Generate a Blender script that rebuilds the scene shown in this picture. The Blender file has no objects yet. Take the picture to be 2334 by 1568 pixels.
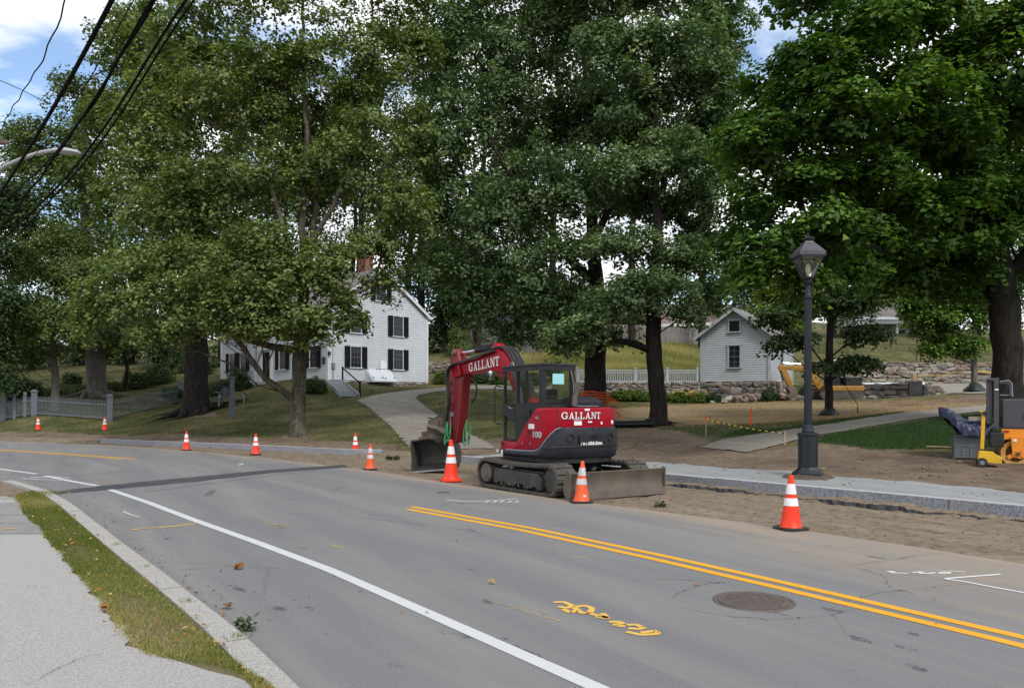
import bpy, bmesh, math, random
import numpy as np
from mathutils import Vector, Matrix

random.seed(7)
rng = np.random.default_rng(7)
scene = bpy.context.scene
COL = scene.collection
R = math.radians

# ------------------------------------------------------------------ camera
F = 1800.0            # focal length in pixels of a 2334 pixel wide picture
CAMH = 1.68
HORX, HORY = 1167.0, 924.0
cam_d = bpy.data.cameras.new('camera')
cam = bpy.data.objects.new('camera', cam_d)
COL.objects.link(cam)
cam.location = (0, 0, CAMH)
cam.rotation_euler = (R(90), 0, 0)
cam_d.sensor_fit = 'HORIZONTAL'
cam_d.sensor_width = 36.0
cam_d.lens = F / 2334.0 * 36.0
cam_d.shift_y = 140.0 / 2334.0
cam_d.clip_start = 0.1
cam_d.clip_end = 3000
scene.camera = cam

# ------------------------------------------------------------------ sky and sun
SUN_DIR = Vector((0.34, -0.64, 0.80)).normalized()      # towards the sun
world = bpy.data.worlds.new('World')
scene.world = world
world.use_nodes = True
wn, wl = world.node_tree.nodes, world.node_tree.links
wn.clear()
w_out = wn.new('ShaderNodeOutputWorld')
sky = wn.new('ShaderNodeTexSky')
sky.sky_type = 'NISHITA'
sky.sun_disc = False
sky.sun_elevation = math.asin(SUN_DIR.z)
sky.sun_rotation = math.atan2(SUN_DIR.x, SUN_DIR.y)
sky.air_density = 1.0
sky.dust_density = 0.6
bg_sky = wn.new('ShaderNodeBackground')
bg_sky.inputs['Strength'].default_value = 0.13
bg_cl = wn.new('ShaderNodeBackground')
bg_cl.inputs['Strength'].default_value = 0.85
tc = wn.new('ShaderNodeTexCoord')
sep = wn.new('ShaderNodeSeparateXYZ')
wl.new(tc.outputs['Generated'], sep.inputs[0])
zz = wn.new('ShaderNodeMath'); zz.operation = 'ADD'; zz.inputs[1].default_value = 0.22
wl.new(sep.outputs['Z'], zz.inputs[0])
zm = wn.new('ShaderNodeMath'); zm.operation = 'MAXIMUM'; zm.inputs[1].default_value = 0.12
wl.new(zz.outputs[0], zm.inputs[0])
dv = wn.new('ShaderNodeVectorMath'); dv.operation = 'DIVIDE'
cmb = wn.new('ShaderNodeCombineXYZ')
for i in range(3):
    wl.new(zm.outputs[0], cmb.inputs[i])
wl.new(tc.outputs['Generated'], dv.inputs[0])
wl.new(cmb.outputs[0], dv.inputs[1])
cn = wn.new('ShaderNodeTexNoise')
cn.inputs['Scale'].default_value = 2.1
cn.inputs['Detail'].default_value = 9
cn.inputs['Roughness'].default_value = 0.56
cn.inputs['Distortion'].default_value = 0.25
wl.new(dv.outputs[0], cn.inputs['Vector'])
cr = wn.new('ShaderNodeValToRGB')
cr.color_ramp.elements[0].position = 0.36
cr.color_ramp.elements[1].position = 0.50
wl.new(cn.outputs['Fac'], cr.inputs[0])
cn2 = wn.new('ShaderNodeTexNoise')
cn2.inputs['Scale'].default_value = 4.3
cn2.inputs['Detail'].default_value = 6
wl.new(dv.outputs[0], cn2.inputs['Vector'])
cr2 = wn.new('ShaderNodeValToRGB')
cr2.color_ramp.elements[0].position = 0.3
cr2.color_ramp.elements[0].color = (0.70, 0.76, 0.86, 1)
cr2.color_ramp.elements[1].position = 0.62
cr2.color_ramp.elements[1].color = (1.0, 1.0, 1.0, 1)
wl.new(cn2.outputs['Fac'], cr2.inputs[0])
wl.new(cr2.outputs[0], bg_cl.inputs['Color'])
wl.new(sky.outputs[0], bg_sky.inputs['Color'])
w_mix = wn.new('ShaderNodeMixShader')
wl.new(cr.outputs[0], w_mix.inputs[0])
wl.new(bg_sky.outputs[0], w_mix.inputs[1])
wl.new(bg_cl.outputs[0], w_mix.inputs[2])
wl.new(w_mix.outputs[0], w_out.inputs['Surface'])

sun_d = bpy.data.lights.new('sun', 'SUN')
sun_d.energy = 1.5
sun_d.angle = R(14)
sun_d.color = (1.0, 0.96, 0.90)
sun = bpy.data.objects.new('sun', sun_d)
COL.objects.link(sun)
sun.location = (-20, -30, 60)
sun.rotation_euler = SUN_DIR.to_track_quat('Z', 'Y').to_euler()

scene.view_settings.view_transform = 'Standard'
scene.view_settings.look = 'None'
scene.view_settings.exposure = 0.75
scene.view_settings.gamma = 1.0
scene.view_settings.use_curve_mapping = False

# ------------------------------------------------------------------ object helpers
def px(x, y, Y):
    """world point seen at picture position (x, y) at distance Y"""
    return Vector(((x - HORX) / F * Y, Y, CAMH + (HORY - y) / F * Y))

def pl(x, y, h=0.0):
    """plan point on a level plane of height h"""
    Y = F * (CAMH - h) / (y - HORY)
    return ((x - HORX) / F * Y, Y)

def link(o, parent=None):
    COL.objects.link(o)
    if parent is not None:
        o.parent = parent
    return o

def tag(o, label=None, cat=None, group=None, kind=None):
    if label: o['label'] = label
    if cat: o['category'] = cat
    if group: o['group'] = group
    if kind: o['kind'] = kind
    return o

def thing(name, label, cat, loc=(0, 0, 0), rz=0.0, group=None):
    o = bpy.data.objects.new(name, None)
    o.empty_display_size = 0.2
    COL.objects.link(o)
    o.location = loc
    o.rotation_euler = (0, 0, rz)
    return tag(o, label, cat, group)

def setting(name, loc=(0, 0, 0)):
    o = bpy.data.objects.new(name, None)
    COL.objects.link(o)
    o.location = loc
    o['kind'] = 'structure'
    return o

class MB:
    """collects shapes; build() links them as ONE mesh object"""
    def __init__(self):
        self.v = []; self.f = []
    def add(self, vs, fs):
        n = len(self.v)
        self.v.extend([tuple(p) for p in vs])
        self.f.extend([tuple(i + n for i in f) for f in fs])
        return self
    def box(self, c, s, rot=None, taper=1.0):
        hx, hy, hz = s[0] / 2, s[1] / 2, s[2] / 2
        P = []
        for z, t in ((-hz, 1.0), (hz, taper)):
            for x, y in ((-hx, -hy), (hx, -hy), (hx, hy), (-hx, hy)):
                P.append(Vector((x * t, y * t, z)))
        if rot is not None:
            M = rot if isinstance(rot, Matrix) else Matrix.Rotation(rot, 3, 'Z')
            P = [M @ p for p in P]
        c = Vector(c)
        return self.add([p + c for p in P], [(3, 2, 1, 0), (4, 5, 6, 7), (0, 1, 5, 4), (1, 2, 6, 5), (2, 3, 7, 6), (3, 0, 4, 7)])
    def bar(self, a, b, w, h, up=(0, 0, 1)):
        a = Vector(a); b = Vector(b); d = b - a
        L = d.length; d.normalize()
        up = Vector(up)
        s = d.cross(up)
        if s.length < 1e-4: s = d.cross(Vector((1, 0, 0)))
        s.normalize(); u = s.cross(d)
        P = []
        for p in (a, b):
            for i, j in ((-1, -1), (1, -1), (1, 1), (-1, 1)):
                P.append(p + s * (i * w / 2) + u * (j * h / 2))
        return self.add(P, [(3, 2, 1, 0), (4, 5, 6, 7), (0, 1, 5, 4), (1, 2, 6, 5), (2, 3, 7, 6), (3, 0, 4, 7)])
    def tube(self, pts, rad, n=8, cap=True):
        pts = [Vector(p) for p in pts]
        if not hasattr(rad, '__len__'): rad = [rad] * len(pts)
        ref = None; base = len(self.v)
        V = []
        for i, p in enumerate(pts):
            a = pts[max(0, i - 1)]; b = pts[min(len(pts) - 1, i + 1)]
            d = (b - a)
            if d.length < 1e-9: d = Vector((0, 0, 1))
            d.normalize()
            if ref is None:
                ref = d.cross(Vector((0, 0, 1)))
                if ref.length < 1e-3: ref = Vector((1, 0, 0))
                ref.normalize()
            ref = ref - d * ref.dot(d)
            if ref.length < 1e-5: ref = d.orthogonal()
            ref.normalize()
            q = d.cross(ref)
            for k in range(n):
                t = 2 * math.pi * k / n
                V.append(p + (ref * math.cos(t) + q * math.sin(t)) * rad[i])
        Fc = []
        for i in range(len(pts) - 1):
            for k in range(n):
                a = i * n + k; b = i * n + (k + 1) % n
                Fc.append((a, b, b + n, a + n))
        if cap:
            Fc.append(tuple(range(n - 1, -1, -1)))
            m = (len(pts) - 1) * n
            Fc.append(tuple(range(m, m + n)))
        return self.add(V, Fc)
    def lathe(self, prof, n=16, c=(0, 0, 0), axis='Z', rot0=0.0, cap=True):
        V = []; c = Vector(c)
        for r, z in prof:
            for k in range(n):
                t = rot0 + 2 * math.pi * k / n
                x, y = r * math.cos(t), r * math.sin(t)
                if axis == 'Z': p = Vector((x, y, z))
                elif axis == 'Y': p = Vector((x, z, -y))
                else: p = Vector((z, x, y))
                V.append(p + c)
        Fc = []
        for i in range(len(prof) - 1):
            for k in range(n):
                a = i * n + k; b = i * n + (k + 1) % n
                Fc.append((a, b, b + n, a + n))
        if cap:
            Fc.append(tuple(range(n - 1, -1, -1)))
            m = (len(prof) - 1) * n
            Fc.append(tuple(range(m, m + n)))
        return self.add(V, Fc)
    def prism(self, poly, y0, y1, f=None):
        """outline poly of (x, z) pushed from y0 to y1 (f maps (x, y, z) to a point)"""
        f = f or (lambda x, y, z: Vector((x, y, z)))
        n = len(poly)
        V = [f(x, y0, z) for x, z in poly] + [f(x, y1, z) for x, z in poly]
        Fc = [tuple(range(n)), tuple(range(2 * n - 1, n - 1, -1))]
        for i in range(n):
            j = (i + 1) % n
            Fc.append((j, i, i + n, j + n))
        return self.add(V, Fc)
    def sheet(self, poly, z):
        n = len(poly)
        return self.add([(x, y, z) for x, y in poly], [tuple(range(n))])
    def mesh(self, name, mat=None, smooth=False, bevel=0.0, fix=True):
        me = bpy.data.meshes.new(name)
        me.from_pydata(self.v, [], self.f)
        if fix or bevel:
            bm = bmesh.new(); bm.from_mesh(me)
            bmesh.ops.recalc_face_normals(bm, faces=bm.faces)
            if bevel:
                bmesh.ops.remove_doubles(bm, verts=bm.verts, dist=1e-5)
                ed = [e for e in bm.edges if e.is_manifold and e.calc_face_angle(0) > 0.5]
                bmesh.ops.bevel(bm, geom=ed, offset=bevel, segments=2, affect='EDGES', profile=0.6, clamp_overlap=True)
            bm.to_mesh(me); bm.free()
        if mat: me.materials.append(mat)
        if smooth:
            me.shade_smooth()
            if hasattr(me, 'set_sharp_from_angle'):
                me.set_sharp_from_angle(angle=R(35 if smooth is True else smooth))
        return me
    def build(self, name, mat=None, parent=None, smooth=False, bevel=0.0, loc=None, rz=None):
        o = bpy.data.objects.new(name, self.mesh(name, mat, smooth, bevel))
        link(o, parent)
        if loc is not None: o.location = loc
        if rz is not None: o.rotation_euler = (0, 0, rz)
        return o

def mo(name, me, parent=None, loc=None, rot=None, scale=None):
    o = bpy.data.objects.new(name, me)
    link(o, parent)
    if loc is not None: o.location = loc
    if rot is not None: o.rotation_euler = rot
    if scale is not None: o.scale = scale
    return o

def copy_tree(o, parent=None):
    c = o.copy(); COL.objects.link(c)
    if parent is not None: c.parent = parent
    for ch in list(o.children):
        copy_tree(ch, c)
    return c

def np_mesh(name, V, faces_n, idx, mat, attrs=None, smooth=False):
    """fast mesh: V (n,3), faces_n verts per face (int), idx flat loop indices"""
    me = bpy.data.meshes.new(name)
    me.vertices.add(len(V))
    me.vertices.foreach_set('co', np.ascontiguousarray(V, dtype=np.float32).ravel())
    nl = len(idx); nf = nl // faces_n
    me.loops.add(nl)
    me.loops.foreach_set('vertex_index', np.ascontiguousarray(idx, dtype=np.int32))
    me.polygons.add(nf)
    me.polygons.foreach_set('loop_start', np.arange(0, nl, faces_n, dtype=np.int32))
    if attrs:
        for k, a in attrs.items():
            a = np.asarray(a)
            if a.ndim == 2:
                at = me.attributes.new(k, 'FLOAT_COLOR', 'POINT')
                at.data.foreach_set('color', np.ascontiguousarray(a, dtype=np.float32).ravel())
            else:
                at = me.attributes.new(k, 'FLOAT', 'POINT')
                at.data.foreach_set('value', np.ascontiguousarray(a, dtype=np.float32))
    me.update(calc_edges=True)
    if smooth: me.shade_smooth()
    if mat: me.materials.append(mat)
    return me

# ------------------------------------------------------------------ materials
class NT:
    def __init__(self, name):
        self.m = bpy.data.materials.new(name)
        self.m.use_nodes = True
        self.t = self.m.node_tree
        self.n = self.t.nodes; self.l = self.t.links
        self.n.clear()
        self.out = self.n.new('ShaderNodeOutputMaterial')
    def node(self, ty, **kw):
        x = self.n.new(ty)
        for k, v in kw.items():
            if k in x.inputs: x.inputs[k].default_value = v
            else: setattr(x, k, v)
        return x
    def coord(self, kind='Object', scale=None):
        tcn = self.n.new('ShaderNodeTexCoord')
        s = tcn.outputs[kind]
        if scale is not None:
            mp = self.n.new('ShaderNodeMapping')
            mp.inputs['Scale'].default_value = scale
            self.l.new(s, mp.inputs[0]); s = mp.outputs[0]
        return s
    def pos(self, scale=None, rz=0.0):
        g = self.n.new('ShaderNodeNewGeometry'); s = g.outputs['Position']
        if rz:
            mp = self.n.new('ShaderNodeMapping'); mp.inputs['Rotation'].default_value = (0, 0, -rz)
            self.l.new(s, mp.inputs[0]); s = mp.outputs[0]
        if scale is not None:
            mp = self.n.new('ShaderNodeMapping'); mp.inputs['Scale'].default_value = scale
            self.l.new(s, mp.inputs[0]); s = mp.outputs[0]
        return s
    def noise(self, vec, scale, detail=4, rough=0.55, dist=0.0):
        x = self.node('ShaderNodeTexNoise', Scale=scale, Detail=detail, Roughness=rough, Distortion=dist)
        if vec is not None: self.l.new(vec, x.inputs['Vector'])
        return x.outputs['Fac']
    def ramp(self, fac, stops):
        x = self.n.new('ShaderNodeValToRGB')
        el = x.color_ramp.elements
        while len(el) < len(stops): el.new(0.5)
        for e, (p, c) in zip(el, stops):
            e.position = p
            e.color = (c, c, c, 1) if not hasattr(c, '__len__') else (c[0], c[1], c[2], 1)
        self.l.new(fac, x.inputs[0])
        return x.outputs[0]
    def mix(self, fac, a, b, mode='MIX'):
        x = self.n.new('ShaderNodeMix'); x.data_type = 'RGBA'; x.blend_type = mode
        for s, v in ((x.inputs[0], fac), (x.inputs[6], a), (x.inputs[7], b)):
            if isinstance(v, (int, float)): s.default_value = v
            elif isinstance(v, (tuple, list)): s.default_value = (v[0], v[1], v[2], 1)
            else: self.l.new(v, s)
        return x.outputs[2]
    def math(self, op, a, b=None, clamp=False):
        x = self.n.new('ShaderNodeMath'); x.operation = op; x.use_clamp = clamp
        for s, v in ((x.inputs[0], a), (x.inputs[1], b)):
            if v is None: continue
            if isinstance(v, (int, float)): s.default_value = v
            else: self.l.new(v, s)
        return x.outputs[0]
    def attr(self, name, out='Fac'):
        x = self.n.new('ShaderNodeAttribute'); x.attribute_name = name
        return x.outputs[out]
    def bump(self, h, strength=0.3, dist=0.02):
        x = self.node('ShaderNodeBump', Strength=strength, Distance=dist)
        self.l.new(h, x.inputs['Height'])
        return x.outputs[0]
    def bsdf(self, col, rough=0.7, metal=0.0, normal=None, spec=0.5, trans=0.0, coat=0.0):
        p = self.n.new('ShaderNodeBsdfPrincipled')
        if isinstance(col, (tuple, list)): p.inputs['Base Color'].default_value = (col[0], col[1], col[2], 1)
        else: self.l.new(col, p.inputs['Base Color'])
        if isinstance(rough, (int, float)): p.inputs['Roughness'].default_value = rough
        else: self.l.new(rough, p.inputs['Roughness'])
        p.inputs['Metallic'].default_value = metal
        p.inputs['Specular IOR Level'].default_value = spec
        p.inputs['Transmission Weight'].default_value = trans
        p.inputs['Coat Weight'].default_value = coat
        if normal is not None: self.l.new(normal, p.inputs['Normal'])
        self.l.new(p.outputs[0], self.out.inputs['Surface'])
        return p

def mat(name, col, rough=0.6, col2=None, scale=6.0, metal=0.0, bump=0.0, bscale=60.0, spec=0.4, coat=0.0, detail=5, grime=0.0, gcol=(0.12, 0.10, 0.08), stretch=None):
    """one colour worn by noise, with optional grime patches and fine relief"""
    t = NT(name)
    c = t.coord('Object', stretch)
    col2 = col2 or tuple(v * 0.78 for v in col)
    n1 = t.noise(c, scale, detail)
    k = t.mix(t.ramp(n1, [(0.35, 0.0), (0.68, 1.0)]), col, col2)
    if grime:
        n2 = t.noise(c, scale * 0.37 + 1.7, 6, 0.65)
        k = t.mix(t.ramp(n2, [(0.62 - 0.25 * grime, 0.0), (0.75, min(1.0, grime))]), k, gcol)
    nm = None
    if bump:
        nm = t.bump(t.noise(c, bscale, 4), bump, 0.01)
    t.bsdf(k, rough, metal, nm, spec, 0.0, coat)
    return t.m

def leaf_mat(name, dark, mid_tone, yellow, trans=0.3, gloss=0.55):
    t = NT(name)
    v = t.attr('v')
    k = t.ramp(v, [(0.0, dark), (0.55, mid_tone), (1.0, yellow)])  # v picks each leaf's own colour, dark through middle tone to yellow
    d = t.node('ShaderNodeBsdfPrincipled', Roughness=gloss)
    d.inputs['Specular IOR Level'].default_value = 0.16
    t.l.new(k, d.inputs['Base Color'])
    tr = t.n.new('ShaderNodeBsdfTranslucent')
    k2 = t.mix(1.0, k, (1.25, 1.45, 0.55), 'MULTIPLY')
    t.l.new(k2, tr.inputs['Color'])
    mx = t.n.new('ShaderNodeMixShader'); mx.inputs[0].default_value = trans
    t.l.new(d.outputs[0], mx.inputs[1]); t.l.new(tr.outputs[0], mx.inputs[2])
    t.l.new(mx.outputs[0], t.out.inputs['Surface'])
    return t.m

def glass_mat(name, tint=(0.75, 0.82, 0.82), refl=0.12):
    t = NT(name)
    tr = t.n.new('ShaderNodeBsdfTransparent'); tr.inputs[0].default_value = (*tint, 1)
    gl = t.node('ShaderNodeBsdfGlossy', Roughness=0.02)
    gl.inputs[0].default_value = (0.9, 0.95, 1, 1)
    fr = t.node('ShaderNodeLayerWeight', Blend=0.25)
    f = t.math('ADD', t.math('MULTIPLY', t.math('POWER', fr.outputs['Facing'], 3.0), 0.6), refl)
    mx = t.n.new('ShaderNodeMixShader')
    t.l.new(f, mx.inputs[0]); t.l.new(tr.outputs[0], mx.inputs[1]); t.l.new(gl.outputs[0], mx.inputs[2])
    t.l.new(mx.outputs[0], t.out.inputs['Surface'])
    return t.m

def bark_mat(name, c1, c2, sc=7.0, patch=None, bump=0.7):
    t = NT(name)
    c = t.coord('Object', (1, 1, 0.22))
    n1 = t.noise(c, sc, 6, 0.65, 0.6)
    k = t.mix(t.ramp(n1, [(0.36, 0.0), (0.62, 1.0)]), c1, c2)
    if patch:
        c3 = t.coord('Object', (1, 1, 0.55))
        vo = t.node('ShaderNodeTexVoronoi', Scale=6.5); vo.distance = 'CHEBYCHEV'
        nz = t.noise(c3, 5.0, 4, 0.6, 1.2)
        k = t.mix(t.ramp(nz, [(0.52, 0.0), (0.56, 0.85)]), k, patch)
    nm = t.bump(n1, bump, 0.06)
    t.bsdf(k, 0.92, 0, nm, 0.15)
    return t.m

M = {}
# road surface: speckled worn asphalt, with sandy dust (attribute) near the dug edge
def asphalt():
    t = NT('asphalt')
    p = t.pos()
    fine = t.noise(p, 75.0, 5, 0.85)
    mid = t.noise(p, 2.2, 6, 0.6)
    ps = t.pos((0.10, 1.0, 1), R(123))
    streak = t.noise(ps, 1.6, 5, 0.6, 0.4)
    base = t.mix(t.ramp(fine, [(0.36, 0.0), (0.64, 1.0)]), (0.070, 0.070, 0.074), (0.235, 0.234, 0.237))
    base = t.mix(t.ramp(mid, [(0.35, 0.0), (0.7, 0.4)]), base, (0.158, 0.157, 0.160))
    base = t.mix(t.ramp(streak, [(0.40, 0.0), (0.70, 0.75)]), base, (0.215, 0.209, 0.200))
    sp = t.noise(t.pos((0.7, 1.6, 1), R(123)), 2.6, 3, 0.5, 0.2)
    base = t.mix(t.ramp(sp, [(0.70, 0.0), (0.745, 0.6)]), base, (0.042, 0.042, 0.045))
    # hairline cracks
    vo = t.node('ShaderNodeTexVoronoi', Scale=0.33, feature='DISTANCE_TO_EDGE')
    wob = t.n.new('ShaderNodeMix'); wob.data_type = 'VECTOR'
    wob.inputs[0].default_value = 0.10
    t.l.new(p, wob.inputs[4])
    nc = t.node('ShaderNodeTexNoise', Scale=1.9, Detail=7)
    t.l.new(p, nc.inputs['Vector'])
    t.l.new(nc.outputs['Color'], wob.inputs[5])
    t.l.new(wob.outputs[1], vo.inputs['Vector'])
    cm = t.math('MULTIPLY', t.ramp(vo.outputs['Distance'], [(0.0, 1.0), (0.0045, 0.0)]), t.ramp(t.noise(p, 0.35, 2), [(0.5, 0.0), (0.62, 0.8)]))
    base = t.mix(cm, base, (0.03, 0.03, 0.032))
    dust = t.attr('dust')
    nd = t.noise(t.pos((0.22, 1.8, 1), R(123)), 1.2, 7, 0.68)
    dd = t.math('ADD', dust, t.math('MULTIPLY', t.math('SUBTRACT', nd, 0.5), 1.5))
    base = t.mix(t.ramp(dd, [(0.35, 0.0), (0.95, 0.85)]), base, (0.29, 0.232, 0.172))
    nm = t.bump(fine, 0.35, 0.006)
    t.bsdf(base, 0.85, 0, nm, 0.25)
    return t.m
M['asphalt'] = asphalt()

def ground():
    t = NT('ground')
    p = t.pos()
    z = t.n.new('ShaderNodeSeparateColor'); t.l.new(t.attr('zone', 'Color'), z.inputs[0])
    big = t.noise(p, 0.55, 6, 0.62)
    mid = t.noise(p, 3.2, 6, 0.65)
    fin = t.noise(p, 19.0, 5, 0.7)
    vf = t.noise(p, 75.0, 3, 0.7)
    gr = t.mix(t.ramp(fin, [(0.3, 0.0), (0.7, 1.0)]), (0.034, 0.043, 0.016), (0.084, 0.090, 0.034))
    gr = t.mix(t.ramp(big, [(0.42, 0.0), (0.66, 0.85)]), gr, (0.175, 0.142, 0.070))
    gr = t.mix(t.ramp(mid, [(0.58, 0.0), (0.75, 0.5)]), gr, (0.165, 0.132, 0.066))
    lush = t.mix(t.ramp(fin, [(0.3, 0.0), (0.72, 1.0)]), (0.013, 0.032, 0.009), (0.034, 0.070, 0.019))
    straw = t.mix(t.ramp(vf, [(0.3, 0.0), (0.7, 1.0)]), (0.145, 0.115, 0.070), (0.27, 0.225, 0.145))
    straw = t.mix(t.ramp(mid, [(0.55, 0.0), (0.7, 0.6)]), straw, (0.12, 0.115, 0.05))
    dirt = t.mix(t.ramp(mid, [(0.3, 0.0), (0.72, 1.0)]), (0.078, 0.056, 0.041), (0.205, 0.155, 0.112))
    dirt = t.mix(t.ramp(vf, [(0.35, 0.0), (0.75, 0.5)]), dirt, (0.26, 0.205, 0.15))
    dirt = t.mix(t.ramp(big, [(0.46, 0.0), (0.62, 0.6)]), dirt, (0.072, 0.050, 0.037))
    nz = t.math('MULTIPLY', t.math('SUBTRACT', t.noise(p, 2.1, 7, 0.7), 0.5), 1.25)
    def edge(ch): return t.ramp(t.math('ADD', z.outputs[ch], nz), [(0.42, 0.0), (0.58, 1.0)])
    k = t.mix(edge(2), gr, straw)
    k = t.mix(edge(1), k, lush)
    k = t.mix(edge(0), k, dirt)
    nm = t.bump(t.mix(0.6, fin, mid), 0.8, 0.06)
    t.bsdf(k, 0.95, 0, nm, 0.1)
    return t.m
M['ground'] = ground()

def soil(name, c1, c2, c3, sc=1.0, rough_=0.25):
    t = NT(name)
    p = t.pos()
    mid = t.noise(t.pos((0.35, 1.5, 1), R(123)), 1.5 * sc, 7, 0.70, 0.4)
    fin = t.noise(p, 34.0 * sc, 5, 0.7)
    k = t.mix(t.ramp(mid, [(0.32, 0.0), (0.68, 1.0)]), c1, c2)
    k = t.mix(t.ramp(fin, [(0.4, 0.0), (0.72, 0.75)]), k, c3)
    lump = t.noise(p, 6.5 * sc, 6, 0.75, 0.5)
    k = t.mix(t.ramp(lump, [(0.50, 0.0), (0.66, rough_)]), k, tuple(v * 0.55 for v in c1))
    nm = t.bump(t.mix(0.5, fin, lump), 0.8, 0.03)
    t.bsdf(k, 0.96, 0, nm, 0.1)
    return t.m
M['soil'] = soil('sandy_soil', (0.105, 0.080, 0.057), (0.255, 0.200, 0.144), (0.28, 0.225, 0.165), 1.0, 0.8)
M['thatch'] = soil('thatch', (0.085, 0.070, 0.040), (0.17, 0.14, 0.075), (0.21, 0.175, 0.10), 3.0)
M['dark_soil'] = soil('dark_soil', (0.055, 0.042, 0.033), (0.12, 0.088, 0.064), (0.16, 0.12, 0.09))
M['stone_dust'] = soil('stone_dust', (0.205, 0.215, 0.215), (0.305, 0.322, 0.328), (0.27, 0.265, 0.25), 0.8)
M['path'] = soil('path_gravel', (0.185, 0.165, 0.140), (0.29, 0.268, 0.232), (0.20, 0.18, 0.155), 1.2)
def grainy(name, a, b, c, sc):
    t = NT(name); p = t.pos()
    f = t.noise(p, sc, 5, 0.9); m_ = t.noise(p, 0.9, 6, 0.6)
    k = t.mix(t.ramp(f, [(0.34, 0.0), (0.66, 1.0)]), a, b)
    k = t.mix(t.ramp(m_, [(0.4, 0.0), (0.7, 0.35)]), k, c)
    t.bsdf(k, 0.9, 0, t.bump(f, 0.5, 0.008), 0.2)
    return t.m
M['sidewalk'] = grainy('old_sidewalk', (0.150, 0.144, 0.138), (0.47, 0.457, 0.44), (0.33, 0.318, 0.30), 62.0)
M['slab'] = soil('concrete_slab', (0.22, 0.22, 0.21), (0.30, 0.30, 0.29), (0.19, 0.18, 0.17), 1.5)
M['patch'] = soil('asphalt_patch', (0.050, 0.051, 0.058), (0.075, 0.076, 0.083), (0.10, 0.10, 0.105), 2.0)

def granite(name, a, b, sc=70.0):
    t = NT(name)
    p = t.pos()
    n1 = t.noise(p, sc, 3, 0.75); n2 = t.noise(p, 1.7, 4)
    k = t.mix(t.ramp(n1, [(0.36, 0.0), (0.64, 1.0)]), a, b)
    k = t.mix(t.ramp(n2, [(0.45, 0.0), (0.7, 0.35)]), k, (0.33, 0.29, 0.25))
    t.bsdf(k, 0.8, 0, t.bump(t.noise(p, 38.0, 4, 0.7), 0.6, 0.02), 0.3)
    return t.m
M['granite'] = granite('granite', (0.115, 0.123, 0.147), (0.345, 0.36, 0.395), 34.0)
M['granite_sawn'] = granite('granite_sawn', (0.36, 0.37, 0.38), (0.46, 0.47, 0.48), 90.0)
M['granite_old'] = granite('granite_old', (0.23, 0.22, 0.20), (0.43, 0.42, 0.395), 60.0)

def paint(name, col, wear=0.45, sc=9.0):
    t = NT(name)
    p = t.pos()
    n = t.noise(p, sc, 7, 0.7); n2 = t.noise(p, 120.0, 2, 0.6)
    k = t.mix(t.ramp(n2, [(0.35, 0.0), (0.8, 0.35)]), col, tuple(v * 0.6 for v in col))
    bs = t.node('ShaderNodeBsdfPrincipled', Roughness=0.75)
    bs.inputs['Specular IOR Level'].default_value = 0.25
    t.l.new(k, bs.inputs['Base Color'])
    tr = t.n.new('ShaderNodeBsdfTransparent')
    mx = t.n.new('ShaderNodeMixShader')
    t.l.new(t.ramp(t.mix(0.45, n, n2), [(0.72 - wear, 1.0), (0.86 - wear * 0.9, 0.0)]) if wear > 0.3 else t.ramp(n, [(0.20, 0.0), (0.30, 1.0)]), mx.inputs[0])
    t.l.new(tr.outputs[0], mx.inputs[1]); t.l.new(bs.outputs[0], mx.inputs[2])
    t.l.new(mx.outputs[0], t.out.inputs['Surface'])
    return t.m
M['stain'] = paint('road_stain', (0.080, 0.080, 0.084), 0.36, 7.0)
M['crack'] = paint('road_crack', (0.028, 0.028, 0.030), 0.34, 5.0)
M['line_white'] = paint('line_white', (0.52, 0.53, 0.53), 0.1)
M['line_yellow'] = paint('line_yellow', (0.66, 0.325, 0.024), 0.1)
M['spray_yellow'] = paint('spray_yellow', (0.66, 0.40, 0.09), 0.1)
M['spray_faint'] = paint('spray_faint', (0.50, 0.36, 0.17), 0.34, 14.0)
M['spray_white'] = paint('spray_white', (0.66, 0.68, 0.68), 0.1)

M['red'] = mat('red_paint', (0.315, 0.002, 0.013), 0.40, (0.27, 0.002, 0.012), 2.5, coat=0.0, spec=0.22, grime=0.2, gcol=(0.20, 0.022, 0.022))
M['red_dusty'] = mat('red_paint_dusty', (0.20, 0.007, 0.012), 0.5, (0.15, 0.007, 0.011), 5, grime=0.35, gcol=(0.12, 0.028, 0.024))
M['cab_grey'] = mat('cab_grey', (0.010, 0.011, 0.014), 0.5, (0.014, 0.015, 0.018), 3, grime=0.3, gcol=(0.06, 0.056, 0.05))
M['cw_grey'] = mat('counterweight_grey', (0.021, 0.0235, 0.030), 0.5, (0.016, 0.018, 0.023), 2.0, spec=0.25, grime=0.4, gcol=(0.075, 0.072, 0.068))
M['trim_grey'] = mat('trim_grey', (0.19, 0.21, 0.24), 0.45)
M['black'] = mat('black_rubber', (0.012, 0.012, 0.013), 0.6, (0.02, 0.02, 0.021), 9)
M['black_gloss'] = mat('black_gloss', (0.012, 0.012, 0.014), 0.25)
M['rubber'] = mat('track_rubber', (0.080, 0.072, 0.061), 0.9, (0.042, 0.039, 0.035), 7, bump=0.3, bscale=40, grime=0.6, gcol=(0.16, 0.125, 0.09))
M['undercarriage'] = mat('undercarriage_paint', (0.030, 0.031, 0.033), 0.6, (0.05, 0.048, 0.044), 6, grime=0.6, gcol=(0.125, 0.10, 0.075))
M['steel_dirty'] = mat('dirty_steel', (0.150, 0.122, 0.100), 0.66, (0.100, 0.082, 0.068), 3.5, metal=0.25, bump=0.25, bscale=25, grime=0.5, gcol=(0.20, 0.155, 0.115))
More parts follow.
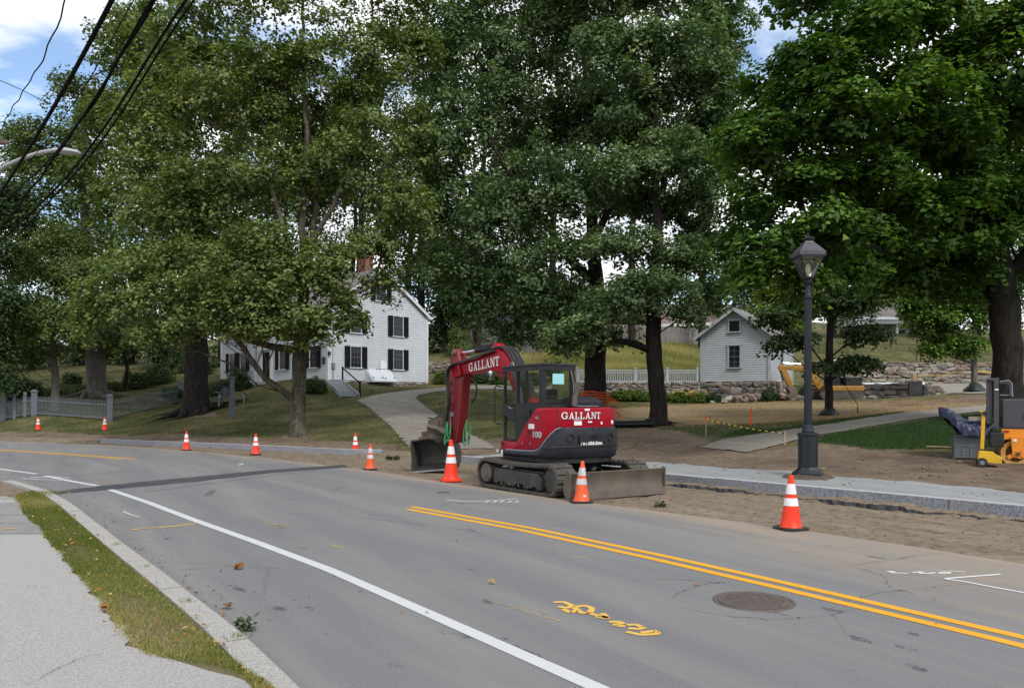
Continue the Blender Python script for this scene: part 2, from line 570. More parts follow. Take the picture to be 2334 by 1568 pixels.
M['bucket_steel'] = mat('bucket_steel', (0.085, 0.080, 0.074), 0.6, (0.06, 0.055, 0.05), 5, metal=0.3, bump=0.2, bscale=30, grime=0.5, gcol=(0.16, 0.13, 0.10))
M['steel_worn'] = mat('worn_steel', (0.34, 0.36, 0.40), 0.45, (0.22, 0.23, 0.25), 6, metal=0.4)
M['chrome'] = mat('chrome', (0.75, 0.76, 0.78), 0.12, metal=1.0)
M['hose'] = mat('hose_black', (0.014, 0.014, 0.016), 0.45, (0.03, 0.03, 0.032), 14)
M['hose_green'] = mat('hose_green', (0.05, 0.30, 0.12), 0.5, (0.03, 0.25, 0.09), 20)
M['white_print'] = mat('white_print', (0.80, 0.79, 0.76), 0.5, (0.7, 0.69, 0.66), 12)
M['print_black'] = mat('print_black', (0.012, 0.012, 0.013), 0.5)
M['print_silver'] = mat('print_silver', (0.42, 0.42, 0.43), 0.4)
M['teal_card'] = mat('teal_card', (0.30, 0.62, 0.62), 0.7, (0.28, 0.58, 0.58), 3)
M['glass'] = glass_mat('cab_glass', (0.80, 0.86, 0.84), 0.07)
M['glass_lamp'] = glass_mat('lantern_glass', (0.72, 0.72, 0.62), 0.18)
M['glass_dark'] = mat('window_glass', (0.010, 0.012, 0.015), 0.12, (0.022, 0.025, 0.030), 1.2, spec=0.35)
M['cone'] = mat('cone_orange', (0.80, 0.036, 0.005), 0.45, (0.72, 0.034, 0.005), 5, grime=0.12, gcol=(0.45, 0.07, 0.03))
M['cone_faded'] = mat('cone_orange_faded', (0.74, 0.10, 0.022), 0.55, (0.62, 0.085, 0.02), 9, grime=0.4, gcol=(0.36, 0.11, 0.05))
M['collar'] = mat('reflective_collar', (0.78, 0.76, 0.75), 0.35, (0.68, 0.66, 0.66), 9, grime=0.15, gcol=(0.5, 0.44, 0.4))
M['collar_dirty'] = mat('reflective_collar_dirty', (0.52, 0.50, 0.50), 0.4, (0.40, 0.38, 0.38), 9, grime=0.5, gcol=(0.34, 0.28, 0.25))
M['cone_base'] = mat('cone_base_black', (0.014, 0.014, 0.015), 0.7, (0.035, 0.032, 0.03), 8)
M['lamp_iron'] = mat('lamp_iron', (0.009, 0.012, 0.018), 0.45, (0.015, 0.018, 0.025), 5, bump=0.12, bscale=50, grime=0.22, gcol=(0.06, 0.058, 0.055))
M['lamp_roof'] = mat('lamp_roof', (0.075, 0.072, 0.085), 0.4, (0.05, 0.048, 0.056), 5)
M['siding'] = mat('white_siding', (0.55, 0.585, 0.615), 0.6, (0.49, 0.525, 0.555), 1.3, grime=0.15, gcol=(0.45, 0.47, 0.48))
M['siding_shed'] = mat('shed_siding', (0.43, 0.46, 0.485), 0.65, (0.37, 0.40, 0.42), 1.5, grime=0.25, gcol=(0.36, 0.37, 0.37))
M['trim_white'] = mat('white_trim', (0.63, 0.65, 0.68), 0.55, (0.56, 0.58, 0.61), 3)
M['shutter'] = mat('black_shutter', (0.007, 0.007, 0.011), 0.8, (0.010, 0.010, 0.014), 6, spec=0.15)
M['muntin'] = mat('muntin_grey', (0.11, 0.12, 0.13), 0.7)
M['roof'] = mat('roof_shingle', (0.19, 0.175, 0.165), 0.9, (0.13, 0.12, 0.115), 14, bump=0.4, bscale=30)
M['roof_brown'] = mat('roof_brown', (0.20, 0.145, 0.125), 0.9, (0.14, 0.10, 0.09), 12, bump=0.4, bscale=30)
M['brick'] = mat('brick', (0.30, 0.115, 0.075), 0.85, (0.20, 0.08, 0.055), 9, bump=0.3)
M['mortar'] = mat('mortar', (0.34, 0.30, 0.27), 0.95)
M['fence_grey'] = mat('fence_grey_paint', (0.125, 0.144, 0.166), 0.75, (0.095, 0.11, 0.127), 4, grime=0.2, gcol=(0.18, 0.19, 0.19))
M['fence_white'] = mat('fence_white_paint', (0.37, 0.40, 0.425), 0.65, (0.31, 0.34, 0.365), 4)
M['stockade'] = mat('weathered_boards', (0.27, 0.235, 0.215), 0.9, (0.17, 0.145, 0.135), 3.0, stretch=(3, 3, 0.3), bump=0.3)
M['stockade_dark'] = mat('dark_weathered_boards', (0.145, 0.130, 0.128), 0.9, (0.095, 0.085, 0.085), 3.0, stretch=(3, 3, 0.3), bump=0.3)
M['step_grey'] = mat('step_grey_paint', (0.32, 0.345, 0.37), 0.65, (0.27, 0.29, 0.31), 4)
M['table_grey'] = mat('table_weathered', (0.20, 0.23, 0.225), 0.85, (0.14, 0.165, 0.16), 6, stretch=(1, 6, 6))
M['wood'] = mat('raw_wood', (0.42, 0.31, 0.20), 0.8, (0.32, 0.22, 0.14), 5, stretch=(6, 6, 1))
M['wood_old'] = mat('old_plank', (0.30, 0.255, 0.21), 0.85, (0.20, 0.165, 0.135), 5, stretch=(1, 8, 8), bump=0.3)
M['stone_a'] = mat('fieldstone_tan', (0.235, 0.195, 0.165), 0.9, (0.15, 0.125, 0.108), 5, bump=0.6, bscale=14)
M['stone_b'] = mat('fieldstone_grey', (0.175, 0.172, 0.165), 0.9, (0.105, 0.105, 0.103), 5, bump=0.6, bscale=14)
M['stone_c'] = mat('fieldstone_rose', (0.255, 0.185, 0.150), 0.9, (0.165, 0.12, 0.10), 5, bump=0.6, bscale=14)
M['stone_d'] = mat('fieldstone_pale', (0.36, 0.315, 0.265), 0.9, (0.25, 0.22, 0.19), 5, bump=0.6, bscale=14)
M['stone_core'] = mat('wall_core', (0.055, 0.050, 0.045), 0.95)
M['yellow'] = mat('machine_yellow', (0.70, 0.42, 0.020), 0.45, (0.58, 0.33, 0.02), 4, grime=0.35, gcol=(0.30, 0.20, 0.07))
M['cat_yellow'] = mat('digger_yellow', (0.34, 0.17, 0.022), 0.5, (0.26, 0.13, 0.02), 4, grime=0.45, gcol=(0.18, 0.12, 0.06))
M['roller_orange'] = mat('roller_orange', (0.78, 0.27, 0.018), 0.42, (0.68, 0.22, 0.016), 4, grime=0.25, gcol=(0.35, 0.16, 0.05))
M['drum_rust'] = mat('drum_rust', (0.16, 0.060, 0.024), 0.7, (0.10, 0.04, 0.02), 6, metal=0.2, bump=0.2)
M['drum_face'] = mat('drum_face', (0.55, 0.30, 0.085), 0.5, (0.40, 0.20, 0.06), 5, metal=0.3)
M['roller_grey'] = mat('roller_grey', (0.052, 0.052, 0.060), 0.5, (0.064, 0.064, 0.072), 3, grime=0.3, gcol=(0.10, 0.095, 0.09))
M['tarp'] = mat('blue_tarp', (0.018, 0.024, 0.055), 0.42, (0.028, 0.036, 0.075), 5, bump=0.5, bscale=9)
M['paver'] = mat('grey_paver', (0.135, 0.15, 0.155), 0.85, (0.095, 0.105, 0.11), 6, bump=0.3)
M['pipe_white'] = mat('white_pipe', (0.78, 0.80, 0.84), 0.4)
M['pipe_black'] = mat('corrugated_black', (0.010, 0.010, 0.011), 0.4)
M['mesh_orange'] = mat('orange_mesh', (0.75, 0.12, 0.025), 0.6)
M['flag_orange'] = mat('orange_ribbon', (0.88, 0.10, 0.03), 0.6)
M['tape_yellow'] = mat('caution_tape', (0.82, 0.68, 0.05), 0.5)
M['bag_green'] = mat('watering_bag', (0.007, 0.016, 0.013), 0.5, (0.010, 0.025, 0.019), 7)
M['cable'] = mat('cable_black', (0.004, 0.004, 0.005), 0.9, spec=0.1)
M['alu'] = mat('lamp_aluminium', (0.42, 0.43, 0.44), 0.45, metal=0.3)
M['pole_wood'] = mat('pole_wood', (0.13, 0.10, 0.08), 0.9, (0.09, 0.07, 0.055), 6, stretch=(4, 4, 0.5))
M['sign_dark'] = mat('sign_board', (0.045, 0.047, 0.052), 0.6)
M['iron_cover'] = mat('cast_iron', (0.105, 0.085, 0.078), 0.7, (0.145, 0.115, 0.10), 30, metal=0.35, bump=0.3, bscale=60)
M['seat'] = mat('seat_black', (0.02, 0.02, 0.022), 0.8)
M['cab_inside'] = mat('cab_interior', (0.014, 0.014, 0.015), 0.7)
M['orange_dark'] = mat('reflector_red', (0.30, 0.02, 0.015), 0.4)

M['bark_syc'] = bark_mat('bark_sycamore', (0.045, 0.038, 0.030), (0.088, 0.076, 0.060), 8.0, (0.125, 0.115, 0.082), 0.4)
M['bark_dark'] = bark_mat('bark_dark', (0.013, 0.011, 0.0095), (0.036, 0.030, 0.026), 9.0)
M['bark_grey'] = bark_mat('bark_grey', (0.075, 0.066, 0.058), (0.17, 0.15, 0.13), 9.0, None, 0.9)
M['leaf_syc'] = leaf_mat('leaf_sycamore', (0.046, 0.077, 0.023), (0.113, 0.162, 0.051), (0.254, 0.283, 0.100), 0.30)
M['leaf_mid'] = leaf_mat('leaf_middle', (0.040, 0.077, 0.034), (0.095, 0.159, 0.066), (0.226, 0.280, 0.140), 0.27)
M['leaf_maple'] = leaf_mat('leaf_maple', (0.024, 0.053, 0.011), (0.059, 0.127, 0.022), (0.159, 0.236, 0.028), 0.28, 0.5)
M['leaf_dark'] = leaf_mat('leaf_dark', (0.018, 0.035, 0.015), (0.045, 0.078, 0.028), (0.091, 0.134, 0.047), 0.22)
M['leaf_oak'] = leaf_mat('leaf_oak', (0.036, 0.058, 0.018), (0.091, 0.134, 0.035), (0.218, 0.228, 0.073), 0.27)
M['leaf_bright'] = leaf_mat('leaf_bright', (0.040, 0.070, 0.010), (0.095, 0.150, 0.020), (0.24, 0.28, 0.035), 0.35)
M['leaf_yew'] = leaf_mat('leaf_yew', (0.012, 0.027, 0.010), (0.028, 0.058, 0.018), (0.075, 0.120, 0.030), 0.12)
M['blade'] = leaf_mat('grass_blade', (0.060, 0.085, 0.014), (0.150, 0.180, 0.040), (0.40, 0.33, 0.15), 0.35, 0.6)
M['blade_lawn'] = leaf_mat('lawn_blade', (0.026, 0.046, 0.015), (0.067, 0.086, 0.030), (0.228, 0.184, 0.089), 0.25, 0.7)
M['blade_lush'] = leaf_mat('lush_blade', (0.016, 0.039, 0.010), (0.039, 0.082, 0.019), (0.122, 0.156, 0.058), 0.25, 0.6)
M['blade_meadow'] = leaf_mat('meadow_blade', (0.098, 0.121, 0.032), (0.253, 0.236, 0.086), (0.483, 0.391, 0.172), 0.3, 0.7)
M['flower_yellow'] = mat('yellow_petals', (0.75, 0.48, 0.02), 0.6)
M['dry_leaf'] = leaf_mat('dry_leaf', (0.20, 0.085, 0.03), (0.36, 0.17, 0.055), (0.52, 0.38, 0.14), 0.2, 0.7)
M['pebble'] = mat('pebble', (0.20, 0.18, 0.16), 0.9, (0.09, 0.085, 0.08), 5)

# ================================================================== the lie of the land
def resample(poly, n):
    P = np.array(poly, float)
    d = np.r_[0, np.cumsum(np.linalg.norm(np.diff(P, axis=0), axis=1))]
    s = np.linspace(0, d[-1], n)
    return np.stack([np.interp(s, d, P[:, k]) for k in range(P.shape[1])], 1)

def smooth_poly(poly, n, it=3):
    P = resample(poly, n)
    for _ in range(it):
        Q = P.copy()
        Q[1:-1] = (P[:-2] + 2 * P[1:-1] + P[2:]) / 4
        P = Q
    return P

def dist_poly(x, y, P):
    """signed distance to a polyline, positive on its right hand side"""
    best = np.full(x.shape, 1e9); sg = np.ones(x.shape)
    for a, b in zip(P[:-1], P[1:]):
        d = b - a; L2 = (d * d).sum()
        t = np.clip(((x - a[0]) * d[0] + (y - a[1]) * d[1]) / L2, 0, 1)
        ex = x - (a[0] + t * d[0]); ey = y - (a[1] + t * d[1])
        q = ex * ex + ey * ey
        s = d[0] * ey - d[1] * ex
        m = q < best
        best = np.where(m, q, best); sg = np.where(m, np.where(s > 0, -1.0, 1.0), sg)
    return np.sqrt(best) * sg

# plan lines, from the near right to the far left
C_LINE = [(22, -10), (12.2, 5), (9.5, 9), (7.6, 11.7), (6.73, 12.96), (5.19, 14.85), (3.23, 17.46), (0.8, 20.6), (-1.7, 23.6), (-3.6, 25.4),
          (-5.6, 27.0), (-8.6, 29.1), (-12, 31.4), (-15.2, 33.3), (-18.2, 35.2), (-25, 39), (-33, 42.5), (-60, 52), (-140, 70), (-400, 110)]
R_LINE = [(18, -11), (10.2, 1), (7.5, 5.2), (5.43, 8.38), (4.54, 9.82), (3.45, 11.3), (1.02, 14.0), (-1.6, 17.4), (-3.6, 20.4), (-5.7, 22.8),
          (-7.9, 25.2), (-9.8, 27.2), (-11.9, 29.1), (-14.4, 31.3), (-17.1, 33.4), (-24.2, 37.3), (-32, 40.8), (-59, 50), (-139, 68), (-399, 108)]
L_LINE = [(9, -14), (3.6, -3), (1.0, 1.0), (-0.5, 3.4), (-1.31, 4.7), (-1.99, 5.75), (-3.2, 7.4), (-4.57, 9.28), (-7.1, 12.8), (-8.5, 14.7),
          (-11.7, 18), (-14.6, 20.4), (-18, 22.9), (-24, 26.2), (-33, 30.3), (-60, 40), (-140, 58), (-398, 98)]
NC = 900
Cs = smooth_poly(C_LINE, 2600, 60)
Rs = smooth_poly(R_LINE, 2600, 60)
Ls = smooth_poly(L_LINE, 2600, 60)
def cut(P, y0, y1):
    return P[(P[:, 1] > y0) & (P[:, 1] < y1)]
Cd = resample(cut(Cs, -9, 60), 160)

WALL1 = np.array([(3.4, 46.3), (11.2, 46.6), (14.45, 44.5), (16.4, 46.6), (18, 46.3), (23.0, 46.0)])
def sstep(a, b, x):
    t = np.clip((x - a) / (b - a), 0, 1)
    return t * t * (3 - 2 * t)
def steps(x, y):
    y1 = np.interp(x, WALL1[:, 0], WALL1[:, 1])
    s = 0.85 * sstep(0.05, 0.5, y - y1) * sstep(1.5, 3.6, x) * (1 - sstep(23.0, 27.0, x))
    s = s + 0.75 * sstep(0.1, 0.6, y - 56.0) * sstep(20.0, 23.0, x)
    s = s + 0.85 * sstep(0.1, 0.6, y - 64.0) * sstep(24.0, 29.0, x)
    return s

CT = []
def cp(x, y, Y):
    p = px(x, y, Y); CT.append((p.x, p.y, p.z))
for q in [(87, 980, 42.6), (239, 980, 41), (-120, 984, 46), (79, 950, 45), (251, 954.5, 45), (-150, 951, 49), (413, 926, 55), (448, 943, 46), (529, 951, 40),
          (678, 990, 32), (600, 955, 38), (770, 962, 37), (530, 919.5, 47), (620, 900, 47), (748, 867, 52), (640, 868, 51), (506, 863, 62), (972, 873, 58.3), (700, 869, 50.5),
          (860, 880, 53), (795, 906, 47), (765, 872, 50.4), (815, 913, 45.5), (905, 1000, 30.5), (860, 960, 36), (950, 905, 45.5), (1000, 891, 48.5), (1140, 884, 50.5), (1250, 880, 51),
          (1050, 930, 40), (1100, 962, 35), (1150, 900, 46), (1355, 967, 34), (1500, 968, 31), (1315, 906, 45.8), (1450, 911, 45.5), (1600, 915, 45.5), (1760, 914, 43.6),
          (1900, 911, 45), (2090, 908, 44.5), (1700, 936, 38), (1890, 946, 33), (1760, 985, 27), (2060, 940, 31), (2240, 925, 33.5), (2180, 1020, 20.5), (2300, 1062, 18.3),
          (1640, 1000, 25.6), (2220, 893, 42), (2295, 955, 24), (2100, 874, 54.5), (1950, 874, 52), (2400, 900, 44), (2500, 940, 30),
          (1400, 851, 48.8), (1400, 800, 66), (1550, 787, 74), (1250, 800, 67), (1090, 803, 64), (1020, 851, 60), (1300, 760, 95), (1600, 760, 92),
          (2100, 836, 66.5), (2100, 800, 77), (2350, 836, 66), (2350, 800, 80), (2000, 812, 74), (1850, 835, 64), (220, 901, 56), (102, 866, 70), (20, 905, 58), (-150, 900, 62),
          (330, 885, 62), (-300, 870, 80), (500, 800, 100), (100, 820, 100), (900, 800, 95), (2000, 740, 120), (2400, 740, 120), (1000, 740, 130), (-300, 780, 140), (1500, 700, 130)]:
    cp(*q)
for i in range(0, len(Cd), 8):
    c = Cd[i]
    t = Cd[min(i + 1, len(Cd) - 1)] - Cd[i - 1 if i else 0]; t = t / np.linalg.norm(t)
    nrm = np.array((t[1], -t[0]))
    gap = -5.0 < c[0] < -2.4
    h0 = 0.03 if gap else (0.15 if c[0] > -18.5 else 0.02)
    CT.append((c[0], c[1], h0))
    q = c + nrm * 2.0
    CT.append((q[0], q[1], h0 + (0.06 if c[0] > -2 else 0.14)))
CT = np.array(CT)

def _K(x, y):
    d2 = (x[:, None] - CT[None, :, 0]) ** 2 + (y[:, None] - CT[None, :, 1]) ** 2
    return 0.5 * d2 * np.log(d2 + 1e-9)
_n = len(CT)
_A = np.zeros((_n + 3, _n + 3))
_A[:_n, :_n] = _K(CT[:, 0], CT[:, 1]) + np.eye(_n) * 0.6
_P = np.c_[np.ones(_n), CT[:, :2]]
_A[:_n, _n:] = _P; _A[_n:, :_n] = _P.T
_W = np.linalg.solve(_A, np.r_[CT[:, 2] - steps(CT[:, 0], CT[:, 1]), 0, 0, 0])

def wob(x, y):
    return (np.sin(x * 1.7 + 1.3 * np.sin(y * 0.9)) * np.sin(y * 1.3 + 0.7 * np.sin(x * 1.1)) * 0.5
            + 0.35 * np.sin(x * 4.1 + y * 2.3) * np.sin(y * 3.7 - x * 1.9) + 0.2 * np.sin(x * 9.3 - y * 7.1) * np.sin(y * 8.7 + x * 5.9))

def ground_h(x, y):
    x = np.atleast_1d(np.asarray(x, float)); y = np.atleast_1d(np.asarray(y, float))
    sh = x.shape; x = x.ravel(); y = y.ravel()
    out = np.empty(len(x))
    for i in range(0, len(x), 20000):
        a, b = x[i:i + 20000], y[i:i + 20000]
        out[i:i + 20000] = _K(a, b) @ _W[:_n] + _W[_n] + a * _W[_n + 1] + b * _W[_n + 2]
    far = np.clip((np.hypot(x, y - 40) - 90) / 40, 0, 1)
    out = out * (1 - far) + 11.0 * far
    out = out + steps(x, y)
    d = dist_poly(x, y, Cd)
    out = np.where(d < 4.0, np.clip(out, -0.02, 0.08 + np.maximum(d, 0) * 0.16 + 0.10), out)
    out = out + 0.022 * wob(x, y) * sstep(0.3, 2.5, d) + 0.016 * wob(x * 2.6 + 5, y * 2.6) * sstep(2.2, 3.0, d) * (1 - sstep(6.0, 9.0, d))
    return out.reshape(sh)

def gh(x, y):
    return float(ground_h(np.array([x]), np.array([y]))[0])

_YS = np.concatenate([np.linspace(9, 80, 1800), np.linspace(80, 140, 300)[1:]])
def at(x, y):
    """first point of the ground seen at picture position (x, y)"""
    X = (x - HORX) / F * _YS; Z = CAMH + (HORY - y) / F * _YS
    g = ground_h(X, _YS)
    k = np.nonzero(g >= Z)[0]
    i = int(k[0]) if len(k) else len(_YS) - 1
    return Vector((X[i], _YS[i], g[i]))
def stand(x, Y):
    """ground point at picture column x and distance Y"""
    X = (x - HORX) / F * Y
    return Vector((X, Y, gh(X, Y)))

def poly_w(x, y, poly, soft):
    P = np.array(poly + [poly[0]], float)
    d = np.abs(dist_poly(x, y, P))
    ins = np.zeros(x.shape, bool)
    for a, b in zip(P[:-1], P[1:]):
        c = ((a[1] > y) != (b[1] > y))
        xi = (b[0] - a[0]) * (y - a[1]) / (b[1] - a[1] + 1e-12) + a[0]
        ins ^= c & (x < xi)
    return np.clip(0.5 + np.where(ins, d, -d) / soft * 0.5, 0, 1)
def ground_poly(pts):
    return [tuple(at(*p).xy) for p in pts]

ZD = [ground_poly([(-60, 1004), (-60, 984), (110, 984), (300, 992), (420, 990), (560, 1002), (700, 1004), (830, 1008), (900, 1014), (905, 1034), (800, 1022), (500, 1006), (235, 1000)]),
      ground_poly([(1000, 1028), (1000, 1010), (1150, 1000), (1250, 990), (1390, 978), (1480, 972), (1560, 985), (1630, 1008), (1800, 1018), (1870, 1010), (2000, 1026), (2180, 1036), (2400, 1042), (2400, 1110), (2000, 1088), (1500, 1056)]),
      ground_poly([(1900, 919), (2000, 915), (2120, 914), (2200, 900), (2300, 903), (2300, 915), (2200, 919), (2060, 926)]),
      ground_poly([(660, 985), (700, 985), (705, 1003), (650, 1003)]), ground_poly([(395, 938), (490, 940), (500, 950), (380, 950)])]
ZL = [ground_poly([(1850, 1000), (1920, 985), (2060, 965), (2180, 950), (2300, 941), (2330, 1018), (2180, 1022), (2000, 1024), (1870, 1010)]),
      ground_poly([(1640, 998), (1690, 978), (1800, 974), (1900, 957), (2060, 939), (2050, 945), (1900, 965), (1760, 985)])]
ZS = [ground_poly([(1390, 932), (1500, 925), (1640, 917), (1900, 917), (2090, 913), (2260, 918), (2240, 924), (2060, 938), (1900, 954), (1700, 966), (1560, 970), (1480, 972), (1380, 962)])]
def zones(x, y):
    z = np.zeros((len(x), 4)); z[:, 3] = 1
    for p in ZD: z[:, 0] = np.maximum(z[:, 0], poly_w(x, y, p, 1.1))
    for p in ZL: z[:, 1] = np.maximum(z[:, 1], poly_w(x, y, p, 0.8))
    for p in ZS: z[:, 2] = np.maximum(z[:, 2], poly_w(x, y, p, 2.0))
    d = dist_poly(x, y, Cd)
    z[:, 0] = np.maximum(z[:, 0], np.where(x > -1.5, 1 - sstep(2.8, 4.2, d), 1 - sstep(0.6, 1.8, d)))
    return z

def axis(lo, d0, d1, hi, step):
    mid = np.arange(d0, d1 + step * 0.5, step)
    a = [d0]; s = step
    while a[-1] > lo: s *= 1.22; a.append(a[-1] - s)
    b = [mid[-1]]; s = step
    while b[-1] < hi: s *= 1.22; b.append(b[-1] + s)
    return np.concatenate([np.array(a[:0:-1]), mid, np.array(b[1:])])
gx = axis(-700, -30, 24, 700, 0.33); gy = axis(-700, 8, 62, 900, 0.33)
GX, GY = np.meshgrid(gx, gy)
fx, fy = GX.ravel(), GY.ravel()
gz = ground_h(fx, fy)
dC = dist_poly(fx, fy, cut(Cs, -60, 120)[::6])
gz = np.where(dC < 0.08, -0.35, gz)
nx_, ny_ = len(gx), len(gy)
ii = (np.arange(ny_ - 1)[:, None] * nx_ + np.arange(nx_ - 1)[None, :]).ravel()
idx = np.stack([ii, ii + 1, ii + 1 + nx_, ii + nx_], 1).ravel()
g_me = np_mesh('ground', np.stack([fx, fy, gz], 1), 4, idx, M['ground'], {'zone': zones(fx, fy)}, True)
ground_o = mo('ground', g_me); ground_o['kind'] = 'structure'

def strip(name, A, B, m, zf, mat_, attrs=None, parent=None, smooth=True):
    """a sheet between two polylines of equal length; zf(x, y, u) gives its height"""
    n = len(A)
    u = np.linspace(0, 1, m)
    X = A[:, None, 0] * (1 - u) + B[:, None, 0] * u
    Yv = A[:, None, 1] * (1 - u) + B[:, None, 1] * u
    U = np.broadcast_to(u, X.shape)
    Z = zf(X.ravel(), Yv.ravel(), U.ravel())
    i = (np.arange(n - 1)[:, None] * m + np.arange(m - 1)[None, :]).ravel()
    q = np.stack([i, i + m, i + m + 1, i + 1], 1)
    V = np.stack([X.ravel(), Yv.ravel(), Z], 1)
    a, b, c = V[q[0, 0]], V[q[0, 1]], V[q[0, 2]]
    if np.cross(b - a, c - a)[2] < 0: q = q[:, ::-1]
    at_ = {k: f(X.ravel(), Yv.ravel(), U.ravel()) for k, f in (attrs or {}).items()}
    o = mo(name, np_mesh(name, V, 4, q.ravel(), mat_, at_, smooth), parent)
    if parent is None: o['kind'] = 'structure'
    return o

# ------------------------------------------------------------------ road, shoulder, pavements
def near_part(P, y1=55, n=420):
    a = cut(P, -9, y1)
    return resample(a, n)
Rn = near_part(Rs); Ln = near_part(Ls, 46); Cn = near_part(Cs, 56)
def dust_f(x, y, u):
    d = np.abs(dist_poly(x, y, Rn[::3]))
    dl = np.abs(dist_poly(x, y, Ln[::3]))
    wide = 0.55 + 0.9 * sstep(-1, 4, x) * (1 - sstep(16, 22, y))
    return np.clip(0.95 * np.exp(-(d / wide)) + 0.42 * np.exp(-(dl / 0.45)) + 0.30 * sstep(1.5, 3.5, x) * np.exp(-((d - 1.9) / 1.1) ** 2), 0, 1)
road = strip('road', Ln, Rn, 46, lambda x, y, u: np.zeros_like(x), M['asphalt'], {'dust': dust_f})
far_road = strip('far_road', resample(np.vstack([Ln[-1:], cut(Ls, 46, 400)]), 60), resample(np.vstack([Rn[-1:], cut(Rs, 55, 400)]), 60), 6,
                 lambda x, y, u: np.zeros_like(x) , M['asphalt'], {'dust': lambda x, y, u: np.zeros_like(x)}, road)

def shoulder_z(x, y, u):
    d = dist_poly(x, y, Cd)                       # negative on the road side of the kerb
    al = x * -0.55 + y * 0.84; ac = x * 0.84 + y * 0.55
    rut = np.exp(-((ac - 12.2 - 0.15 * np.sin(al * 0.4)) / 0.14) ** 2) + np.exp(-((ac - 13.6 - 0.12 * np.sin(al * 0.5 + 1)) / 0.16) ** 2)
    z = -0.012 + (0.024 * wob(x * 1.6, y * 1.6) + 0.010 * wob(x * 4.3 + 3, y * 4.3) - 0.03 * rut) * sstep(0.0, 0.25, u)
    edge = 0.42 + 0.13 * np.sin(x * 2.1 + y) + 0.07 * np.sin(x * 6.3 - y * 3.0) + 0.04 * np.sin(x * 15 + y * 11)
    g = ground_h(x, y)
    gap = sstep(-5.6, -5.0, x) * (1 - sstep(-2.6, -2.0, x))
    left = 1 - sstep(-19.0, -18.4, x)
    over = np.maximum(gap, left)
    zb = np.where(over > 0.5, g + 0.012, g - 0.12)
    return np.where(d > 0.0, zb * sstep(0, 0.5, d) + z * (1 - sstep(0, 0.5, d)), z)
t_ = np.gradient(Cn, axis=0); t_ /= np.linalg.norm(t_, axis=1)[:, None]
C_out = Cn + np.stack([t_[:, 1], -t_[:, 0]], 1) * 1.1
t2_ = np.gradient(Rn, axis=0); t2_ /= np.linalg.norm(t2_, axis=1)[:, None]
R_in = Rn - np.stack([t2_[:, 1], -t2_[:, 0]], 1) * 0.25
shoulder = strip('dirt_shoulder', resample(R_in, 620), resample(C_out, 620), 44, shoulder_z, M['soil'])

def offset(P, d0):
    t = np.gradient(P, axis=0); t /= np.linalg.norm(t, axis=1)[:, None]
    d0 = np.asarray(d0)
    d0 = d0[:, None] if d0.ndim else d0
    return P + np.stack([t[:, 1], -t[:, 0]], 1) * d0

# broken edge of old paving left along the new kerb
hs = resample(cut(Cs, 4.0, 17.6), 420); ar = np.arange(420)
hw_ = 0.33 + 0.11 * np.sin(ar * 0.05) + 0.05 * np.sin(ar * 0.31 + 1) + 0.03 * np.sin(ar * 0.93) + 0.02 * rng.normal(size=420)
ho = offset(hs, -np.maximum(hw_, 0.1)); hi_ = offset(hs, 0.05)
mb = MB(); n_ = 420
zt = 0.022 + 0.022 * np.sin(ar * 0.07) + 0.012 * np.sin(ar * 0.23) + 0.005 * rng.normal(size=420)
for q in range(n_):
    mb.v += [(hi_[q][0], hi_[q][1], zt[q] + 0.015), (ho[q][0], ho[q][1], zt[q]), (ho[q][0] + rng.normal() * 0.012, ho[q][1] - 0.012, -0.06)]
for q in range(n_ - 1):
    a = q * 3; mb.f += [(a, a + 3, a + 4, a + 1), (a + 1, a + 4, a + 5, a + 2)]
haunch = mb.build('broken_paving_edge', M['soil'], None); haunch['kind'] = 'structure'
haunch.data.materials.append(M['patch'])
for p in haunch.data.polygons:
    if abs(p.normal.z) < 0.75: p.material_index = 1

# new stone-dust pavement behind the right kerb
seg = cut(Cs, 1.0, 23.5); seg = resample(seg, 240)
wd = 2.15 + 0.12 * np.sin(np.arange(240) * 0.21) + 0.07 * np.sin(np.arange(240) * 0.77) - 0.5 * sstep(150, 240, np.arange(240.0))
side = strip('pavement', offset(seg, 0.14), offset(seg, wd), 14, lambda x, y, u: np.maximum(ground_h(x, y) + 0.012, 0.155 + 0.012 * wob(x, y)), M['stone_dust'])

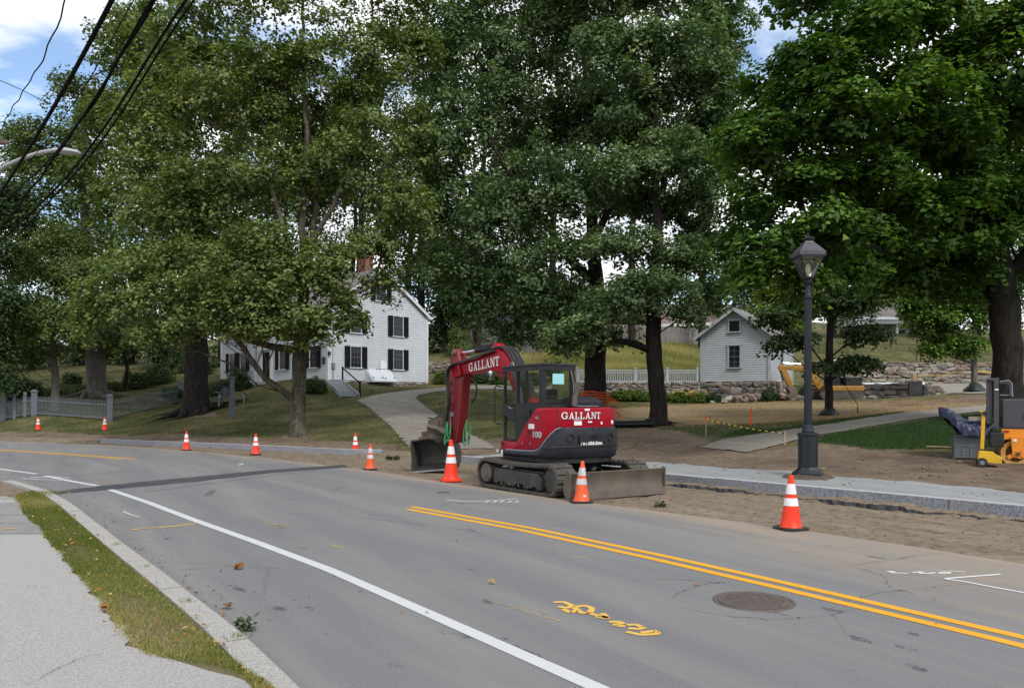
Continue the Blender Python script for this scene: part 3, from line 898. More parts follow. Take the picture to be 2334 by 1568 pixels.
# kerbs: every granite stone on its own
def kerb_run(name, P, lengths, width, top, bot, mat_side, mat_top, gapm=0.012, taper_end=0.0):
    root = setting(name)
    d = np.r_[0, np.cumsum(np.linalg.norm(np.diff(P, axis=0), axis=1))]
    s = 0.0; k = 0
    while s < d[-1] - 0.3:
        L = lengths[k % len(lengths)]; e = min(s + L, d[-1])
        m = max(3, int((e - s) / 0.45))
        ss = np.linspace(s + gapm / 2, e - gapm / 2, m)
        A = np.stack([np.interp(ss, d, P[:, j]) for j in range(2)], 1)
        t = np.gradient(A, axis=0); t /= np.linalg.norm(t, axis=1)[:, None]
        B = A + np.stack([t[:, 1], -t[:, 0]], 1) * width
        mb = MB()
        dz = random.uniform(-0.006, 0.006)
        for q in range(m):
            tt = top + dz - taper_end * sstep(d[-1] * 0.0, d[-1], ss[q])
            j1, j2 = random.uniform(-.006, .006), random.uniform(-.008, .008)
            mb.v += [(A[q, 0] + j2, A[q, 1], bot), (A[q, 0] + j1, A[q, 1] + j1, tt - 0.01), (A[q, 0] * 0.92 + B[q, 0] * 0.08, A[q, 1] * 0.92 + B[q, 1] * 0.08, tt), (B[q, 0], B[q, 1], tt), (B[q, 0], B[q, 1], bot)]
        for q in range(m - 1):
            a = q * 5; b = a + 5
            for i in range(4): mb.f.append((a + i, b + i, b + i + 1, a + i + 1))
        mb.f += [(0, 1, 2, 3, 4), tuple((m - 1) * 5 + i for i in (4, 3, 2, 1, 0))]
        o = mb.build('kerb_stone', mat_side, root)
        o.data.materials.append(mat_top)
        for p in o.data.polygons:
            if abs(p.normal.z) > 0.9: p.material_index = 1
        s = e; k += 1
    return root
kerb_run('new_kerb', cut(Cs, 3, 24.3)[::2], [2.4, 1.9, 2.7, 2.1], 0.15, 0.19, -0.35, M['granite'], M['granite_sawn'])
kl = cut(Cs, 27.0, 35.4)
e1 = np.array([(-5.0, 27.35), (-5.3, 27.0)])
kerb_run('new_kerb_far_side', np.vstack([resample(np.array([(-4.4, 26.75), kl[0]]), 8)[:-1], kl]), [1.5, 2.0, 1.7, 2.3], 0.15, 0.19, -0.3, M['granite'], M['granite_sawn'])

# near side: earth, old kerb, grass verge, asphalt walk
def left_poly(n=300): return resample(cut(Ls, -9, 40), n)
La = left_poly()
near_bank = strip('near_bank', La, offset(La, -40.0), 24, lambda x, y, u: 0.02 + 0.012 * wob(x, y) * sstep(0.0, 0.1, u) + 0 * x, M['soil'])
oldk = cut(Ls, -4, 17.2)[::2]
ko = kerb_run('old_kerb', offset(oldk, -0.0), [1.62, 1.35, 1.9, 1.5, 1.75], -0.20, 0.075, -0.2, M['granite_old'], M['granite_old'], 0.03)
VL = [(-25, 1118), (10, 1122), (35.7, 1132), (56, 1171), (105, 1220), (166.5, 1293), (204, 1334), (251, 1395), (275, 1436), (299, 1461.5), (340, 1490), (391, 1500.6), (425, 1507), (530, 1528), (598, 1558), (640, 1600)]
vl = [pl(x, y, 0.06) for x, y in VL]
walk_edge = resample(np.array([pl(-60, 1128, 0.06)] + vl[2:] + [(-0.9, 4.0), (0.2, 2.2), (2.8, -2.0), (7.9, -14)]), 260)
jit = 0.035 * np.sin(np.arange(260) * 0.9) + 0.03 * np.sin(np.arange(260) * 2.3 + 1)
walk_edge = walk_edge + np.stack([jit, 0.4 * jit], 1)
far_side = resample(np.array([pl(-300, 1128, 0.06), pl(-900, 1300, 0.06), (-9.0, 4.0), (-7.5, 2.2), (-5.0, -2), (-2, -14)]), 260)
walk = strip('asphalt_walk', walk_edge, far_side, 20, lambda x, y, u: 0.062 + 0.004 * wob(x, y), M['sidewalk'])
# the older concrete slabs across the walk, a little proud, with open joints between them
slab_root = setting('concrete_slabs')
for (a, b) in (((1196, 1216), (-60, 108)), ((1176, 1193), (-60, 76)), ((1146, 1173), (-60, 60))):
    y0, y1 = a; x0, x1 = b
    for xa, xb in ((-420, -172), (-168, x1 - 8)):
        q = [pl(xa, y0, 0.07), pl(xb - (6 if y0 < 1190 else 12), y0, 0.07), pl(xb, y1, 0.07), pl(xa, y1, 0.07)]
        mb = MB(); n = len(q)
        mb.add([(x, y, 0.03) for x, y in q] + [(x, y, 0.078) for x, y in q], [(3, 2, 1, 0), (4, 5, 6, 7)] + [(i, (i + 1) % 4, (i + 1) % 4 + 4, i + 4) for i in range(4)])
        mb.build('slab', M['slab'], slab_root)
vi_ = offset(resample(cut(Ls, 3.4, 15.2), 200), -0.215)[::-1]
verge_in = vi_
verge_out = resample(np.array([tuple(p) for p in vl[2:]] + [(-0.95, 4.05), (-0.75, 3.4)]), 200)

# ------------------------------------------------------------------ gravel drive and path
def px_strip(name, A, B, mat_, lift=0.02, n=120, m=10):
    a = smooth_poly([tuple(at(*p).xy) for p in A], n, 6); b = smooth_poly([tuple(at(*p).xy) for p in B], n, 6)
    w = 0.10 * np.sin(np.arange(n) * 1.3) * np.sin(np.arange(n) * 0.37)
    a = a + w[:, None] * 0.7; b = b - w[::-1][:, None] * 0.7
    return strip(name, a, b, m, lambda x, y, u: ground_h(x, y) + lift, mat_)
drive = px_strip('gravel_drive', [(938, 1024), (918, 1004), (890, 972), (850, 937), (813, 913), (845, 903), (895, 895), (960, 888), (1040, 882.5), (1140, 879), (1260, 876)],
                 [(1130, 1024), (1110, 1008), (1065, 986), (1010, 955), (966, 925), (946, 909), (955, 900.5), (985, 894.5), (1040, 890.5), (1140, 887.5), (1260, 885)], M['path'], 0.03, 260, 26)
lot = px_strip('gravel_lot', [(2112, 897), (2200, 899), (2300, 899)], [(2125, 875), (2200, 875), (2300, 875)], M['path'], 0.03, 40, 12)
footpath = px_strip('footpath', [(2420, 912), (2330, 916), (2240, 925), (2060, 941), (1900, 966), (1760, 986), (1640, 1004), (1600, 1020)],
                    [(2420, 925), (2340, 930), (2262, 937), (2150, 949), (2000, 970), (1860, 993), (1790, 1011), (1700, 1032)], M['path'], 0.025, 200, 14)

# ------------------------------------------------------------------ painted marks (sheets a few mm above the road, parts of it)
def ribbon(name, P, w, mat_, z=0.004, parent=road, closed=False):
    P = np.array(P, float)
    t = np.gradient(P, axis=0); t /= np.linalg.norm(t, axis=1)[:, None]
    nn = np.stack([-t[:, 1], t[:, 0]], 1)
    w = np.asarray(w) if hasattr(w, '__len__') else np.full(len(P), w)
    A = P + nn * w[:, None] / 2; B = P - nn * w[:, None] / 2
    V = np.concatenate([np.c_[A, np.full(len(P), z)], np.c_[B, np.full(len(P), z)]])
    n = len(P); i = np.arange(n - 1)
    q = np.stack([i + n, i + n + 1, i + 1, i], 1)
    return mo(name, np_mesh(name, V, 4, q.ravel(), mat_), parent)
def pts_px(L, n, it=2):
    return smooth_poly([pl(x, y) for x, y in L], n, it)
WL = [(1640, 1690), (1362, 1568), (900, 1364), (753, 1299), (577, 1233), (442, 1185), (340, 1146), (250, 1115.5)]
ribbon('edge_line', pts_px([(2100, 1930)] + WL, 90), 0.125, M['line_white'])
ribbon('edge_line', pts_px([(222, 1107), (165, 1097), (103, 1084.5)], 20), 0.125, M['line_white'])
ribbon('edge_line', pts_px([(84, 1080), (0, 1069), (-90, 1058)], 20), 0.125, M['line_white'])
YC = [(2700, 1560), (2334, 1462), (1800, 1338), (1500, 1270), (1200, 1206), (925, 1156)]
yc = pts_px(YC, 90)
ribbon('centre_line', offset(yc, 0.11), 0.115, M['line_yellow'])
ribbon('centre_line', offset(yc, -0.11)[:-2], 0.115, M['line_yellow'])
yf = pts_px([(302, 1047), (150, 1035), (0, 1025.5), (-90, 1021)], 40)
ribbon('centre_line', offset(yf, 0.14), 0.13, M['line_yellow'])
ribbon('centre_line', offset(yf, -0.14)[1:], 0.13, M['line_yellow'])
# dark trench patch across the road and older seams
pa = [pl(x, y) for x, y in [(118, 1121), (228, 1107.7), (443, 1087.5), (627, 1070), (780, 1059.5)]]
pb = [pl(x, y) for x, y in [(122, 1127), (250, 1115.7), (443, 1098), (627, 1076.8), (800, 1064.5)]]
A_, B_ = resample(np.array(pa), 60), resample(np.array(pb), 60)
A_ += 0.05 * np.sin(np.arange(60) * 1.1)[:, None]; B_ += 0.05 * np.sin(np.arange(60) * 0.8 + 2)[:, None]
strip('trench_patch', A_, B_, 4, lambda x, y, u: np.full_like(x, 0.0045), M['patch'], None, road)
for L in ([(60, 1094), (190, 1082), (300, 1073)], [(290, 1101), (480, 1083), (620, 1070)], [(330, 1121), (620, 1083), (720, 1074)]):
    ribbon('seam', pts_px(L, 30), 0.03, M['patch'], 0.003)

SP = {}
def spray(L, w, mat_='spray_yellow', n=24, it=1, z=0.0045):
    ribbon('sprayed_mark', pts_px(L, n, it), w, M[mat_], z)
# bright arrow and figures in front
spray([(1262, 1373), (1285, 1372), (1306, 1381), (1290, 1386), (1272, 1382)], 0.052)
spray([(1283, 1388), (1300, 1396), (1318, 1390), (1306, 1385)], 0.052)
spray([(1310, 1384), (1332, 1380), (1350, 1386), (1346, 1396), (1328, 1398), (1318, 1392)], 0.052)
spray([(1338, 1397), (1360, 1402), (1385, 1408)], 0.052)
spray([(1358, 1405), (1385, 1410), (1374, 1398)], 0.052)
spray([(1388, 1418), (1410, 1417), (1420, 1420), (1400, 1425), (1425, 1428)], 0.052)
spray([(1428, 1424), (1448, 1424), (1462, 1428)], 0.052)
spray([(1432, 1432), (1455, 1434), (1470, 1430)], 0.052)
spray([(1428, 1440), (1460, 1447), (1500, 1445), (1495, 1438), (1460, 1442)], 0.052)
spray([(1124, 1371), (1160, 1380), (1215, 1398), (1285, 1418)], 0.028, 'spray_faint')
spray([(1160, 1390), (1185, 1384), (1225, 1388), (1215, 1400), (1180, 1396)], 0.02, 'spray_faint')
spray([(300, 1207), (345, 1203), (400, 1199), (446, 1193)], 0.06, 'spray_yellow')
spray([(316, 1206), (360, 1202)], 0.09, 'spray_faint', 8)
spray([(597, 1191), (625, 1194), (650, 1203), (630, 1200)], 0.10, 'spray_faint')
spray([(612, 1197), (655, 1199)], 0.06, 'spray_faint', 8)
spray([(685, 1166), (730, 1162), (778, 1158)], 0.07, 'spray_faint')
spray([(1005, 1137), (1060, 1134), (1130, 1132)], 0.07, 'spray_faint')
spray([(215, 1100), (240, 1097), (262, 1101), (238, 1104), (225, 1101)], 0.12, 'spray_faint')
spray([(750, 1242), (790, 1250)], 0.09, 'spray_faint', 8)
spray([(130, 1066), (165, 1068)], 0.09, 'spray_faint', 8)
spray([(1300, 1275), (1340, 1268)], 0.05, 'spray_faint', 8)
# white survey figures and lines
spray([(1018, 1139), (1060, 1143), (1120, 1141), (1180, 1137)], 0.045, 'spray_white')
for i, x in enumerate((1105, 1122, 1138, 1156, 1172)):
    spray([(x, 1145), (x + 8, 1143.4), (x + 5, 1141.5), (x + 13, 1142.6)], 0.03, 'spray_white', 10)
spray([(2022, 1303), (2040, 1302), (2030, 1306), (2052, 1306), (2070, 1307)], 0.03, 'spray_white')
spray([(2080, 1305), (2105, 1303), (2095, 1307), (2118, 1307), (2132, 1305)], 0.03, 'spray_white')
spray([(2140, 1305), (2162, 1303), (2166, 1306), (2146, 1308), (2140, 1306)], 0.03, 'spray_white')
spray([(2165, 1301), (2188, 1303), (2200, 1304)], 0.025, 'spray_white')
spray([(2280, 1309), (2215, 1314), (2152, 1319), (2200, 1326), (2262, 1338), (2334, 1351), (2420, 1368)], 0.035, 'spray_white', 60)
spray([(540, 1057), (556, 1055.5), (545, 1060)], 0.05, 'spray_white', 8)
spray([(545, 1057), (610, 1054), (660, 1052)], 0.025, 'spray_white', 10)
spray([(70, 1087), (108, 1089)], 0.06, 'spray_white', 8); spray([(112, 1086), (160, 1089)], 0.05, 'spray_white', 8)
spray([(52, 1090), (90, 1093), (150, 1094)], 0.05, 'spray_white', 8)
spray([(280, 1165), (300, 1174), (318, 1178)], 0.02, 'spray_white', 12)
SW = ribbon('sprayed_mark', [pl(-30, 1208, 0.07), pl(8, 1207, 0.07), pl(38, 1205.5, 0.07)], 0.05, M['spray_yellow'], 0.083, walk)

# oil stains, cracks and a small square patch
g_ = random.Random(4)
for i in range(24):
    x, y = g_.uniform(300, 2300), g_.uniform(1120, 1540)
    q = pl(x, y); 
    if abs(dist_poly(np.array([q[0]]), np.array([q[1]]), Rn[::3])[0]) < 0.6: continue
    L_, w_ = g_.uniform(0.08, 0.26), g_.uniform(0.04, 0.10)
    mb = MB(); c, s_ = math.cos(R(123 + g_.uniform(-25, 25))), math.sin(R(123))
    pts = []
    for k in range(14):
        t = 2 * math.pi * k / 14; r_ = 1 + g_.uniform(-.25, .25)
        a, b = L_ * math.cos(t) * r_ / 2, w_ * math.sin(t) * r_ / 2
        pts.append((q[0] + a * c - b * s_, q[1] + a * s_ + b * c))
    mb.sheet(pts, 0.0024 + i * 0.00002); mb.build('oil_stain', M['stain'], road)
def crack(L, n=50, w=0.012):
    P = smooth_poly([pl(x, y) for x, y in L], n, 1)
    P = P + rng.normal(size=P.shape) * 0.012
    ribbon('crack', P, w * (0.5 + rng.uniform(0, 1, n)), M['crack'], 0.0034)
for L in ([(1535, 1364), (1545, 1350), (1590, 1335), (1650, 1326)], [(1560, 1385), (1620, 1400), (1760, 1412), (1890, 1404), (1940, 1390)], [(1900, 1378), (1960, 1362), (2010, 1350), (2100, 1342), (2200, 1330)],
          [(1480, 1318), (1560, 1322), (1640, 1328)], [(400, 1300), (520, 1290), (640, 1296)], [(1940, 1290), (2010, 1310), (2030, 1340), (2080, 1352)], [(700, 1180), (820, 1172), (960, 1176)], [(1000, 1440), (1120, 1452), (1240, 1500), (1290, 1540)]):
    crack(L)
strip('square_patch', resample(np.array([pl(462, 1131), pl(478, 1117)]), 4), resample(np.array([pl(482, 1130), pl(496, 1116)]), 4), 4, lambda x, y, u: np.full_like(x, 0.0042), M['stain'], None, road)
for L in ([(-20, 1330), (90, 1338), (165, 1330)], [(60, 1560), (180, 1500), (290, 1478)]):
    P = smooth_poly([pl(x, y, 0.066) for x, y in L], 40, 1) + rng.normal(size=(40, 2)) * 0.01
    ribbon('crack', P, 0.008 * (0.5 + rng.uniform(0, 1, 40)), M['crack'], 0.0705, walk)

# manhole cover
mc = px(1718, 1370, 1); mcp = pl(1718, 1370)
mh = thing('manhole_cover', 'round cast-iron manhole cover set in the road beside the double yellow line', 'manhole cover', (mcp[0], mcp[1], 0))
MB().lathe([(0.30, 0.002), (0.30, 0.010), (0.285, 0.012), (0.0001, 0.012)], 40).build('lid', M['iron_cover'], mh, True)
MB().lathe([(0.345, 0.001), (0.34, 0.009), (0.318, 0.010), (0.312, 0.004)], 40, cap=False).build('frame', M['iron_cover'], mh, True)
mb = MB()
for i in range(-6, 7):
    for j in range(-6, 7):
        x, y = i * 0.042 + (j % 2) * 0.02, j * 0.042
        if x * x + y * y < 0.068 and not (abs(x) < 0.07 and abs(y) < 0.03):
            mb.box((x, y, 0.0135), (0.030, 0.011, 0.005), (0.6 if (i + j) % 2 else -0.7))
mb.box((0, 0, 0.0135), (0.12, 0.012, 0.005))
tag(mb.build('raised_studs', M['iron_cover'], mh), kind='stuff')
gcp = pl(1010, 1122)
MBm = MB().lathe([(0.13, 0.001), (0.13, 0.007), (0.0001, 0.009)], 20)
tag(MBm.build('valve_cover', M['iron_cover'], None, True, loc=(gcp[0], gcp[1], 0)), 'small round iron valve cover in the road left of the excavator', 'valve cover')

# ================================================================== trees and shrubs
def unit(a):
    return a / (np.linalg.norm(a, axis=-1, keepdims=True) + 1e-9)

LEAF_Q = np.array([(0, -0.5, 0), (0.42, -0.05, 0.10), (0.0, 0.62, -0.10), (-0.42, -0.05, 0.10)])
LEAF_M = np.array([(0, -0.40, 0), (0.50, -0.22, 0.10), (0.30, 0.12, 0.02), (0.0, 0.60, -0.12), (-0.30, 0.12, 0.02), (-0.50, -0.22, 0.10)])
LEAF_5 = np.array([(0, -0.5, 0), (0.42, -0.2, 0.06), (0.30, 0.22, 0.03), (0.0, 0.5, -0.05), (-0.30, 0.22, 0.03), (-0.42, -0.2, 0.06)])

def leaf_mesh(name, P, N, size, mat_, shape, val, g):
    n = len(P)
    N = unit(N)
    r = unit(g.normal(size=(n, 3)))
    U = unit(np.cross(N, r)); W = np.cross(N, U)
    s = (size * g.uniform(0.55, 1.35, n))[:, None, None] if not hasattr(size, '__len__') else size[:, None, None]
    S = shape[None]
    V = P[:, None, :] + s * (U[:, None, :] * S[..., 0:1] + W[:, None, :] * S[..., 1:2] + N[:, None, :] * S[..., 2:3])
    k = shape.shape[0]
    return np_mesh(name, V.reshape(-1, 3), k, np.arange(n * k), mat_, {'v': np.repeat(np.clip(val, 0, 1), k)})

def clump_leaves(C, Nc, rad, per, g, up=0.55, rnd=0.55, flat=0.3):
    """leaf centres and normals spread over flattened clumps at C facing Nc"""
    n = len(C)
    k = np.repeat(np.arange(n), per)
    m = len(k)
    r = unit(g.normal(size=(n, 3)))
    U = unit(np.cross(Nc, r)); W = np.cross(Nc, U)
    a = g.uniform(0, 2 * np.pi, m); q = np.sqrt(g.uniform(0, 1, m)) * g.uniform(0.75, 1.15, m)
    R_ = (rad if hasattr(rad, '__len__') else np.full(n, rad))[k] * q
    h = g.normal(0, 1, m) * flat * (rad if not hasattr(rad, '__len__') else rad[k]) - 0.35 * R_ * q
    P = C[k] + U[k] * (np.cos(a) * R_)[:, None] + W[k] * (np.sin(a) * R_)[:, None] + Nc[k] * h[:, None]
    out = unit(P - C[k] + 1e-6)
    N = Nc[k] * up + out * 0.35 + g.normal(size=(m, 3)) * rnd * 0.5 + np.array([0, 0, 0.25])
    return P, N, k

def branch_mesh(name, nodes, par, rad, mat_, sides_big=10):
    """tapered tubes along a node tree, one chain per branch"""
    ch = {}
    for i, p in enumerate(par):
        if p >= 0: ch.setdefault(p, []).append(i)
    V = []; Fq = []
    chains = []
    stack = [(-1, 0)]
    while stack:
        p, i = stack.pop()
        line = [p, i] if p >= 0 else [i]
        while True:
            c = ch.get(i, [])
            if not c: break
            c = sorted(c, key=lambda q: -rad[q])
            for o in c[1:]: stack.append((i, o))
            i = c[0]; line.append(i)
        chains.append(line)
    base = 0
    for line in chains:
        if len(line) < 2: continue
        P = nodes[line]
        rr = rad[line].copy()
        if line[0] >= 0 and len(line) > 1 and line[0] != 0: rr[0] = min(rr[0], rr[1] * 1.25)
        s = sides_big if rr.max() > 0.12 else (6 if rr.max() > 0.05 else (4 if rr.max() > 0.018 else 3))
        t = unit(np.gradient(P, axis=0))
        ref = np.cross(t[0], [0.3, 0.9, 0.1]); ref /= np.linalg.norm(ref) + 1e-9
        ang = np.arange(s) * 2 * np.pi / s
        for q in range(len(P)):
            ref = ref - t[q] * ref.dot(t[q]); ref /= np.linalg.norm(ref) + 1e-9
            b = np.cross(t[q], ref)
            V.append(P[q] + rr[q] * (np.cos(ang)[:, None] * ref + np.sin(ang)[:, None] * b))
        for q in range(len(P) - 1):
            for j in range(s):
                a = base + q * s + j; b2 = base + q * s + (j + 1) % s
                Fq.append((a, b2, b2 + s, a + s))
        base += len(P) * s
    V = np.concatenate(V)
    return np_mesh(name, V, 4, np.array(Fq, dtype=np.int32).ravel(), mat_, None, True)

def bez(a, b, sag, n, g, wig=0.05):
    a = np.array(a, float); b = np.array(b, float)
    c = a * 0.45 + b * 0.55 + np.array([0, 0, sag])
    t = np.linspace(0, 1, n)[:, None]
    P = (1 - t) ** 2 * a + 2 * t * (1 - t) * c + t ** 2 * b
    L = np.linalg.norm(b - a)
    P[1:-1] += g.normal(size=(n - 2, 3)) * wig * L
    return P

def E(x, y, Y, rx, ry, ry_m=None):
    """an ellipsoid of crown seen round (x, y) with half sizes in picture units, at distance Y"""
    p = px(x, y, Y)
    a = rx * Y / F; b = ry * Y / F
    return (np.array(p), np.array([a, ry_m if ry_m else a * 0.8, b]))

def make_tree(name, label, base, trunk, ells, leafmat, barkmat, nclump, per, leaf, rad, seed, limbs=(), shape=LEAF_Q, group=None,
              tone=0.45, spread=0.24, shell=0.62, up=0.55, rnd=0.55, flat=0.3, flare=1.5, cat='tree', twigs=True, droop=0.0, yellow_top=0.0, avoid=None, sub=7, roots=0, core=0, minz=-99.0):
    """trunk: [(x, y, z, r)...] world points; limbs: lists of the same; ells: crown ellipsoids"""
    g = np.random.default_rng(seed)
    base = Vector(base); B = np.array(base)
    root = thing(name, label, cat, base, 0, group)
    nodes = []; par = []; rmin = []
    def add(p, pr, r):
        nodes.append(np.array(p, float)); par.append(pr); rmin.append(r); return len(nodes) - 1
    T = np.array(trunk, float)
    L = np.r_[0, np.cumsum(np.linalg.norm(np.diff(T[:, :3], axis=0), axis=1))]
    m = max(6, int(L[-1] / 0.45))
    s = np.linspace(0, L[-1], m)
    TP = np.stack([np.interp(s, L, T[:, k]) for k in range(4)], 1)
    prev = -1
    for i, q in enumerate(TP):
        fl = 1 + (flare - 1) * math.exp(-s[i] / (0.55 * T[0, 3] * 2.2))
        w = g.normal(size=2) * 0.02 * (i > 1)
        prev = add((q[0] + w[0], q[1] + w[1], q[2]), prev, q[3] * fl)
    ntrunk = len(nodes)
    def nearest(p, lim=None, zpen=0.6):
        A = np.array(nodes if lim is None else nodes[:lim])
        d = np.linalg.norm(A - p, axis=1) + zpen * np.maximum(0, A[:, 2] - p[2])
        d[:3] += 3.0
        d += 30.0 * (A[:, 2] < minz)
        return int(np.argmin(d))
    for lb in limbs:
        lb = np.array(lb, float)
        i = nearest(lb[0, :3])
        Ls_ = np.r_[0, np.cumsum(np.linalg.norm(np.diff(lb[:, :3], axis=0), axis=1))]
        mm = max(4, int(Ls_[-1] / 0.5)); ss = np.linspace(0, Ls_[-1], mm)
        Q = np.stack([np.interp(ss, Ls_, lb[:, k]) for k in range(4)], 1)
        for _ in range(2): Q[1:-1] = (Q[:-2] + 2 * Q[1:-1] + Q[2:]) / 4
        pr = i
        for q in Q: pr = add(q[:3] + g.normal(size=3) * 0.03, pr, q[3])
    # a bough into every lobe of the crown
    order = np.argsort([np.linalg.norm((e[0] - TP[-1, :3]) * np.array([1, 1, 0.6])) for e in ells])
    for o in order:
        c, r = ells[o]
        tgt = c - np.array([0, 0, r[2] * 0.25])
        i = nearest(tgt - np.array([0, 0, np.linalg.norm((tgt - TP[-1, :3])[:2]) * 0.55]), None, 1.0)
        d = np.linalg.norm(nodes[i] - tgt)
        if d < 0.8: continue
        P = bez(nodes[i], tgt, d * 0.10, max(4, int(d / 0.6)), g, 0.025)
        pr = i
        for q in P[1:]: pr = add(q, pr, 0.02)
    # every lobe is broken into flattened boughs; clumps of leaves sit on their upper sides
    subs = []
    for c, r in ells:
        if r.max() > 0.9 and sub:
            for _ in range(sub):
                d = unit(g.normal(size=3)); rr = r * g.uniform(0.36, 0.54) * np.array([1, 1, 0.62])
                subs.append((c + d * r * g.uniform(0.40, 0.78), rr))
        subs.append((c, r * (0.9 if r.max() > 0.9 and sub else 1.0)))
    wgt = np.array([(e[1][0] * e[1][1] + e[1][0] * e[1][2] + e[1][1] * e[1][2]) for e in subs])
    if sub: wgt = np.array([w * (0.62 if (i + 1) % (sub + 1) == 0 else 1.0) for i, w in enumerate(wgt)])
    wgt /= wgt.sum()
    C = []; NO = []
    for (c, r), w in zip(subs, wgt):
        k = max(1, int(nclump * w))
        d = unit(g.normal(size=(k, 3)))
        d[:, 2] = np.where((d[:, 2] < -0.1) & (g.uniform(0, 1, k) < 0.6), -d[:, 2], d[:, 2])
        q = shell + (1 - shell) * g.uniform(0, 1, k) ** 0.6
        q *= 1 + 0.16 * np.sin(d[:, 0] * 5 + c[0]) * np.sin(d[:, 2] * 6 + d[:, 1] * 4)
        C.append(c + d * r * q[:, None]); NO.append(unit(d / r))
    C = np.concatenate(C); NO = np.concatenate(NO)
    keep = C[:, 2] > B[2] + 0.35
    if avoid is not None: keep &= ~avoid(C)
    C = C[keep]; NO = NO[keep]
    Nc = unit(NO * 0.6 + np.array([0, 0, 0.75]) + g.normal(size=C.shape) * 0.18)
    if twigs:
        A0 = np.array(nodes)
        dist = np.array([np.min(np.linalg.norm(A0 - p, axis=1)) for p in C])
        for k in np.argsort(dist):
            p = C[k]
            i = nearest(p, None, 0.35)
            d = np.linalg.norm(nodes[i] - p)
            if d < 0.15: continue
            P = bez(nodes[i], p, d * 0.08, 4 if d > 1.2 else 3, g, 0.05)
            pr = i
            for q in P[1:]: pr = add(q, pr, 0.0)
    NN = np.array(nodes); n = len(NN)
    load = np.zeros(n)
    haschild = np.zeros(n, bool)
    for i in range(n):
        if par[i] >= 0: haschild[par[i]] = True
    load[~haschild] = 1.0
    for i in range(n - 1, 0, -1): load[par[i]] += load[i]
    tr = TP[-1, 3]
    rr = 0.0085 * np.maximum(load, 1) ** 0.44
    rr = np.maximum(rr, np.array(rmin))
    cap = np.full(n, 1e9)
    for i in range(n):
        if par[i] >= 0: cap[i] = min(cap[par[i]], rr[par[i]]) if i >= ntrunk else 1e9
        rr[i] = min(rr[i], cap[i] * 0.97) if i >= ntrunk else rr[i]
    tb = branch_mesh('trunk', NN - B, par, rr, barkmat, 14)
    mo('trunk', tb, root)
    for i in range(roots):
        a = 2 * math.pi * i / roots + g.uniform(-.25, .25); L = T[0, 3] * g.uniform(1.9, 3.0)
        P = []
        for u in np.linspace(0, 1, 7):
            dd = T[0, 3] * 0.5 + L * u; aa = a + 0.35 * math.sin(u * 3 + i)
            x, y = B[0] + dd * math.cos(aa), B[1] + dd * math.sin(aa)
            P.append((x - B[0], y - B[1], gh(x, y) - B[2] + 0.55 * T[0, 3] * (1 - u) ** 2.2 - 0.02))
        MB().tube(P, list(np.linspace(0.36, 0.07, 7) * T[0, 3]), 8).build('root', barkmat, root, True)
    P, N, k = clump_leaves(C, Nc, rad * g.uniform(0.7, 1.25, len(C)), per, g, up, rnd, flat)
    P[:, 2] -= droop * np.linalg.norm((P - C[k])[:, :2], axis=1) ** 2
    cv = g.normal(0, 0.13, len(C))
    val = tone + cv[k] + g.normal(0, spread * 0.75, len(P))
    if yellow_top: val = val + yellow_top * (g.uniform(0, 1, len(C)) ** 2)[k]
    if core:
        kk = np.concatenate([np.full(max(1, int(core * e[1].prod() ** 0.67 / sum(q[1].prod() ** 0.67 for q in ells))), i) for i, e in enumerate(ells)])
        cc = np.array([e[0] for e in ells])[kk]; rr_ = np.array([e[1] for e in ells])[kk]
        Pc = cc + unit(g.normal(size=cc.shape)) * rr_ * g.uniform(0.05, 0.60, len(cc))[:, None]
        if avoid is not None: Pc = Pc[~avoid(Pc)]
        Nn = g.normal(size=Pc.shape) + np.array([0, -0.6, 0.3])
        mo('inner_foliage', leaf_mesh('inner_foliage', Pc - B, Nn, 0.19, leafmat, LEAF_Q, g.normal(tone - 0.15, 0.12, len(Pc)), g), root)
    cr_ = mo('crown', leaf_mesh('crown', P - B, N, leaf, leafmat, shape, val, g), root)
    return root

def tp(x, y, Y, r): p = px(x, y, Y); return (p.x, p.y, p.z, r)

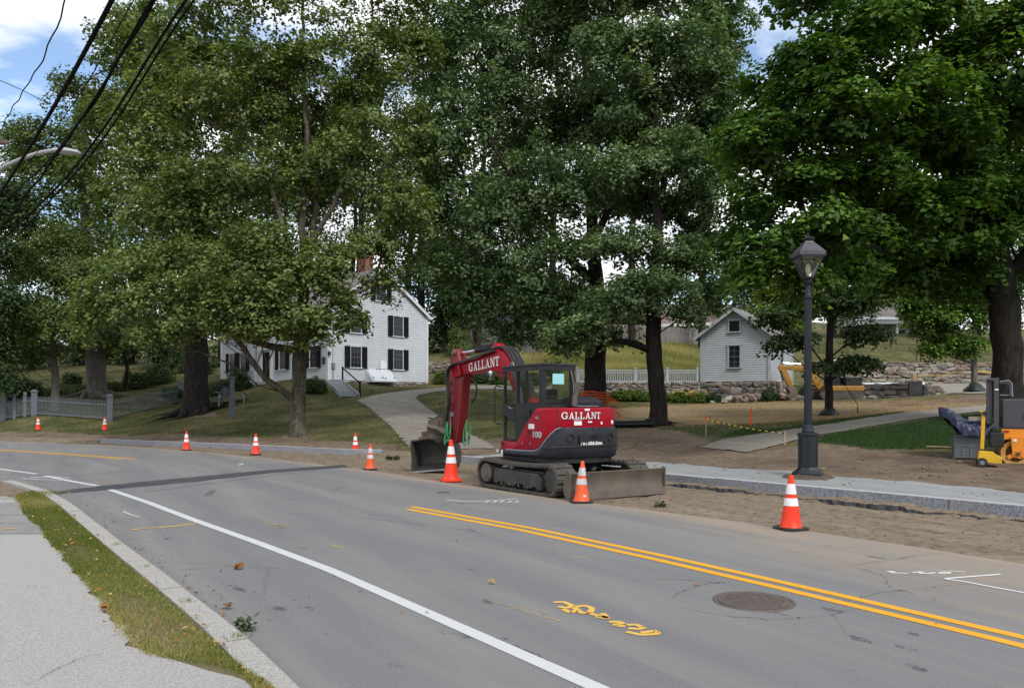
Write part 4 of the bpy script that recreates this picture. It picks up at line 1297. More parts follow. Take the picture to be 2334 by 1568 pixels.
# --- the sycamore in front of the house
b = stand(678, 32.0)
make_tree('sycamore_tree', 'large sycamore with mottled bark on the lawn in front of the white house', b,
          [(b.x, b.y, b.z - 0.3, 0.31), tp(679, 930, 32, 0.29), tp(681, 860, 32, 0.285), tp(684, 790, 32, 0.30), tp(690, 730, 32.1, 0.25), tp(694, 670, 32.2, 0.21), tp(693, 600, 32.3, 0.17), tp(688, 520, 32.4, 0.14), tp(694, 420, 32.5, 0.12), tp(700, 300, 32.5, 0.10), tp(690, 160, 32.6, 0.07), tp(690, 20, 32.6, 0.05), tp(690, -120, 32.6, 0.03)],
          [E(470, 230, 32.5, 190, 170), E(340, 330, 33, 120, 170), E(650, 120, 33, 170, 170), E(850, 150, 33, 120, 150), E(820, 350, 32, 130, 130), E(560, 420, 32, 170, 140), E(380, 500, 32, 130, 120),
           E(900, 500, 32, 110, 120), E(720, 430, 34, 120, 120), E(560, 640, 30.3, 150, 80), E(400, 690, 30.5, 150, 75), E(250, 690, 31, 100, 85), E(330, 620, 31.5, 110, 60), E(200, 745, 31.5, 55, 35), E(760, 590, 31, 75, 60), E(880, 640, 32.5, 70, 60),
           E(640, 690, 29.8, 90, 45), E(790, 700, 31.5, 60, 45), E(520, 560, 33, 120, 90), E(600, -90, 33, 210, 120), E(850, -80, 33, 160, 110), E(420, 90, 33.5, 130, 100), E(700, 770, 30.8, 60, 20), E(800, 740, 31.2, 50, 25), E(700, 620, 30.5, 110, 50), E(830, 590, 31.5, 60, 60), E(745, 650, 30.2, 60, 40), E(600, 560, 31, 120, 60), E(450, 600, 31, 110, 60), E(590, 725, 30, 80, 32), E(690, 715, 29.8, 70, 30), E(530, 735, 30.2, 60, 26), E(640, 745, 30, 60, 18), E(470, 742, 30.3, 100, 28), E(370, 765, 30.6, 80, 22), E(590, 755, 29.9, 90, 20), E(715, 735, 29.8, 60, 22), E(560, 690, 30, 110, 40), E(950, 330, 33.5, 70, 110), E(930, 120, 34, 80, 110), E(780, 260, 34, 90, 80), E(700, 300, 34.5, 120, 90)],
          M['leaf_syc'], M['bark_syc'], 2900, 48, 0.145, 0.47, 11, core=9000,
          limbs=[[tp(684, 800, 32, 0.16), tp(640, 795, 31.6, 0.15), tp(590, 785, 31.2, 0.13), tp(540, 765, 30.8, 0.11), tp(470, 745, 30.5, 0.08), tp(380, 730, 30.5, 0.05)],
                 [tp(676, 920, 32, 0.14), tp(650, 890, 31.6, 0.135), tp(610, 870, 31.2, 0.125), tp(575, 835, 30.9, 0.115), tp(556, 795, 30.7, 0.10), tp(530, 760, 30.5, 0.07), tp(480, 700, 30.3, 0.04)],
                 [tp(690, 790, 32, 0.13), tp(712, 740, 31.8, 0.12), tp(730, 700, 31.6, 0.10), tp(790, 680, 31.4, 0.07), tp(850, 650, 31.6, 0.05)],
                 [tp(692, 640, 32.2, 0.15), tp(712, 560, 32.6, 0.13), tp(718, 470, 33, 0.11), tp(730, 380, 33.2, 0.08), tp(780, 260, 33.3, 0.06), tp(840, 130, 33.3, 0.04)],
                 [tp(692, 680, 32.2, 0.14), tp(665, 580, 31.8, 0.12), tp(630, 480, 31.8, 0.10), tp(612, 400, 32, 0.08), tp(560, 300, 32.2, 0.06), tp(500, 200, 32.4, 0.04)],
                 [tp(695, 600, 32.2, 0.12), tp(740, 500, 32, 0.10), tp(790, 400, 31.8, 0.075), tp(840, 330, 31.8, 0.05)]],
          tone=0.52, yellow_top=0.25, avoid=lambda C: (np.abs(HORX + F * C[:, 0] / C[:, 1] - 838) < 24) & (np.abs(HORY - F * (C[:, 2] - CAMH) / C[:, 1] - 602) < 30))

# --- pair of big trees in the middle
b = stand(1355, 34.0)
make_tree('broad_tree', 'wide-trunked tree with orange mesh round its base behind the red excavator', b,
          [(b.x, b.y, b.z - 0.3, 0.52), tp(1356, 900, 34, 0.49), tp(1358, 840, 34, 0.46), tp(1358, 780, 34, 0.45), tp(1362, 720, 34, 0.40), tp(1358, 640, 34.2, 0.33), tp(1352, 560, 34.4, 0.28), tp(1345, 440, 34.6, 0.22), tp(1340, 320, 34.8, 0.17), tp(1335, 180, 35, 0.11), tp(1330, 0, 35, 0.06), tp(1330, -150, 35, 0.03)],
          [E(1050, 330, 34.5, 120, 170), E(1150, 170, 35, 150, 150), E(1300, 90, 35, 150, 140), E(1120, 500, 34, 140, 120), E(1260, 400, 32.5, 150, 110), E(1080, 640, 34.5, 110, 90), E(1200, 640, 33, 130, 80), E(1320, 560, 32, 90, 60),
           E(1150, 750, 34.5, 70, 45), E(1260, 740, 33.5, 90, 45), E(1010, 480, 35.5, 80, 100), E(1250, -70, 35, 260, 110), E(1040, 60, 36, 110, 110), E(1380, 300, 35, 110, 120), E(1310, 690, 33, 80, 45), E(1000, 150, 36.5, 70, 100), E(1395, 760, 33, 60, 26), E(1330, 250, 35.5, 130, 90), E(1220, 300, 36, 110, 90), E(1000, 620, 36, 60, 70), E(1400, 450, 36, 80, 90), E(1180, 400, 36.5, 120, 100), E(1110, 690, 35, 90, 55), E(1210, 690, 34.5, 100, 55), E(1290, 785, 33, 70, 28), E(1180, 775, 35.5, 50, 30)],
          M['leaf_mid'], M['bark_dark'], 2400, 50, 0.145, 0.48, 12, core=11000, minz=5.6,
          limbs=[[tp(1358, 640, 34.2, 0.22), tp(1300, 600, 33.8, 0.19), tp(1250, 520, 33.5, 0.15), tp(1190, 430, 33.5, 0.10), tp(1120, 330, 33.6, 0.06)],
                 [tp(1355, 700, 34.2, 0.2), tp(1300, 680, 33.8, 0.16), tp(1220, 655, 33.6, 0.11), tp(1130, 640, 33.8, 0.07)],
                 [tp(1350, 560, 34.4, 0.18), tp(1400, 450, 34.2, 0.14), tp(1420, 340, 34.2, 0.1), tp(1440, 220, 34.3, 0.06)]],
          tone=0.46, yellow_top=0.28, roots=7, flare=1.3)
b = stand(1500, 31.0)
make_tree('tall_tree', 'slender dark-trunked tree with one low bough left of the small white shed', b,
          [(b.x, b.y, b.z - 0.3, 0.36), tp(1500, 930, 31, 0.33), tp(1495, 860, 31, 0.32), tp(1489, 790, 31, 0.31), tp(1488, 730, 31, 0.29), tp(1492, 650, 31.1, 0.25), tp(1500, 560, 31.2, 0.21), tp(1497, 450, 31.3, 0.17), tp(1490, 330, 31.5, 0.13), tp(1500, 180, 31.5, 0.09), tp(1500, 0, 31.5, 0.05), tp(1500, -140, 31.5, 0.03)],
          [E(1430, 160, 31.5, 130, 140), E(1570, 130, 31.5, 120, 140), E(1640, 250, 32, 80, 130), E(1540, 370, 30.8, 110, 75), E(1440, 380, 30.5, 110, 60), E(1610, 450, 32, 70, 90), E(1420, 560, 30.5, 90, 60), E(1570, 590, 31, 100, 60), E(1480, 660, 30.2, 120, 55),
           E(1610, 660, 31.5, 70, 50), E(1420, 690, 30, 100, 45), E(1330, 750, 29.8, 80, 35), E(1290, 770, 29.8, 60, 25), E(1480, -80, 32, 220, 110), E(1650, 60, 33, 80, 130), E(1560, 720, 30.5, 55, 22), E(1600, 560, 33, 80, 80), E(1480, 260, 33, 110, 80), E(1520, 480, 33.5, 80, 60), E(1460, 470, 33, 70, 60), E(1660, 370, 33, 60, 90), E(1600, 320, 33.5, 90, 80)],
          M['leaf_mid'], M['bark_dark'], 1900, 50, 0.14, 0.45, 13, core=8000, minz=4.0,
          limbs=[[tp(1488, 800, 31, 0.17), tp(1466, 785, 30.8, 0.155), tp(1430, 778, 30.4, 0.13), tp(1380, 776, 30, 0.10), tp(1320, 765, 29.8, 0.06)],
                 [tp(1490, 690, 31, 0.15), tp(1540, 620, 31, 0.12), tp(1580, 560, 31.3, 0.09), tp(1610, 480, 31.6, 0.06)],
                 [tp(1498, 470, 31.3, 0.14), tp(1530, 340, 31.4, 0.10), tp(1560, 200, 31.5, 0.06)]],
          tone=0.48, yellow_top=0.32, roots=6, flare=1.3)

# --- the Norway maple on the right, nearest crown
b = stand(2296, 24.0)
make_tree('maple_tree', 'huge maple with dense layered green crown overhanging the lamp post', b,
          [(b.x, b.y, b.z - 0.3, 0.52), tp(2296, 900, 24, 0.44), tp(2294, 840, 24, 0.40), tp(2293, 760, 24, 0.42), tp(2290, 690, 24, 0.44), tp(2275, 600, 24, 0.36), tp(2260, 480, 23.8, 0.26), tp(2250, 330, 23.6, 0.18), tp(2240, 160, 23.5, 0.11), tp(2240, 0, 23.5, 0.06)],
          [E(1830, 170, 19.8, 130, 90, 1.8), E(1740, 330, 20.0, 95, 90, 1.6), E(1950, 90, 20.0, 140, 90, 2), E(1920, 280, 19.6, 150, 80, 1.7), E(2060, 210, 20, 130, 80, 1.8), E(1720, 480, 20.4, 75, 90, 1.4), E(1830, 420, 20.0, 110, 70, 1.6), E(2000, 400, 20.2, 140, 65, 1.8),
           E(1780, 560, 19.4, 110, 75, 1.4), E(1900, 530, 19.5, 120, 70, 1.5), E(1720, 630, 19.8, 65, 60, 1.2), E(1830, 640, 20.2, 90, 45, 1.3), E(2150, 330, 21, 130, 70, 2), E(2220, 150, 21, 140, 90, 2), E(2100, 40, 21, 140, 80, 2), E(2300, 60, 20.5, 130, 90, 2.2), E(2330, 240, 21.5, 100, 80, 2),
           E(1900, -60, 21, 200, 90, 2.5), E(2200, -90, 22, 220, 100, 3), E(2080, 520, 24, 140, 70, 2.2), E(2150, 610, 26, 130, 60, 2), E(2050, 610, 24, 110, 50, 1.8), E(2400, 450, 23, 90, 120, 2.5), E(2420, 600, 24, 90, 70, 2), E(2240, 640, 27.5, 100, 45, 2), E(1950, 620, 22, 70, 40, 1.5), E(2200, 480, 26.5, 120, 80, 2), E(2460, 200, 23, 130, 180, 3),
           E(2180, 540, 28.5, 150, 110, 1.8), E(2300, 420, 28, 130, 110, 2), E(2080, 470, 21.5, 110, 60, 1.5), E(2200, 440, 21.8, 110, 60, 1.5), E(2060, 570, 22.0, 90, 45, 1.4), E(2170, 560, 22.4, 90, 50, 1.4), E(2260, 540, 22.3, 70, 60, 1.2), E(1660, 560, 20.8, 30, 60, 1.0), E(1690, 300, 21, 50, 60, 1.2), E(2330, 470, 22, 70, 70, 1.2), E(1960, 500, 23.5, 110, 80, 1.6), E(1900, 400, 23, 140, 90, 1.6), E(2050, 300, 23, 140, 90, 1.8), E(1800, 280, 22.5, 110, 110, 1.4), E(2200, 620, 23.5, 100, 45, 1.3), E(2120, 640, 25, 110, 35, 1.3), E(2250, 300, 25, 120, 120, 2), E(2080, 640, 23.5, 100, 38, 1.3), E(2210, 665, 25, 90, 30, 1.3), E(2000, 560, 22.5, 90, 50, 1.3)],
          M['leaf_maple'], M['bark_dark'], 3300, 40, 0.142, 0.45, 14, core=20000, minz=5.6,
          limbs=[[tp(2275, 600, 24, 0.20), tp(2200, 470, 23.6, 0.15), tp(2080, 390, 23, 0.11), tp(1950, 400, 22, 0.07), tp(1830, 430, 21, 0.04)],
                 [tp(2285, 640, 24, 0.22), tp(2350, 560, 24, 0.18), tp(2420, 480, 24, 0.12)],
                 [tp(2265, 520, 23.9, 0.2), tp(2150, 380, 22.5, 0.14), tp(2000, 280, 21.2, 0.09), tp(1880, 220, 20.4, 0.05)]],
          shape=LEAF_M, tone=0.38, spread=0.18, up=0.8, rnd=0.4, flat=0.16, droop=0.45, yellow_top=0.42)

# --- old tree by the left fence, trees behind it
b = stand(446, 46.0)
make_tree('old_maple_tree', 'massive old dark trunk with spreading roots at the end of the grey fence', b,
          [(b.x, b.y, b.z - 0.4, 0.78), tp(447, 900, 46, 0.66), tp(447, 850, 46, 0.64), tp(448, 790, 46, 0.66), tp(446, 720, 46, 0.58), tp(440, 620, 46, 0.46), tp(430, 480, 46.5, 0.33), tp(425, 330, 47, 0.22), tp(420, 180, 47, 0.12), tp(420, 60, 47, 0.06)],
          [E(300, 470, 46, 130, 130), E(300, 300, 47, 130, 130), E(420, 160, 47, 130, 120), E(330, 600, 45, 120, 80), E(480, 620, 45, 110, 70), E(560, 450, 47, 120, 120), E(330, 110, 48, 90, 80), E(600, 250, 48, 130, 140), E(620, 620, 47, 90, 60), E(420, 740, 45.5, 80, 30), E(340, 760, 46.5, 60, 45)],
          M['leaf_oak'], M['bark_dark'], 1000, 42, 0.20, 0.75, 15, tone=0.40, flare=1.35, yellow_top=0.2, roots=9)
b = stand(220, 56.0)
make_tree('gnarled_tree', 'gnarled pale flaking trunk standing on the lawn behind the grey fence', b,
          [(b.x, b.y, b.z - 0.4, 0.72), tp(221, 880, 56, 0.58), tp(220, 850, 56, 0.60), tp(217, 820, 56, 0.68), tp(215, 790, 56, 0.62), tp(210, 720, 56, 0.45), tp(200, 600, 56, 0.33), tp(190, 450, 56.5, 0.22), tp(190, 300, 57, 0.13), tp(195, 190, 57, 0.06)],
          [E(190, 250, 57, 90, 90), E(120, 330, 57, 100, 90), E(70, 420, 56, 100, 110), E(200, 420, 56, 120, 110), E(110, 560, 55, 110, 80), E(230, 570, 55, 100, 80), E(260, 130, 58, 70, 90), E(300, 220, 58, 80, 100), E(30, 340, 58, 60, 60), E(300, 60, 59, 60, 70), E(250, 700, 55, 90, 60), E(160, 770, 55.5, 70, 40), E(260, 780, 56.5, 60, 35)],
          M['leaf_oak'], M['bark_grey'], 900, 42, 0.22, 0.85, 16, flare=1.4, tone=0.40, yellow_top=0.2, roots=7)
b = stand(115, 50.0)
make_tree('leaning_tree', 'smaller leaning tree with yellow-green crown behind the white gate', b,
          [(b.x + 0.3, b.y, b.z - 0.3, 0.26), tp(128, 850, 50, 0.22), tp(118, 820, 50, 0.20), tp(120, 780, 50, 0.18), tp(125, 700, 50, 0.15), tp(130, 620, 50, 0.09), tp(135, 540, 50, 0.05)],
          [E(140, 560, 49.5, 70, 60), E(190, 640, 49, 80, 60), E(90, 640, 49.5, 80, 70), E(50, 730, 49, 80, 70), E(150, 730, 48.5, 90, 55), E(200, 740, 49, 60, 50), E(110, 800, 50, 50, 30), E(20, 810, 49, 50, 40)],
          M['leaf_syc'], M['bark_grey'], 560, 42, 0.17, 0.7, 17, tone=0.46, yellow_top=0.2)
b = stand(-40, 47.0)
make_tree('edge_tree', 'dark leafy tree filling the left border behind the gate', b,
          [(b.x, b.y, b.z - 0.3, 0.3), tp(-40, 850, 47, 0.27), tp(-35, 740, 47, 0.22), tp(-30, 600, 47, 0.15), tp(-30, 460, 47, 0.07)],
          [E(0, 600, 47, 80, 80), E(-60, 500, 48, 90, 90), E(10, 700, 46, 60, 70), E(-20, 800, 46, 60, 60), E(15, 860, 46, 28, 40), E(-80, 700, 47, 80, 90), E(20, 480, 49, 70, 70)],
          M['leaf_dark'], M['bark_dark'], 520, 44, 0.19, 0.8, 18, tone=0.46)
b = stand(272, 60.0)
make_tree('small_dark_tree', 'thin dark leaning trunk among shade right of the leaning tree', b,
          [(b.x + 0.3, b.y, b.z - 0.3, 0.16), tp(290, 840, 60, 0.14), tp(284, 815, 60, 0.12), tp(280, 780, 60, 0.09), tp(275, 730, 60, 0.05)],
          [E(280, 750, 60, 50, 40), E(320, 770, 60, 45, 30), E(250, 770, 60, 40, 30)],
          M['leaf_oak'], M['bark_dark'], 160, 40, 0.17, 0.7, 19, tone=0.38)

# --- woods behind
def wood_tree(x, Y, top, half, lab, seed, mk='leaf_dark', tone=0.42, lo=0.30, n=330, leaf=0.285, rad=1.15, bark='bark_dark', grp='trees closing the view behind the house'):
    b = stand(x, Y)
    g = np.random.default_rng(seed + 900)
    yb = HORY - (b.z - CAMH) * F / Y
    H = yb - top
    es = []
    for i in range(9):
        u = lo + (1 - lo) * (i + 0.5) / 9
        w = half * (1.05 - abs(u - 0.55) * 1.15) * g.uniform(0.75, 1.1)
        es.append(E(x + g.uniform(-0.55, 0.55) * half, yb - H * u, Y + g.uniform(-1.5, 1.5), w * 0.72, H * 0.11 + w * 0.22))
    return make_tree('background_tree', lab, b, [(b.x, b.y, b.z - 0.3, 0.34), tp(x, yb - H * 0.3, Y, 0.28), tp(x + half * 0.1, yb - H * 0.6, Y, 0.18), tp(x, yb - H * 0.92, Y, 0.05)],
                     es, M[mk], M[bark], min(n, 235), 36, leaf, rad, seed, tone=tone, group=grp, sub=0, shell=0.5, twigs=False)
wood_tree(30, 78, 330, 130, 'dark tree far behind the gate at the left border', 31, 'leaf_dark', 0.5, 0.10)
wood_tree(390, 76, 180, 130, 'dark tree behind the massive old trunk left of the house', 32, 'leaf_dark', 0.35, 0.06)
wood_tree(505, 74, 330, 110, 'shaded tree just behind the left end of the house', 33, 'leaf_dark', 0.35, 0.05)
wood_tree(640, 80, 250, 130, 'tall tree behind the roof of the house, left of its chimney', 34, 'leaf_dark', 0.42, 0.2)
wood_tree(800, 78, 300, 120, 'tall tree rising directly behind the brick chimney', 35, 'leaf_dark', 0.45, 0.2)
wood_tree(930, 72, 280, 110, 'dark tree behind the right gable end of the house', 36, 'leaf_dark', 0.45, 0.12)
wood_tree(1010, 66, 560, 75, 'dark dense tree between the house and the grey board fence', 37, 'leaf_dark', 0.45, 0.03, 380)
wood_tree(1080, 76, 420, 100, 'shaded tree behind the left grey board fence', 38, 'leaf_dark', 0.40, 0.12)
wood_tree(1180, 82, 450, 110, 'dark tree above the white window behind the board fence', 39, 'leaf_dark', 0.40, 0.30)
wood_tree(1290, 90, 640, 90, 'low background tree between the two big trunks', 40, 'leaf_oak', 0.45, 0.25, 300)
wood_tree(1430, 84, 690, 60, 'bushy tree behind the meadow between fence and far brown roof', 41, 'leaf_oak', 0.45, 0.05, 200)
wood_tree(1670, 88, 590, 85, 'light green tree behind the roof of the white shed', 42, 'leaf_syc', 0.62, 0.2, 300)
wood_tree(1780, 80, 620, 75, 'bright yellow-green tree right behind the shed roof', 43, 'leaf_bright', 0.55, 0.12, 300)
wood_tree(1900, 90, 560, 90, 'background tree behind the slim young tree', 44, 'leaf_oak', 0.42, 0.15, 320)
wood_tree(2080, 96, 560, 110, 'background tree behind the far white porch', 45, 'leaf_oak', 0.45, 0.30, 320)
wood_tree(2230, 92, 560, 110, 'background tree behind the young tree at the right', 46, 'leaf_oak', 0.45, 0.2, 320)
wood_tree(2380, 90, 520, 110, 'background tree behind the maple trunk at the right border', 47, 'leaf_dark', 0.45, 0.12, 320)
wood_tree(180, 92, 250, 120, 'tall far tree seen over the gnarled trunk', 48, 'leaf_oak', 0.40, 0.2)
wood_tree(-120, 80, 400, 130, 'far tree beyond the left border of the lawn', 49, 'leaf_dark', 0.45, 0.1)

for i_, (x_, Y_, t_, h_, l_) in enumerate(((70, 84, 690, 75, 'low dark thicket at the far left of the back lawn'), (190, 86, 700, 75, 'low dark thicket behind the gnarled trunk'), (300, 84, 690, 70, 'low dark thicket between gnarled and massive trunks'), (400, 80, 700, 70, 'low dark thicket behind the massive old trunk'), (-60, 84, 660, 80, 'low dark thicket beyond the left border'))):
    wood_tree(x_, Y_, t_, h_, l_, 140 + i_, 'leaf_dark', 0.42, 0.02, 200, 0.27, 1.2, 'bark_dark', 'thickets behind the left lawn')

for i_, (x_, Y_, t_, h_, l_) in enumerate(((1090, 66, 20, 150, 'tall tree behind the broad trunk, left side of its crown'), (1260, 70, -60, 170, 'tall tree behind the broad trunk, closing the sky above the cab'), (1440, 68, -40, 150, 'tall tree behind the slender trunk, closing the sky'), (1600, 72, 30, 130, 'tall tree behind the shed roof left of the maple'), (960, 70, 40, 130, 'tall tree behind the house gable reaching the top border'), (820, 72, -20, 140, 'tallest tree behind the house ridge'))):
    wood_tree(x_, Y_, t_, h_, l_, 160 + i_, 'leaf_mid', 0.36, 0.34, 330, 0.24, 1.0, 'bark_dark', 'tall trees closing the sky in the middle')

# --- young planted trees with watering bags
b = stand(1889, 33.0)
make_tree('young_tree', 'slim staked young tree behind the lamp post with dark green watering bag', b,
          [(b.x, b.y, b.z - 0.1, 0.17), tp(1890, 880, 33, 0.155), tp(1891, 800, 33, 0.15), tp(1891, 700, 33, 0.11), tp(1892, 600, 33, 0.07), tp(1893, 520, 33, 0.04)],
          [E(1840, 690, 33, 70, 28, 1.1), E(1950, 680, 33, 80, 32, 1.1), E(1770, 720, 32.5, 50, 18, 0.9), E(1850, 610, 33, 60, 40), E(1940, 600, 33, 60, 40), E(1970, 760, 33, 60, 25, 1.0), E(1820, 770, 32.6, 55, 16, 0.9), E(1770, 790, 32.4, 30, 14, 0.7), E(1960, 830, 33, 55, 18, 0.9), E(1880, 840, 33, 40, 14, 0.9), E(1890, 540, 33, 55, 45)],
          M['leaf_dark'], M['bark_dark'], 760, 34, 0.14, 0.45, 51, shape=LEAF_5, tone=0.60, flare=1.15, flat=0.15)
b = stand(2221, 42.0)
make_tree('young_tree', 'round-headed young tree with green watering bag left of the maple trunk', b,
          [(b.x, b.y, b.z - 0.1, 0.17), tp(2221, 870, 42, 0.155), tp(2220, 810, 42, 0.15), tp(2219, 740, 42, 0.1), tp(2218, 670, 42, 0.05)],
          [E(2160, 740, 42, 70, 45), E(2230, 700, 42, 70, 55), E(2110, 730, 42, 55, 40), E(2200, 790, 42, 60, 28), E(2130, 800, 42, 45, 22), E(2080, 690, 42, 40, 30), E(2170, 680, 42, 60, 40)],
          M['leaf_maple'], M['bark_grey'], 620, 34, 0.15, 0.5, 52, shape=LEAF_5, tone=0.50, flare=1.15, yellow_top=0.25)

# --- shrubs
def shrub(name, label, x, Y, w, h, seed, mk='leaf_yew', leaf=0.06, n=150, per=26, tone=0.45, rad=0.2, group=None, cat='shrub', base=None, flat_top=False):
    b = base or stand(x, Y)
    g = np.random.default_rng(seed)
    root = thing(name, label, cat, b, 0, group)
    d = unit(g.normal(size=(n, 3))); d[:, 2] = np.abs(d[:, 2]) * 0.95 + 0.02
    q = g.uniform(0.6, 1.0, n)
    k = 1 + 0.2 * np.sin(d[:, 0] * 6 + seed) * np.cos(d[:, 1] * 5)
    C = np.stack([d[:, 0] * w / 2 * q * k, d[:, 1] * w / 2 * q * k, d[:, 2] * h * q * k + 0.05], 1)
    if flat_top: C[:, 2] = h * 0.45 + C[:, 2] * 0.55
    Nc = unit(d + np.array([0, 0, 0.5]) + g.normal(size=(n, 3)) * 0.3)
    P, N, kk = clump_leaves(C, Nc, rad * g.uniform(0.7, 1.3, n), per, g, 0.5, 0.8, 0.35)
    P[:, 2] = np.maximum(P[:, 2], 0.03)
    mo('foliage', leaf_mesh('foliage', P, N, leaf, M[mk], LEAF_Q, tone + g.normal(0, 0.1, n)[kk] + g.normal(0, 0.2, len(P)), g), root)
    mb = MB()
    for i in range(7):
        a = i * 0.9 + seed
        mb.tube([(0.06 * math.cos(a), 0.06 * math.sin(a), -0.05), (w * 0.14 * math.cos(a), w * 0.14 * math.sin(a), h * 0.35), (w * 0.3 * math.cos(a), w * 0.3 * math.sin(a), h * 0.75)], [0.05 if flat_top else 0.025, 0.018, 0.006], 5)
    mb.build('stem', M['bark_dark'], root, True)
    return root
shrub('clipped_shrub', 'tall clipped yew bush in front of the left house windows', 545, 53, 2.3, 1.65, 61, n=260, leaf=0.085, rad=0.26, group='yew bushes before the house front')
shrub('clipped_shrub', 'wide low clipped yew bush left of the taller one by the house', 502, 53, 2.0, 1.1, 62, n=240, leaf=0.085, rad=0.26, group='yew bushes before the house front')
shrub('clipped_shrub', 'flat-topped dark bush on a short stem left of the massive old trunk', 398, 56, 1.9, 1.05, 63, n=200, leaf=0.085, rad=0.24, flat_top=True)
shrub('round_shrub', 'rounded dark shrub at the house corner beside the grey steps', 716, 47.5, 1.5, 0.95, 64, n=220, leaf=0.075, rad=0.2)
for i, (x, Y, w, h, lab, mk) in enumerate([(1010, 57.5, 1.5, 0.9, 'low green shrub beside the gravel drive right of the house corner', 'leaf_oak'), (1068, 57, 1.6, 1.0, 'grey-green mounded shrub by the drive, left of the excavator boom', 'leaf_yew'),
                                           (1105, 56, 1.7, 0.8, 'low mounded shrub by the drive, seen under the excavator boom', 'leaf_yew'), (1135, 55, 1.3, 0.9, 'leafy shrub beside the drive just left of the excavator cab', 'leaf_oak'),
                                           (1050, 64, 2.6, 2.4, 'tall pale green bush in front of the left grey board fence', 'leaf_syc'), (1215, 54, 1.2, 0.8, 'small dark conifer bush above the drive seen over the cab', 'leaf_yew'), (1270, 53, 1.5, 0.9, 'second small dark bush above the drive seen over the cab roof', 'leaf_yew')]):
    shrub('border_shrub', lab, x, Y, w, h, 70 + i, mk, 0.11, 110, 26, 0.5, 0.26, 'shrubs along the gravel drive')
for i, (x, Y, w, h, lab) in enumerate([(165, 63, 1.5, 1.2, 'dark shrub on the left lawn below the gnarled tree'), (310, 62, 2.4, 1.3, 'wide shaded shrub right of the gnarled trunk'), (360, 64, 2.6, 1.6, 'shaded shrub behind the flat-topped bush'),
                                       (250, 60, 2.4, 0.7, 'low ground-cover shrub left of the gnarled trunk'), (140, 58, 2.6, 0.6, 'low spreading shrub behind the white gate'), (60, 56, 2.2, 1.4, 'leafy shrub behind the left gate post'),
                                       (190, 57, 2.4, 0.55, 'low yellowish ground cover before the gnarled tree'), (455, 66, 2.6, 2.4, 'dark tall shrub behind the massive old trunk'), (10, 55, 2.6, 2.2, 'dark shrub at the left border behind the fence'), (420, 70, 3, 2.6, 'dark thicket between old trunk and flat-topped bush')]):
    shrub('garden_shrub', lab, x, Y, w, h, 80 + i, 'leaf_oak' if h < 1.0 else 'leaf_dark', 0.13, 140, 26, 0.5, 0.32, 'shrubs on the left lawn')
for i, (x, Y, w, h, lab) in enumerate([(1340, 45.6, 1.0, 0.45, 'green border plants right of the mesh-wrapped trunk'), (1420, 45.3, 1.9, 0.55, 'lush border plants below the picket fence wall'), (1460, 45.3, 1.4, 0.5, 'low border plants left of the dark tree trunk'),
                                       (1545, 45.2, 1.6, 0.5, 'flowering border plants just right of the dark tree trunk'), (1590, 45.1, 1.5, 0.45, 'flowering border plants below the shed corner'), (1622, 44.9, 1.2, 0.4, 'low plants beside the rubble stones'), (1755, 43.8, 0.9, 0.7, 'small shrub against the stone foundation corner')]):
    shrub('border_plant', lab, x, Y, w, h, 95 + i, 'leaf_bright' if i < 5 else 'leaf_dark', 0.11, 90, 28, 0.35, 0.2, 'plants in the wall border', 'plant')

# ================================================================== white house
def wall_frame(o, u, n):
    """maps (along, out, up) on a wall to house coordinates"""
    o = Vector(o); u = Vector(u); n = Vector(n)
    return lambda a, b, c: o + u * a + n * b + Vector((0, 0, c))

def clapboards(root, fr, L, z0, ztop, exposure, mat_, name='clapboards'):
    """lapped boards; ztop(a) gives the wall top; each course a slanted face with a lip below it"""
    mb = MB()
    zmax = max(ztop(a) for a in np.linspace(0, L, 41))
    z = z0; k = 0
    while z < zmax - 0.02:
        # extent of this course under the gable
        aa = [a for a in np.linspace(0, L, 161) if ztop(a) > z + exposure * 0.5]
        if len(aa) > 1:
            a0, a1 = aa[0], aa[-1]
            e = min(exposure, zmax - z)
            P = [fr(a0, 0.044, z + 0.026), fr(a1, 0.044, z + 0.026), fr(a1, 0.020, z + e), fr(a0, 0.020, z + e), fr(a0, 0.0, z + 0.030), fr(a1, 0.0, z + 0.030), fr(a0, 0.0, z + e), fr(a1, 0.0, z + e)]
            mb.add(P, [(0, 1, 2, 3), (4, 5, 1, 0), (3, 2, 7, 6)])
        z += exposure; k += 1
    o = mb.build(name, mat_, root)
    o['kind'] = 'stuff'
    return o

